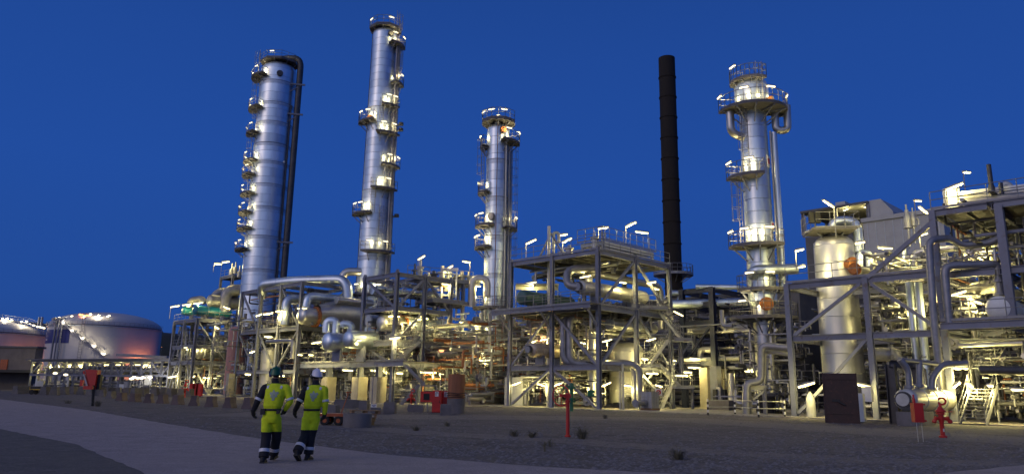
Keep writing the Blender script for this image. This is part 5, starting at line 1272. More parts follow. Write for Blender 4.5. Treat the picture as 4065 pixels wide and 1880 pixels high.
q = [PB + UD * bu_(x) + VD * 1.0 + ZD * z for x, z in ((1372, zc0), (1372, zc1), (1468, zc1), (1560, zc0 + .6), (1560, zc0))]; mb = MB(); mb.add(q + [p + VD * 7 for p in q], [(0, 1, 2, 3, 4)[::-1], (5, 6, 7, 8, 9), (0, 1, 6, 5), (1, 2, 7, 6), (2, 3, 8, 7), (3, 4, 9, 8), (4, 0, 5, 9)]); mb.build('gable', 'wallgrey', bd)
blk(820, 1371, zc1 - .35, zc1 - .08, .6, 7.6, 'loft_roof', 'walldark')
for x in (832, 1100, 1362):
    for v in (.9, 7.8): P = PB + UD * bu_(x) + VD * v; MB().ibeam(P + ZD * (zt1 - .6), P + ZD * (zc1 - .36), .3, .3).build('loft_post', 'steel', bd)
blk(960, 1368, zt1 - .5, zc1 - .37, 8.0, .3, 'back_wall', 'cladpale')
blk(1045, 1125, zc1 - .07, zc1 + .9, 3, 2, 'roof_hatch', 'wallgrey')
for x, y, k in ((1655, 562, 1.0), (1700, 545, .75)):
    P = at(*t5(x, y), 62); mb = MB(); mb.lathe([(.27 * k, 0), (.3 * k, .6 * k), (.3 * k, .9 * k), (.17 * k, 1.1 * k), (.15 * k, 1.5 * k), (.08 * k, 1.55 * k), (.07 * k, 2.0 * k), (0, 2.02 * k)], P, ZD, 12); mb.tube([P + ZD * .75 * k, P + ZD * .75 * k + XD * .6 * k, P + XD * .6 * k], .13 * k, 8, .2); mb.disc(P - ZD * .05, ZD, .36 * k, .1, 12); mb.tube([P - ZD * 1.6, P], .1, 6); one('relief_valve', mb, 'pipelt', 'tall pale relief valve before the grey clad wall' if k == 1 else 'shorter pale relief valve beside the tall one', 'valve')
# top deck gear at the right edge
zt_ = zq[2] + .3
tp = thing('pipe_bridge', 'pale boxed pipe assembly on the top deck at the right edge', 'pipework', QC + UD * 3 + ZD * zt_)
MB().bar(at(*t5(1985, 310), 46), at(*t5(2600, 240), 43.5), .3, .28).build('top_beam', 'white', tp); MB().box(at(*t5(2005, 360), 46), (.8, .5, 1.7)).build('end_panel', 'white', tp)
mb = MB(); mb.tube([at(*t5(2050, 370), 45.5), at(*t5(2600, 310), 43)], .22, 10); mb.build('pipe', 'pipe', tp); mb = MB(); mb.tube([at(*t5(2050, 335), 45.8), at(*t5(2600, 275), 43.3)], .12, 8); mb.build('pipe', 'pipelt', tp)
P = at(*t5(2318, 250), 44.5); vs_ = thing('relief_valve', 'dark topped relief valve on the top deck at right', 'valve', P); mb = MB(); mb.lathe([(.16, -1.6), (.2, -.8), (.3, -.78), (.3, -.6), (.2, -.55)], P, ZD, 12); mb.build('base', 'pipelt', vs_); mb = MB(); mb.lathe([(.18, -.55), (.2, .0), (.14, .2), (.13, 1.5), (0, 1.55)], P, ZD, 12); mb.build('spring_cap', 'pipedark', vs_)
pipe('pale bent outlet pipe right of the dark topped relief valve', [P + XD * .3 - ZD * .3, at(*t5(2430, 215), 44.3), at(*t5(2470, 240), 44.2), at(*t5(2480, 330), 44.2)], .2, 'pipelt', .4, 12)
# ------------------------------------------------------------------ yard furniture in front of the plant
def put(px, row): p = gnd(px, row); p.z = 0; return p
P = put(2254, 1732); pv = thing('indicator_valve', 'red post valve with a thin spoked handwheel standing alone on the gravel', 'valve', P)
zt = zat(P, 1572)
mb = MB(); mb.tube([P, P + ZD * (zt - .05)], .062, 14); mb.disc(P + ZD * .03, ZD, .1, .06, 14); mb.disc(P + ZD * (zt - .16), ZD, .085, .06, 14); mb.build('post', 'red', pv)
mb = MB(); mb.disc(P + ZD * (zt - .02), ZD, .12, .05, 16); mb.box(P + ZD * (zt + .03) + Vector((-.04, 0, 0)), (.3, .14, .09)); mb.lathe([(.08, 0), (.06, .04), (0, .05)], P + ZD * (zt + .07), ZD, 12); mb.build('gear_head', 'red', pv)
wa = Vector((-.64, -.77, 0)); wc = P + wa * .38 + ZD * (zt + .03)
mb = MB(); mb.tube([P + wa * .1 + ZD * (zt + .03), wc], .022, 8); mb.disc(wc, wa, .05, .06, 12); mb.build('shaft', 'red', pv)
sd = wa.cross(ZD); rim = [wc + (sd * math.cos(a * math.pi / 18) + ZD * math.sin(a * math.pi / 18)) * .335 for a in range(37)]
mb = MB(); mb.tube(rim, .019, 6, caps=False)
hw = mb.build('handwheel', 'red', pv); mb = MB()
for k in range(5): a = k * 2 * math.pi / 5 + .9; mb.tube([wc, wc + (sd * math.cos(a) + ZD * math.sin(a)) * .33], .010, 5)
mb.build('spokes', 'red', hw)
P = gp(2269, 57); gv = thing('indicator_valve', 'green post valve just behind the lone red valve', 'valve', P); zt = zat(P, t2(0, 875)[1])
mb = MB(); mb.tube([P, P + ZD * zt], .14, 10); mb.disc(P + ZD * .7, ZD, .3, .12, 14); mb.disc(P + ZD * .9, ZD, .3, .12, 14); mb.build('stem', 'green', gv)
mb = MB(); mb.disc(P + ZD * zt, ZD, .34, .16, 14); mb.box(P + ZD * zt + XD * -.35, (.7, .3, .28)); mb.lathe([(.2, .08), (.16, .3), (0, .36)], P + ZD * zt, ZD, 12); mb.build('gear_head', 'green', gv)

def hydrant(label, P, h):
    t = thing('fire_hydrant', label, 'hydrant', P, 'red fire hydrants'); k = h / 1.58
    S = lambda x, y, z: P + Vector((x, y, z)) * k
    mb = MB(); mb.lathe([(.13 * k, 0), (.15 * k, .02), (.15 * k, .07), (.085 * k, .1), (.08 * k, .55), (.1 * k, .6), (.1 * k, .82), (.17 * k, .85), (.17 * k, .9), (.08 * k, .94)], P, ZD, 18); mb.build('barrel', 'red', t)
    mb = MB(); mb.lathe([(.08 * k, .93 * k), (.14 * k, .97 * k), (.19 * k, 1.0 * k), (.19 * k, 1.05 * k), (.12 * k, 1.1 * k), (.07 * k, 1.2 * k)], P, ZD, 16); mb.build('bonnet', 'red', t)
    for s_ in (-1, 1):
        mb = MB(); mb.tube([S(0, 0, .74), S(.24 * s_, -.03, .74), S(.3 * s_, -.05, .66)], .065 * k, 10, .08); mb.disc(S(.24 * s_, -.03, .74), XD, .1 * k, .05 * k, 12); mb.lathe([(.085 * k, 0), (.085 * k, .09 * k), (.05 * k, .12 * k)], S(.3 * s_, -.05, .68), Vector((.3 * s_, -.1, -1)), 10); nz_ = mb.build('outlet', 'red', t)
    mb = MB(); mb.tube([S(0, 0, 1.15), S(.02, 0, 1.28)], .06 * k, 10); c_ = S(.1, 0, 1.42); ring = [c_ + Vector((math.cos(a) * .15, 0, math.sin(a) * .13)) * k for a in [R(x) for x in range(200, 530, 15)]]; mb.tube([S(.02, 0, 1.24)] + ring, .04 * k, 8); mb.build('monitor_pipe', 'red', t)
    mb = MB(); mb.tube([S(.15, -.05, 1.0), S(.42, -.1, 1.02)], .015 * k, 5); mb.build('lever', 'red', t)
    mb = MB(); mb.box(S(.0, -.1, .3), (.05 * k, .015, .12 * k)); mb.build('white_label', 'white', t)
    return t
P = put(3744, 1736); hydrant('red fire hydrant with ring pipe near the pale horizontal vessel', P, zat(P, t3(0, 948)[1]))
P = gp(t1(2062, 1110)[0], 60); hydrant('red fire hydrant by the dark zigzag steps', P, 1.45)
P = gp(t1(262, 1040)[0], 92); hydrant('red fire hydrant in front of the farthest left frame', P, 2.1)
P = put(3655, 1752); fb = thing('fire_box', 'red fire box on two thin legs beside the right hydrant', 'fire box', P)
z1, z0 = zat(P, t3(0, 995)[1]), zat(P, t3(0, 1148)[1])
MB().box(P + ZD * (z0 + z1) / 2 + Vector((-.02, 0, 0)), (.31, .24, z1 - z0)).build('box', 'red', fb)
for x_ in (-.08, .09): mb = MB(); mb.tube([P + XD * x_, P + XD * x_ + ZD * z0], .012, 6); mb.build('leg', 'pipelt', fb)
mb = MB(); mb.box(P + Vector((.2, .02, z1 - .05)), (.14, .06, .05)); mb.box(P + Vector((.2, .02, z0 + .05)), (.14, .06, .05)); mb.box(P + Vector((.17, .02, (z0 + z1) / 2)), (.03, .1, z1 - z0 - .1)); mb.build('hinge_bracket', 'red', fb)
mb = MB(); mb.lathe([(.05, 0), (.05, .12), (.03, .17), (.03, .26), (0, .28)], P + Vector((-.1, 0, z1)), ZD, 10); mb.build('beacon', 'red', fb)
for x_, l_ in ((-.5, .9), (.25, 1.1)): pass
# red cabinets
def cabinet(label, P, w, d, h, sym=True):
    t = thing('fire_cabinet', label, 'fire cabinet', P); MB().box(P + ZD * (h / 2 + .03), (w, d, h)).build('casing', 'red', t)
    dr = MB().box(P + Vector((0, -d / 2 - .012, h / 2 + .03)), (w - .06, .025, h - .08)).build('door', 'red', t); MB().box(P + Vector((w / 2 - .1, -d / 2 - .04, h * .5)), (.03, .04, .14)).build('handle', 'black', dr)
    MB().box(P + ZD * .015, (w + .02, d + .02, .03)).build('plinth', 'black', t)
    if sym:
        MB().box(P + Vector((0, -d / 2 - .03, h * .86)), (.22, .012, .30)).build('symbol_plate', 'white', t)
        mb = MB(); y_ = -d / 2 - .042; q = [P + Vector((x, y_, h * .86 + z)) for x, z in ((-.05, -.11), (-.05, .07), (0, .1), (.06, .09), (.07, .04))]; mb.tube(q, .018, 6, .03); mb.build('hose_symbol', 'black', t)
    return t
P = put(t1(2266, 0)[0], t1(0, 1172)[1]); cabinet('left tall red fire cabinet with white hose symbol', P, .56, .5, zat(P, t1(0, 1000)[1]))
P2 = gp(t1(2338, 1170)[0], P.y + .7); cabinet('right red fire cabinet with white hose symbol partly behind a concrete block', P2, .58, .5, zat(P2, t1(0, 1005)[1]))
P = gp(t1(2193, 1170)[0], 51.5); t = thing('fire_box', 'red hose box on a thin post left of the tall red cabinets', 'fire box', P); z1, z0 = zat(P, t1(0, 1005)[1]), zat(P, t1(0, 1088)[1]); mb = MB(); mb.tube([P, P + ZD * z0], .03, 6); mb.build('post', 'steel', t)
MB().box(P + ZD * (z0 + z1) / 2, (.95, .35, z1 - z0)).build('box', 'red', t); MB().box(P + Vector((-.08, -.19, (z0 + z1) / 2)), (.4, .03, (z1 - z0) * .6)).build('window', 'rubber', t)
# rust column with cables
P = put(t1(2412, 0)[0], t1(0, 1182)[1]); P.y += .6; t = thing('rust_column', 'rust brown round column with black cables on a pale concrete foot', 'column', P); zt = zat(P, t1(0, 870)[1]); zc_ = zat(P, t1(0, 1060)[1])
mb = MB(); mb.lathe([(.53, zc_), (.53, zt), (.5, zt + .02), (0, zt + .02)], P, ZD, 28); mb.build('shaft', 'rustcol', t); mb = MB(); mb.lathe([(.56, 0), (.56, zc_), (.4, zc_ + .001)], P, ZD, 28); mb.build('concrete_foot', 'conc', t)
mb = MB()
for k in range(3): mb.tube([P + Vector((math.cos(a) * (.57), math.sin(a) * .57, zc_ + .08 + .12 * k + .03 * math.sin(3 * a + k))) for a in [R(x) for x in range(0, 361, 20)]], .022, 5)
mb.build('cable', 'black', t)
# small notice on a thin pole
P = gp(t1(1748, 1100)[0], 47.5); t = thing('notice_post', 'thin pole with a small white notice behind the pallets', 'sign', P); mb = MB(); mb.tube([P, P + ZD * zat(P, t1(0, 735)[1])], .03, 6); mb.build('pole', 'rail', t)
q = at(*t1(1768, 1118), 47.4); pl_ = MB().box(q, (.36, .03, .2)).build('plate', 'white', t)
mb = MB()
for k, w_ in enumerate((.26, .14)): mb.box(q + Vector((0, -.018, .03 - .07 * k)), (w_, .006, .035))
mb.build('print_line', 'blue', pl_)
# concrete blocks
def block(P, w, h, d, m, rz, taper=.62):
    mb = MB(); W, D_ = w / 2, d / 2; c_, s_ = math.cos(rz), math.sin(rz)
    prof = [(-W, 0), (W, 0), (W, .12 * h), (W * taper * 1.1, .5 * h), (W * taper, h), (-W * taper, h), (-W * taper * 1.1, .5 * h), (-W, .12 * h)]
    a = Vector((c_, s_, 0)); f = Vector((-s_, c_, 0)); mb.prism(P - f * D_, P + f * D_, prof, a, ZD)
    return mb
pts = [(349, 108), (433, 80), (480, 68), (560, 63.5), (650, 61), (720, 58), (785, 55.5), (868, 53), (960, 51), (1030, 50)]
def interp(px):
    for (a, A_), (b, B_) in zip(pts[:-1], pts[1:]):
        if a <= px <= b: return A_ + (B_ - A_) * (px - a) / (b - a)
for i, px in enumerate((352, 378, 408, 440, 482, 535, 590, 645, 705, 770, 838, 912, 985)):
    P = gp(px, interp(px)); mb = block(P, .62 + rnd.uniform(-.04, .06), .72, 1.0, 'concpink', R(rnd.uniform(-8, 18)))
    one('concrete_block', mb, 'concpink' if i > 3 else 'conc', nth(i, 13) + ' tapered concrete block ' + ('counted from the left ' if 0 < i < 12 else '') + 'in the nearer row on the gravel', 'concrete block', 'nearer row of tapered concrete blocks')
for i in range(20):
    px = 70 + i * 36 + rnd.uniform(-5, 5); P = gp(px, 98 + 6 * math.sin(i * 1.3)); mb = block(P, .9, 1.0, 1.2, 'conc', R(rnd.uniform(-20, 20)), .7)
    one('concrete_block', mb, 'conc', (nth(i, 10) + ' grey concrete block of the farther row, left half' if i < 10 else nth(i - 10, 10) + ' grey concrete block of the farther row, right half'), 'concrete block', 'farther row of grey concrete blocks')
for i, (x, yb, w_, h_, lab) in enumerate(((1420, 1195, .8, .55, 'grey concrete block right of the second walker'), (1690, 1150, .55, .62, 'upright grey concrete block behind the pallets'), (1895, 1180, .65, .68, 'square concrete block below the stair frame corner'), (2100, 1165, 1.0, .45, 'low concrete block before the red hydrant and steps'), (2338, 1192, .62, .62, 'pale concrete block in front of the right red cabinet'), (1560, 1125, 1.9, .6, 'long grey concrete block under the concrete piers'), (1780, 1185, .6, .38, 'low concrete block behind the small white notice'))):
    P = put(*t1(x, yb)); P.y = min(P.y, 56); P = gp(t1(x, 0)[0], P.y); one('concrete_block', block(P, w_, h_, .8, 'conc', R(-6 + 3 * i), .96), 'conc', lab, 'concrete block')
# concrete ring, pallets, cart
P = gp(1417, 29.5); t = thing('concrete_ring', 'round grey concrete well ring on the gravel', 'concrete ring', P); mb = MB(); mb.lathe([(.54, 0), (.55, .5), (.54, .52), (.43, .52), (.43, .1), (0, .1)], P, ZD, 32); mb.build('ring', 'conc', t)
P = gp(1290, 31.0); ct = thing('hand_cart', 'orange flat hand cart with four rubber wheels', 'cart', P)
def ct_(x, y, z): return P + Vector((x, y, z))
MB().box(ct_(.2, 0, .43), (1.4, .85, .06)).build('bed', 'orange', ct); mb = MB()
for s_ in (-1, 1): mb.bar(ct_(-.5, .42 * s_, .4), ct_(.9, .42 * s_, .4), .05, .1)
mb.build('side_rail', 'orange', ct)
for x in (.08, .62):
    mb = MB(); mb.tube([ct_(x, -.42, .19), ct_(x, .42, .19)], .025, 6); mb.box(ct_(x, 0, .3), (.06, .5, .22)); mb.build('axle', 'black', ct)
    for s_ in (-1, 1): mb = MB(); mb.lathe([(.06, -.05), (.16, -.06), (.19, -.03), (.19, .03), (.16, .06), (.06, .05)], ct_(x, .4 * s_, .19), YD, 20); w_ = mb.build('wheel', 'rubber', ct); mb = MB(); mb.lathe([(0, -.065), (.085, -.065), (.085, .065), (0, .065)], ct_(x, .4 * s_, .19), YD, 14); mb.build('hub', 'orange', w_)
mb = MB(); mb.tube([ct_(.62, 0, .45), ct_(.85, .1, 1.25), ct_(.75, .1, 1.3), ct_(.97, .1, 1.3)], .02, 6, .03); mb.build('handle', 'orange', ct)
for k, lab in enumerate(('lowest', 'second lowest', 'second highest', 'topmost')):
    P = gp(1428 + 9 * (k - 1), 31.3 + .06 * k); z = .148 * k + (0 if k == 0 else .003); t = thing('pallet', lab + ' wooden pallet of the worn stack behind the concrete ring', 'pallet', P + ZD * z, 'pallet stack'); rz = Matrix.Rotation(R(8 * k - 6), 3, 'Z'); PX_, PY_ = rz @ XD, rz @ YD
    for j in range(7): MB().box(P + PY_ * (-.42 + .14 * j) + ZD * (z + .132), (1.2, .1, .022), (PX_, PY_, ZD)).build('plank', 'wood', t)
    for x_ in (-.52, 0, .52): MB().box(P + PX_ * x_ + ZD * (z + .06), (.1, .9, .12), (PX_, PY_, ZD)).build('bearer', 'wood', t)
# fire box at left
P = put(367, 1610); t = thing('fire_box', 'red fire hose box with open side flap on a dark post at left', 'fire box', P)
def fp_(x, y): return at(*t0(x, y), P.y)
MB().bar(P, fp_(885, 900), .14, .14).build('post', 'black', t)
A_, B_, C_, D_ = fp_(803, 750), fp_(920, 755), fp_(893, 916), fp_(835, 905); mb = MB(); dz = YD * .5
mb.add([A_, B_, C_, D_] + [p + dz for p in (A_, B_, C_, D_)], [(0, 3, 2, 1), (4, 5, 6, 7), (0, 1, 5, 4), (1, 2, 6, 5), (2, 3, 7, 6), (3, 0, 4, 7)]); mb.build('casing', 'red', t)
E_, F_, G_, H_ = fp_(786, 768), fp_(801, 760), fp_(838, 915), fp_(806, 880); mb = MB(); mb.add([E_, F_, G_, H_] + [p - YD * .06 for p in (E_, F_, G_, H_)], [(3, 2, 1, 0), (4, 5, 6, 7), (0, 1, 5, 4), (1, 2, 6, 5), (2, 3, 7, 6), (3, 0, 4, 7)]); fl_ = mb.build('flap', 'red', t)
MB().bar(fp_(797, 795) - YD * .08, fp_(829, 905) - YD * .08, .10, .02, YD).build('white_stripe', 'plast', fl_)
MB().box(fp_(848, 922), (.6, .55, .22)).build('base_tray', 'red', t); MB().box(fp_(912, 868) + YD * .35, (.24, .3, 1.0)).build('back_box', 'black', t)
P = gp(t0(760, 860)[0], 104); one('fire_box', MB().box(P + ZD * 1.5, (.4, .3, .8)), 'red', 'small distant red box left of the red fire hose box', 'fire box')
# trailer
P = gp(t0(365, 950)[0], 96); t = thing('flat_trailer', 'small yellow framed flat trailer with a dark load at far left', 'trailer', P); MB().box(P + ZD * .62, (1.95, .9, .12)).build('bed', 'yellow', t); MB().box(P + ZD * .82, (1.75, .8, .28)).build('load', 'black', t)
for x in (-.65, .6):
    for s_ in (-1, 1): mb = MB(); mb.lathe([(0, -.09), (.28, -.09), (.31, 0), (.28, .09), (0, .09)], P + Vector((x, .45 * s_, .31)), YD, 16); mb.build('wheel', 'rubber', t)
mb = MB(); 
for x in (-.95, .95): mb.tube([P + Vector((x, -.45, .6)), P + Vector((x, -.45, .95))], .04, 5)
mb.build('stake', 'yellow', t)
# red cabinets below the farthest left frame
for k, x in enumerate((325, 350, 378)): P = gp(t1(x, 990)[0], 100); cabinet(['left', 'middle', 'right'][k] + ' dark red cabinet at the foot of the farthest left frame', P, .75, .5, zat(P, t1(0, 945)[1]), False)

# weeds and loose stones
M['weed'] = mat('dry weed', (.15, .135, .085), .9, 0, .4, 6); M['stone'] = mat('loose stones', (.19, .175, .165), .9, 0, .4, 8)
def weed(label, px, row, h, n, w):
    P = put(px, row); mb = MB(); g_ = random.Random(px)
    for i in range(n):
        a = g_.uniform(0, 6.28); b = P + Vector((math.cos(a), math.sin(a), 0)) * g_.uniform(0, w * .35); L = h * g_.uniform(.5, 1.1); lean = Vector((math.cos(a), math.sin(a), 0)) * g_.uniform(.1, .7) * w
        q = b + lean * .4 + ZD * L * .6; e = b + lean + ZD * L * g_.uniform(.8, 1); sd = Vector((-math.sin(a), math.cos(a), 0)) * .012
        mb.add([b - sd, b + sd, q + sd * .8, q - sd * .8, e], [(0, 1, 2, 3), (3, 2, 4)])
        for j in range(2): o = b.lerp(e, g_.uniform(.4, .95)); v = Vector((g_.uniform(-1, 1), g_.uniform(-1, 1), g_.uniform(-.2, .8))) * .06; mb.add([o, o + v + sd, o + v * 1.6, o + v - sd], [(0, 1, 2, 3)])
    one('weed', mb, 'weed', label, 'weed', 'weeds in the gravel')
for a in (('bushy dry weed tuft right of the lone red valve', 2311, 1740, .42, 75, .5), ('low weed tuft left of the lone red valve, left of a pair', 2040, 1730, .22, 50, .4), ('low weed tuft left of the lone red valve, right of a pair', 2112, 1735, .22, 50, .35), ('thin upright weed nearest in front of the lone red valve', 2164, 1790, .3, 12, .12), ('thin leaning weed beside the nearest upright one', 2186, 1771, .22, 14, .2), ('dry weed tuft at the foot of the left fire hose box', 388, 1611, .5, 60, .5), ('sparse weed left of the left fire hose box', 270, 1600, .35, 50, .8), ('small green weed right of the concrete ring', 1652, 1708, .2, 40, .3), ('tiny weed on the pale track before the three storey frame', 2403, 1660, .3, 30, .4), ('weed tuft near the lower middle of the gravel at right', 2690, 1822, .28, 60, .35), ('thin weed by the track in front of the concrete ring', 1776, 1690, .22, 30, .3)): weed(*a)
mb = MB(); g_ = random.Random(12)
OC = [Vector(v) for v in ((1, 0, 0), (0, 1, 0), (-1, 0, 0), (0, -1, 0), (0, 0, .42), (0, 0, -.3))]; OF = [(0, 1, 4), (1, 2, 4), (2, 3, 4), (3, 0, 4)]
def in_road(x, y):
    for a, b in zip(far_edge[:-1], far_edge[1:]):
        if a.x <= x <= b.x: return y < a.y + (b.y - a.y) * (x - a.x) / (b.x - a.x) + .15
    return True
cnt = 0
while cnt < 9000:
    px, row = g_.uniform(200, 4065), 1600 + 280 * g_.random() ** .8
    p = gnd(px, row)
    if p.y > 60 or in_road(p.x, p.y): continue
    s_ = g_.choice((.015, .02, .03, .04, .06)) * (1 + p.y / 60); r_ = Matrix.Rotation(g_.uniform(0, 6.3), 3, 'Z')
    mb.add([p + (r_ @ Vector((v.x * s_ * g_.uniform(.6, 1.3), v.y * s_ * g_.uniform(.6, 1.3), v.z * s_))) for v in OC], OF); cnt += 1
one('loose_stones', mb, 'stone', 'loose grey stones scattered over the gravel yard', 'stones', None, 'stuff')

# ------------------------------------------------------------------ the two walkers
M['hivis'] = mat('hi-vis yellow cloth', (.68, .82, .012), .8, 0, .16, 7, bump=.35, bscale=14); M['navycloth'] = mat('dark navy cloth', (.012, .012, .018), .85, 0, .3, 6, bump=.4, bscale=14)
M['silver'] = mat('reflective tape', (.62, .62, .66), .45, .1, .06, 6); M['skin'] = mat('skin', (.45, .26, .19), .6, 0, .1, 8); M['helmgreen'] = mat('green helmet', (.008, .10, .035), .35, 0, .05, 4); M['helmwhite'] = mat('white helmet', (.70, .68, .74), .3, 0, .04, 4)
M['defblue'] = mat('blue ear cup', (.02, .03, .20), .4, 0, .1, 4); M['hair'] = mat('dark hair', (.02, .015, .012), .8, 0, .2, 20); M['emblem'] = mat('grey reflective emblem', (.34, .40, .30), .5, .1, .05, 5)
def spline(pts, rad, k=4):
    P_, R__ = [], []
    n = len(pts)
    for i in range(n - 1):
        p0, p1, p2, p3 = pts[max(0, i - 1)], pts[i], pts[i + 1], pts[min(n - 1, i + 2)]
        for j in range(k):
            t = j / k; P_.append(.5 * ((2 * p1) + (p2 - p0) * t + (2 * p0 - 5 * p1 + 4 * p2 - p3) * t * t + (3 * p1 - p0 - 3 * p2 + p3) * t ** 3)); R__.append(rad[i] + (rad[i + 1] - rad[i]) * (t * t * (3 - 2 * t)))
    P_.append(pts[-1]); R__.append(rad[-1]); return P_, R__
def limb(mb, pts, rad, n=14, flat=1.0):
    P_, R__ = spline(pts, rad); m = len(P_); vs, fs = [], []; a = XD.copy()
    for i, p in enumerate(P_):
        d = (P_[min(i + 1, m - 1)] - P_[max(i - 1, 0)]).normalized()
        a = (a - d * a.dot(d)).normalized() if abs(a.dot(d)) < .99 else d.orthogonal().normalized(); b = d.cross(a)
        for j in range(n): th = 6.28319 * j / n; vs.append(p + a * math.cos(th) * R__[i] + b * math.sin(th) * R__[i] * flat)
    for i in range(m - 1):
        for j in range(n): fs.append((i * n + j, i * n + (j + 1) % n, (i + 1) * n + (j + 1) % n, (i + 1) * n + j))
    fs += [tuple(range(n))[::-1], tuple(range((m - 1) * n, m * n))]; mb.add(vs, fs, True)
def loft(mb, rings, n=22):
    vs, fs = [], []
    for (z, cx, cy_, rx, ry) in rings:
        for j in range(n):
            th = 6.28319 * j / n; e = lambda v: math.copysign(abs(v) ** .85, v); vs.append(Vector((cx + rx * e(math.cos(th)), cy_ + ry * e(math.sin(th)), z)))
    m = len(rings)
    for i in range(m - 1):
        for j in range(n): fs.append((i * n + j, i * n + (j + 1) % n, (i + 1) * n + (j + 1) % n, (i + 1) * n + j))
    fs += [tuple(range(n))[::-1], tuple(range((m - 1) * n, m * n))]; mb.add(vs, fs, True)

def person(label, base, J, helmet, cups, headrot, sc):
    V = lambda p: Vector(p)
    t = thing('person', label, 'person', base); o0 = base
    ORG_save = ORG[t.name]
    mb = MB(); cx = J['chest'][0]; hx = J['hip'][0]; nx = J['head'][0]
    loft(mb, [(.80, hx, .0, .135, .10), (.88, hx, .0, .178, .128), (.98, hx, .0, .178, .130), (1.06, hx * .9 + cx * .1, -.005, .168, .125), (1.10, hx * .8 + cx * .2, -.005, .170, .128), (1.14, hx * .7 + cx * .3, -.01, .196, .142), (1.24, cx * .6 + hx * .4, -.012, .203, .145), (1.36, cx, -.015, .213, .148), (1.46, cx, -.012, .220, .140), (1.52, cx, 0, .205, .118), (1.565, cx, .01, .15, .095), (1.60, cx * .6 + nx * .4, .015, .085, .08), (1.66, nx, .03, .066, .07), (1.71, nx, .04, .066, .08)])
    # head: skull, jaw, nose, ears turned by headrot
    hc = Vector((nx, .045, 1.80)); hr = Matrix.Rotation(R(headrot), 3, 'Z')
    for (dx, dy, dz, rx, ry, rz_) in ((0, .0, .02, .078, .098, .115), (0, .03, -.06, .056, .066, .065), (0, .105, -.02, .014, .02, .026), (-.08, -.005, -.01, .012, .022, .032), (.08, -.005, -.01, .012, .022, .032)):
        k = 10; vs, fs = [], []
        for i in range(1, k):
            for j in range(12): a, b = math.pi * i / k, 6.28319 * j / 12; vs.append(hc + hr @ Vector((dx + rx * math.sin(a) * math.cos(b), dy + ry * math.sin(a) * math.sin(b), dz + rz_ * math.cos(a))))
        for i in range(k - 2):
            for j in range(12): fs.append((i * 12 + j, (i + 1) * 12 + j, (i + 1) * 12 + (j + 1) % 12, i * 12 + (j + 1) % 12))
        fs += [tuple(range(12)), tuple(range((k - 2) * 12, (k - 1) * 12))[::-1]]; mb.add(vs, fs, True)
    for s_ in 'LR':
        a = [V(p) for p in J['leg' + s_]]; limb(mb, [a[0], a[0].lerp(a[1], .5), a[1], a[1].lerp(a[2], .5), a[2]], [.114, .110, .100, .098, .108])
        a = [V(p) for p in J['arm' + s_]]; limb(mb, [a[0] + (Vector((cx, 0, 1.5)) - a[0]) * .45, a[0], a[0].lerp(a[1], .5), a[1], a[1].lerp(a[2], .5), a[2]], [.085, .088, .076, .066, .060, .047])
    body = mb.build('body', ['hivis', 'navycloth', 'skin', 'hair'], None); body.data.materials.clear()
    md = body.modifiers.new('r', 'REMESH'); md.mode = 'VOXEL'; md.voxel_size = .013; md.use_smooth_shade = True
    dg = bpy.context.evaluated_depsgraph_get(); me = bpy.data.meshes.new_from_object(body.evaluated_get(dg)); old = body.data; body.modifiers.clear(); body.data = me; bpy.data.meshes.remove(old); me.name = 'body'
    bm = bmesh.new(); bm.from_mesh(me)
    for _ in range(3): bmesh.ops.smooth_vert(bm, verts=bm.verts, factor=.5, use_axis_x=True, use_axis_y=True, use_axis_z=True)
    for k in ('hivis', 'navycloth', 'skin', 'hair'): me.materials.append(M[k])
    def seg(p, a, b): d = b - a; u_ = max(0, min(1, (p - a).dot(d) / d.length_squared)); return (p - a - d * u_).length, u_
    AL, AR = [V(p) for p in J['armL']], [V(p) for p in J['armR']]
    for f in bm.faces:
        p = f.calc_center_median(); f.smooth = True
        if p.z > 1.66: f.material_index = 3 if (p - hc).dot(hr @ Vector((0, 1, 0))) < .03 and p.z > 1.72 else (2 if p.z > 1.71 else 1)
        elif p.z > 1.60: f.material_index = 1
        else:
            dl_ = min(seg(p, AL[0], AL[1])[0], seg(p, AL[1], AL[2])[0]); arm = dl_ < .105 and p.x < AL[0].x + .075 + max(0, (1.45 - p.z)) * -.1
            if arm: f.material_index = 1
            else: f.material_index = 0 if p.z > J['hem'] else 1
    bm.to_mesh(me); bm.free()
    bvh = BVHTree.FromPolygons([v.co.copy() for v in me.vertices], [tuple(q.vertices) for q in me.polygons])
    S = Matrix.Scale(sc, 4); me.transform(S); body.parent = t
    def kid(name, m_, par=t): pass
    def emit(mbx, name, m_, par=t):       # child mesh given in the person's own coordinates
        mbx.v = [tuple(Vector(v) * sc + o0) for v in mbx.v]; return mbx.build(name, m_, par)
    def ring_on(path, f0, f1, r, name, m_):
        a, b = path; mbx = MB(); d = (b - a); mbx.lathe([(r * .97, d.length * f0), (r, d.length * f0 + .004), (r, d.length * f1 - .004), (r * .97, d.length * f1)], a, d, 20); emit(mbx, name, m_)
    for s_ in 'LR':
        a = [V(p) for p in J['arm' + s_]]; ring_on((a[0], a[1]), .78, .95, .081, 'arm_band', 'silver')
        a = [V(p) for p in J['leg' + s_]]; ring_on((a[1], a[2]), .58, .75, .113, 'leg_band', 'silver')
        # boots
        ank, toe = V(J['leg' + s_][2]), V(J['toe' + s_]); d = (toe - ank); heel = V(J['heel' + s_])
        fwd = (toe - heel).normalized(); mbx = MB(); up = (ZD - fwd * fwd.dot(ZD)).normalized(); sd = fwd.cross(up)
        rings = [(0, .040, .05), (.03, .047, .058), (.09, .049, .062), (.15, .050, .055), (.21, .053, .042), (.26, .047, .034), (.292, .026, .024)]
        vs, fs = [], []; n = 12
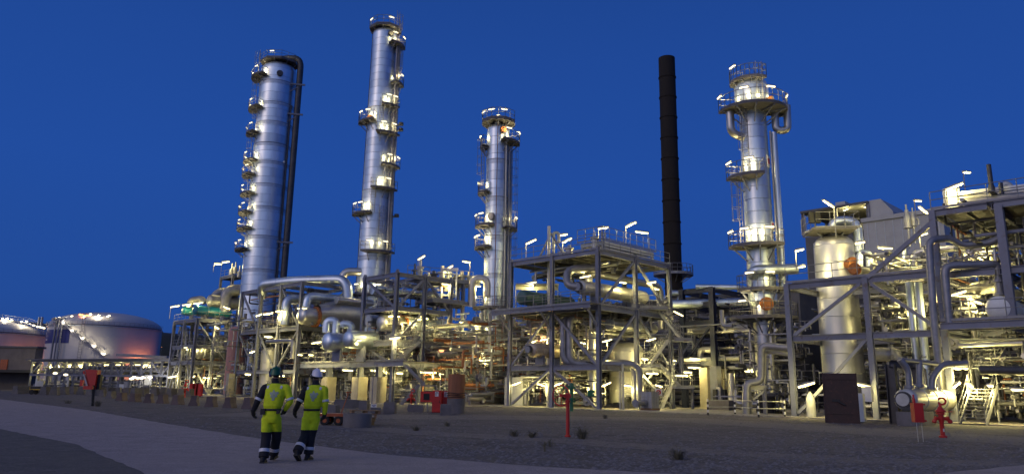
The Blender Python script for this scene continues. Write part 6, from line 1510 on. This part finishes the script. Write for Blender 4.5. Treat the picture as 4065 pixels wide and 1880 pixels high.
        for (l_, w_, h_) in rings:
            for j in range(n):
                th = 6.28319 * j / n; vs.append(heel + fwd * l_ + sd * w_ * math.cos(th) + up * max(-.02, h_ * math.sin(th) + h_ - .02) )
        for i in range(len(rings) - 1):
            for j in range(n): fs.append((i * n + j, i * n + (j + 1) % n, (i + 1) * n + (j + 1) % n, (i + 1) * n + j))
        fs += [tuple(range(n))[::-1], tuple(range((len(rings) - 1) * n, len(rings) * n))]; mbx.add(vs, fs, True)
        mbx.tube([heel + fwd * .07 + up * .04, ank + ZD * .08], .062, 12)
        mbx.box(heel + fwd * .14 - up * .004, (.29, .09, .03), (fwd, sd, up)); emit(mbx, 'boot', 'black')
        # glove with palm, four unequal fingers and a thumb
        w, hnd = V(J['arm' + s_][2]), V(J['hand' + s_]); d = (hnd - w).normalized(); side = Vector((0, 1, 0)) - d * d.y; side.normalize(); nrm = d.cross(side) * (1 if s_ == 'L' else -1)
        mbx = MB(); limb(mbx, [w - d * .05, w, w + d * .05, w + d * .095], [.052, .046, .047, .038], 10, .72)
        for k, (off, ln) in enumerate(((-.030, .062), (-.010, .075), (.010, .072), (.029, .055))):
            b_ = w + d * .085 + side * -off; c1 = b_ + d * ln * .45 + nrm * .008; c2 = c1 + d * ln * .33 + nrm * .022; c3 = c2 + d * ln * .12 + nrm * .026; limb(mbx, [b_, c1, c2, c3], [.0125, .0118, .0108, .0085], 7)
        b_ = w + d * .03 + side * .036; limb(mbx, [b_, b_ + d * .03 + side * .02 + nrm * .01, b_ + d * .06 + side * .022 + nrm * .022], [.0145, .013, .0105], 7)
        emit(mbx, 'glove', 'black')
    # belt, pouch, collar
    bx_ = hx * .9 + cx * .1; mbx = MB(); vs = []; rr = []
    n = 26
    for z in (1.045, 1.05, 1.085, 1.09):
        e = .006 if z in (1.045, 1.09) else .014
        for j in range(n): th = 6.28319 * j / n; vs.append(Vector((bx_ + (.170 + e) * math.copysign(abs(math.cos(th)) ** .85, math.cos(th)), -.005 + (.127 + e) * math.copysign(abs(math.sin(th)) ** .85, math.sin(th)), z)))
    mbx.add(vs, [(i * n + j, i * n + (j + 1) % n, (i + 1) * n + (j + 1) % n, (i + 1) * n + j) for i in range(3) for j in range(n)], True); emit(mbx, 'belt', 'black')
    if J.get('pouch'):
        for px_, w_, h_ in J['pouch']: emit(MB().box((bx_ + px_, -.12, 1.03), (w_, .07, h_)), 'belt_pouch', 'black')
    # shoulder tapes and emblem fitted on the back
    def on_back(x, z):
        h_ = bvh.ray_cast(Vector((x, -1.5, z)), Vector((0, 1, 0))); return (h_[0].y if h_[0] else -.14)
    def patch(poly, nm, m_, off=.006):
        mbx = MB(); c_ = sum((Vector((x, 0, z)) for x, z in poly), Vector()) / len(poly); vs = []
        for x, z in poly: vs.append((x, on_back(x, z) - off, z))
        vs.append((c_.x, on_back(c_.x, c_.z) - off, c_.z)); n_ = len(poly); vs += [(x, y + off * .8, z) for x, y, z in vs]
        fs = [(i, (i + 1) % n_, n_) for i in range(n_)] + [(i, n_ + 1 + i, n_ + 1 + (i + 1) % n_, (i + 1) % n_) for i in range(n_)]
        mbx.add(vs, fs); return mbx
    for s_ in (-1, 1): emit(patch([(cx + s_ * .12, 1.565), (cx + s_ * .165, 1.55), (cx + s_ * .155, 1.49), (cx + s_ * .115, 1.505)], '', ''), 'shoulder_tape', 'silver')
    mbx = MB(); ex, ez, er = cx + .02, 1.37, .10                        # six-limbed star of separate kite and bar pieces
    for k, (a, l_) in enumerate(((100, 1.0), (160, .9), (215, .85), (262, 1.15), (330, .75), (30, .95))):
        a = R(a); c_, s_ = math.cos(a), math.sin(a); f_ = lambda u_, v_: (ex + (u_ * c_ - v_ * s_) * er, ez + (u_ * s_ + v_ * c_) * er)
        q = patch([f_(.07, 0), f_(.42, -.36), f_(l_ * 1.05, -.24 if k % 2 else -.06), f_(l_, .24 if k % 2 else .08), f_(.42, .36)], '', ''); mbx.add(q.v, q.f)
    emit(mbx, 'back_emblem', 'emblem')
    # helmet
    mbx = MB(); H_ = lambda x, y, z: hc + hr @ Vector((x, y, z)); vs, fs = [], []; k, n = 8, 24
    for i in range(k + 1):
        a = R(90) * i / k
        for j in range(n):
            b = 6.28319 * j / n; flare = 1.0 + (.05 if i == k else 0)
            vs.append(H_(.118 * math.sin(a) * math.cos(b) * flare, -.005 + .140 * math.sin(a) * math.sin(b) * flare, .02 + .135 * math.cos(a) - (.02 if i == k else 0) - (.03 * max(0, -math.sin(b)) if i >= k - 1 else 0)))
    for i in range(k):
        for j in range(n): fs.append((i * n + j, (i + 1) * n + j, (i + 1) * n + (j + 1) % n, i * n + (j + 1) % n))
    mbx.add(vs, fs, True); hm = emit(mbx, 'helmet', helmet)
    mbx = MB(); mbx.box(H_(0, .15, .015), (.15, .07, .012), (hr @ XD, hr @ Vector((0, .97, -.2)), hr @ Vector((0, .2, .97)))); emit(mbx, 'helmet_peak', helmet, hm)
    mbx = MB()
    for y_ in (-.03, 0, .03): pass
    mbx.tube([H_(0, -.12, .09), H_(0, -.06, .14), H_(0, .02, .16), H_(0, .09, .13)], .012, 6); emit(mbx, 'helmet_ridge', helmet, hm)
    for s_ in (-1, 1):
        mbx = MB(); mbx.lathe([(0, 0), (.038, .005), (.046, .02), (.042, .045), (.03, .055), (0, .058)], H_(s_ * .082, -.005, -.025), hr @ Vector((s_, 0, 0)), 14); c_ = emit(mbx, 'ear_cup', cups); mbx = MB(); mbx.tube([H_(s_ * .13, -.005, -.02), H_(s_ * .135, 0, .04), H_(s_ * .115, .01, .075)], .011, 6); mbx.box(H_(s_ * .12, .01, .075), (.02, .03, .05)); emit(mbx, 'cup_arm', 'black', c_)
    return t
b1, b2 = put(1052, 1836), put(1216, 1826)
J1 = dict(chest=(.10, 0), hip=(.055, 0), head=(.065, 0), legL=((-.035, 0, .90), (-.03, .03, .50), (-.005, -.10, .115)), legR=((.145, .02, .90), (.13, .22, .52), (.035, .40, .14)), heelL=(-.01, -.19, .03), toeL=(-.03, .09, .03), heelR=(.035, .33, .05), toeR=(.04, .61, .08),
          armL=((-.125, 0, 1.50), (-.235, -.07, 1.235), (-.33, -.02, 1.02)), armR=((.325, 0, 1.50), (.425, .0, 1.25), (.29, .13, 1.06)), handL=(-.32, .04, .9), handR=(.24, .18, .98), hem=.62, pouch=((-.15, .09, .12), (.165, .06, .08)))
J2 = dict(chest=(.085, 0), hip=(.045, 0), head=(.085, 0), legL=((-.045, -.01, .90), (-.055, -.04, .52), (-.115, -.34, .20)), legR=((.13, .01, .90), (.055, .03, .50), (.035, .0, .13)), heelL=(-.125, -.42, .15), toeL=(-.10, -.19, .01), heelR=(.01, -.08, .03), toeR=(.06, .20, .03),
          armL=((-.11, 0, 1.50), (-.235, -.05, 1.225), (-.335, .03, 1.03)), armR=((.285, 0, 1.50), (.335, -.01, 1.225), (.315, .05, .97)), handL=(-.35, .09, .9), handR=(.29, .09, .86), hem=.64, pouch=())
s1 = zat(b1, 1452) / 1.955; s2_ = zat(b2, 1461) / 1.955
person('walker in yellow hi-vis workwear with green helmet and blue ear cups', b1, J1, 'helmgreen', 'defblue', 6, s1)
person('walker in yellow hi-vis workwear with white helmet looking left', b2, J2, 'helmwhite', 'black', 38, s2_)
# ------------------------------------------------------------------ small pipework that fills the frames
tangle('tangle of small pipes and valves on the ground floor of the three storey frame', bl(0, 0), (.8, 10), (1.2, 10.4), .3, zB[0] - .3, 240, 1, clear=((2412, 2550, 1340, 1620, 69.5), (2100, 2240, 1350, 1430, 72)), levels=(zB[0] - .6, 1.2))
tangle('tangle of pipes on the first floor of the three storey frame', bl(0, 0), (.8, 10), (1.2, 10.4), zB[0] + .3, zB[1] - .3, 230, 2, clear=((2412, 2550, 1340, 1620, 69.5), (2100, 2240, 1350, 1430, 72)), levels=(zB[1] - .7, zB[1] - 1.3, zB[0] + .8))
tangle('small pipes on the top floor of the three storey frame', bl(0, 0), (.8, 10), (1.5, 10.4), zB[1] + .4, zB[2] - .3, 90, 3, clear=((2290, 2560, 1100, 1200, 72), (2050, 2280, 1140, 1210, 76)), levels=(zB[2] - .6, zB[1] + .6))
tangle('dense pipework between the middle column and the three storey frame', bl(9, 3), (.5, 8), (0, 12), .3, 9.5, 230, 4)
tangle('dense pipework between stair frame and middle column', bl(14, -3), (0, 8), (1, 12), .3, 8.5, 300, 5, mats=('pipe', 'pipelt', 'clad2', 'rustcol', 'steel2', 'steel'))
tangle('tangle of small pipes under the middle deck of the stair frame', dl(0, 0), (.3, 5), (.8, 9), .3, D_zs[1] - .3, 190, 6)
tangle('small pipework on the upper levels of the stair frame', dl(0, 0), (.3, 5), (1, 9), D_zs[1] + .4, D_zs[3] - .2, 130, 7)
tangle('pipework under the low deck behind the concrete piers', dl(5.2, 1), (0, u_l - 5.5), (.3, 9), .3, zl - .4, 260, 8, levels=(zl - .7, zl - 1.1))
tangle('small pipework standing on the low deck', dl(5.2, 1), (0, u_l - 5.5), (.8, 9), zl + .4, zl + 4, 90, 9, clear=((1290, 1440, 1250, 1400, 77),))
tangle('dense pipework inside the slender open frame below its deck', cl(0, 0), (.4, C_us[3]), (.8, 10), .3, C_zs[1] - .3, 330, 10, clear=((1190, 1460, 1190, 1300, 92),), levels=(C_zs[0], C_zs[1] - .6))
tangle('small pipework above the deck of the slender open frame', cl(0, 0), (.4, C_us[3]), (1, 12), C_zs[1] + .4, C_zs[2] - .6, 90, 11, clear=((1190, 1470, 1180, 1310, 92),))
tangle('pipework on the lower decks of the farthest left frame', el(0, 0), (.4, E_us[2]), (.8, 12), .3, E_zs[2] - .4, 260, 12, levels=(E_zs[0] - .6, E_zs[1]))
tangle('small pipework on the top deck of the farthest left frame', el(0, 0), (.4, E_us[2]), (1.5, 12), E_zs[2] + .3, E_zs[2] + 1.8, 50, 13)
tangle('pipework around the base of the fat column', gp(955, 97), (-1.5, 4), (-1, 6), .3, 10.5, 170, 31)
tangle('dense pipework between farthest left frame and slender frame', gp(905, 108), (-2, 10), (0, 12), .3, 13, 260, 14)
tangle('dark pipework inside the navy rack', pl(0, 0), (-3, P_us[1] + 4), (.5, 14), 3.9, 10.8, 200, 15, mats=('pipedark', 'pipe', 'navy', 'pipedark', 'clad2'))
tangle('dark pipework at ground level behind the navy rack', pl(0, 0), (-4, P_us[1] + 5), (5, 16), .3, 3.9, 120, 16, mats=('pipedark', 'pipe', 'pipelt', 'pipedark'))
tangle('dense pipework behind the broad white vessel in the right frame', rl(0, 0), (-9, -.6), (2.2, 11), .3, R_zs[0] - .2, 300, 17, clear=((3225, 3425, 930, 1560, 54),))
tangle('pipework in the upper bay of the right frame behind the broad vessel', rl(0, 0), (-9, -.6), (3.6, 12), R_zs[0] + .2, R_zs[1] - .3, 260, 18, clear=((3225, 3425, 930, 1560, 54),))
tangle('small pipework on the walkway level of the right frame', rl(0, 0), (-9, -.8), (2.0, 11), R_zs[1] + .4, R_zs[1] + 2.2, 120, 19, clear=((3225, 3425, 930, 1560, 54),))
tangle('tall dense pipework inside the frame at the right edge', QC, (.3, 7), (.8, 11), .3, zq[0] - .3, 330, 20, clear=((3900, 4065, 1150, 1290, 46),))
tangle('pipework on the railed walkway level at the right edge', QC, (.3, 7), (1.2, 11), zq[0] + .3, zq[1] - .2, 190, 21, clear=((3900, 4065, 1150, 1290, 46),))
tangle('pipework under the top deck at the right edge', QC, (.3, 7), (.8, 11), zq[1] + .2, zq[2] - .3, 150, 22)
tangle('small pipes on the top deck at the right edge', QC, (.3, 6.8), (1.2, 10), zq[2] + .4, zq[2] + 1.3, 45, 23)
tangle('small pipework round the foot of the right column', gp(3100, 56), (-1, 4), (-1, 4), .3, 7, 120, 24)
tangle('deep background pipework behind the middle frames', bl(-6, 15), (0, 40), (0, 14), .3, 9, 500, 25, mats=('pipedark', 'pipe', 'steel', 'clad2', 'pipelt'))
tangle('deep background pipework behind the left frames', bl(36, 8), (0, 46), (0, 16), .3, 9, 420, 26, mats=('pipedark', 'pipe', 'steel', 'clad2', 'pipelt'))
tangle('deep background pipework behind the right frames', rl(0, 0), (-16, 4), (13, 26), .3, 10, 420, 27, mats=('pipedark', 'pipe', 'steel', 'clad2', 'pipelt'))
for u0, v0, ul, h_, lab in ((-4, 30, 36, 12.5, 'long dark backdrop block added far behind the middle frames'), (34, 28, 52, 10, 'long dark backdrop block added far behind the left frames'), (-36, 28, 28, 9, 'long dark backdrop block added far behind the right frames')):
    t = thing('dark_backdrop', lab, 'building', bl(u0 + ul / 2, v0)); MB().gbox(bl(u0 + ul / 2, v0 + 3, h_ / 2), (ul, 6, h_)).build('wall', 'walldark', t); MB().gbox(bl(u0 + ul / 2, v0 + 3, h_ + .15), (ul + .6, 6.6, .3)).build('roof', 'pipedark', t)  # dark blocks added to close off the sky and darken the gaps

for k, (lab, C_, us_, vs_, z0_, z1_) in enumerate((('fine cables and tubing on the stair frame decks', DC, (.2, 5.5), (.3, 10), .4, D_zs[3]), ('fine cables and tubing on the low pipe deck', dl(5.2, .3), (0, u_l - 5.5), (.2, 6), zl + .3, zl + 3.5), ('fine cables and tubing in the slender open frame', CC, (.3, C_us[3]), (.3, 8), .5, C_zs[2] - .4), ('fine cables and tubing in the three storey frame', BC, (.4, 10), (.6, 10), .4, zB[1] - .4), ('fine cables and tubing in the frame at the right edge', QC, (.3, 7), (.5, 8), .4, zq[2] - .4), ('fine cables and tubing in the farthest left frame', EC, (.3, E_us[2]), (.3, 8), .4, E_zs[2]))):
    tangle(lab, C_, us_, vs_, z0_, z1_, 150, 60 + k, mats=('steel2', 'pipelt', 'pipe', 'pipedark', 'rustcol'), rmax=.06, name='tubing', clear=((2412, 2550, 1340, 1620, 69.5), (3900, 4065, 1150, 1290, 46), (1290, 1440, 1250, 1400, 77)))

# ------------------------------------------------------------------ lamps
F_ = 'on the roof of the three storey frame'
lamps('on poles above the three storey frame', [70, 72, 70, 66, 67.5, 69], t4, [(577, 215, 655, 180, 'a', 330), (830, 150, 905, 138, 'a', 290), (865, 205, 938, 170, 'a', 300), (1150, 95, 1230, 82, 'a', 260), (1368, 82, 1450, 42, 'a', 260), (1450, 118, 1545, 128, 'b', 300)], 1.0, fat=1.15)
lamps('at the roof edge of the three storey frame', 66, t4, [(1028, 243, 1082, 213)], .6)
lamps('under the roof of the three storey frame', [70, 65, 66, 67, 68], t4, [(572, 530, 658, 516), (1005, 482, 1092, 464), (1312, 516, 1372, 524), (1537, 528, 1608, 514), (1588, 568, 1630, 575)], 1.0)
lamps('under the middle floor of the three storey frame', [70, 68, 67, 65.5, 67, 66], t4, [(620, 995, 665, 978), (692, 976, 760, 960), (1008, 995, 1065, 1008), (1182, 990, 1257, 970), (1492, 1122, 1543, 1128), (1530, 982, 1607, 962)], 1.0)
lamps('on the stair tower by the three storey frame', [68.5, 70], t4, [(1735, 1136, 1765, 1140), (1750, 748, 1822, 785)], .8)
lamps('at ground level in the three storey frame', [69, 68, 66.5, 67, 64.5, 64, 65], t2, [(460, 855, 535, 828), (668, 842, 725, 860), (800, 858, 872, 830), (955, 848, 1000, 858), (1175, 862, 1250, 832), (1340, 848, 1415, 862), (1605, 852, 1655, 866)], 1.1)
lamps('low on the right of the three storey frame', [66, 67, 68, 68.5, 71], t2, [(1532, 758, 1575, 761), (1588, 758, 1620, 761), (1763, 776, 1855, 779), (1815, 748, 1890, 752), (1865, 712, 1960, 715)], 1.0, fat=1.25)
lamps('in the navy blue rack', [72, 70, 70], t2, [(1880, 640, 1960, 646), (2315, 742, 2395, 746), (2335, 706, 2400, 709)], 1.0)
lamps('around the foot of the middle column', [78, 79, 79, 79], t2, [(50, 352, 120, 370), (105, 656, 122, 660), (172, 384, 200, 387), (213, 655, 227, 657)], .8)
lamps('on the gooseneck left of the middle column', 79, t2, [(178, 66, 215, 70)], .8)
lamps('on poles above the far left high platform', [122, 121], t1, [(500, -8, 560, -4, 'a', 60), (562, -22, 622, -26, 'a', 50)], 1.4, fat=1.5)
lamps('along the farthest left frame top deck', [121, 119, 117, 117], t1, [(155, 335, 220, 325, 'a', 430), (250, 320, 315, 312), (338, 308, 410, 298), (572, 330, 628, 350)], 1.6, fat=1.6)
lamps('in the upper bay of the farthest left frame', [117, 117], t1, [(505, 488, 540, 508), (585, 568, 607, 571)], 1.4, fat=1.4)
lamps('on the lower deck of the farthest left frame', [118, 117], t1, [(260, 656, 325, 650), (375, 648, 440, 651)], 1.6, fat=1.5)
lamps('on the ground floor of the farthest left frame', [119, 118, 117, 116], t1, [(140, 894, 205, 880), (305, 892, 345, 882), (412, 894, 465, 896), (497, 900, 567, 895)], 1.6, fat=1.6)
lamps('at deck height in the slender open frame', [91, 90, 89, 88, 87, 86], t1, [(835, 405, 875, 392), (895, 392, 962, 382), (988, 370, 1025, 366), (1040, 364, 1058, 366), (1168, 346, 1185, 348), (1200, 342, 1235, 345)], 1.3, fat=1.3)
lamps('inside the lower bays of the slender open frame', [91, 90, 82], t1, [(785, 695, 820, 685), (900, 568, 960, 571), (1278, 622, 1352, 610)], 1.4, fat=1.3)
lamps('under the low beam left of the walkers', [90, 88], t1, [(745, 865, 790, 868), (1012, 876, 1058, 879)], 1.3, fat=1.3)
lamps('under the low deck on concrete piers', [78, 76.5, 75, 73], t1, [(1322, 836, 1380, 839), (1520, 832, 1600, 838), (1745, 836, 1838, 839), (1950, 856, 1995, 859)], 1.3, fat=1.3)
lamps('over the rust brown column', [74, 75], t1, [(2140, 850, 2262, 854), (2290, 866, 2320, 869)], 1.3, fat=1.3)
lamps('on the deck rail by the silver drums', [82, 80, 74], t1, [(1170, 712, 1195, 715), (1258, 712, 1280, 715), (1605, 605, 1665, 597)], 1.0)
lamps('on the corner post of the stair frame', [73.5, 72.4, 74], t1, [(1885, 408, 1922, 404), (1895, 585, 1975, 575), (1945, 402, 1965, 404)], 2.0, fat=1.3)
lamps('in the middle bay of the zigzag stair frame', [77, 76, 76], t1, [(1940, 662, 1980, 665), (2100, 432, 2180, 434), (2138, 408, 2200, 430)], 1.2)
lamps('at the white door frame of the upper deck', 77.5, t1, [(2308, 150, 2382, 162)], 1.2)
lamps('on the roof deck by the middle column', [77, 79, 80.5], lambda x, y: (x, y), [(1660, 1030, 1686, 1014, 'a', 1085), (1770, 1068, 1797, 1054, 'a', 1090), (1836, 1036, 1866, 1040, 'b', 1090)], 1.1, fat=1.2)
lamps('beside the pipes right of the zigzag stair frame', [79, 79], t1, [(2455, 455, 2515, 470), (2503, 757, 2523, 760)], 1.0)
lamps('on the right frame ground floor', [49, 46.5], t3, [(780, 868, 915, 832), (1222, 838, 1360, 868)], 1.5, fat=1.1)
lamps('under the walkway of the right frame', [51, 50, 50], t3, [(1588, 214, 1604, 218), (1640, 246, 1660, 250), (1680, 238, 1716, 244)], .8)
lamps('in front of the round vessel at right', [44.5, 46, 46], t3, [(1972, 148, 2120, 105), (2122, 155, 2165, 178), (2185, 190, 2248, 208)], 1.3)
lamps('at ground level near the right edge', [43.5, 44, 43, 43, 42], t3, [(2020, 864, 2060, 838), (2022, 718, 2075, 721), (2095, 718, 2125, 721), (2118, 836, 2165, 868), (2290, 855, 2325, 860)], 1.0)
lamps('bluish white at the right edge near the pumps', 41, t3, [(2480, 886, 2570, 889)], 1.4)
lamps('around the broad white vessel', [52, 53, 50.5, 50.5, 51.5, 50.5], t5, [(760, 750, 828, 735, 'a', 900), (790, 878, 835, 868), (983, 350, 1065, 405, 'b', 640), (1235, 690, 1312, 678), (1420, 725, 1530, 730), (1645, 802, 1690, 826)], 1.2)
lamps('under the grey building loft roof', [83, 82], t5, [(1140, 432, 1180, 415), (1305, 402, 1355, 408)], 1.2)
lamps('about the long diagonal brace at right', [58, 56, 48.5], t5, [(1703, 352, 1760, 355, 'a', 480), (1742, 628, 1812, 610, 'a', 800), (1743, 402, 1812, 452)], 1.1)
lamps('on tall poles above the top deck at right', [45, 56], t5, [(1945, 268, 2095, 212, 'a', 420), (2090, 126, 2152, 129, 'a', 400)], 1.4)
lamps('inside the tall frame at the right edge', [47, 46.5], t5, [(2078, 775, 2106, 780), (2190, 768, 2330, 750)], 1.2)
# sodium glow inside the first floor left bay
sodium('orange sodium lamp among the pipes at the left of the first floor', bl(8.2, 2.2, zB[0] + .3), 2.6, LW * .8, .4)
sodium('orange sodium lamp near the pipes left of the middle column', gp(1745, 79) + ZD * 3.0, 2.4, LW * 1.0, .4)
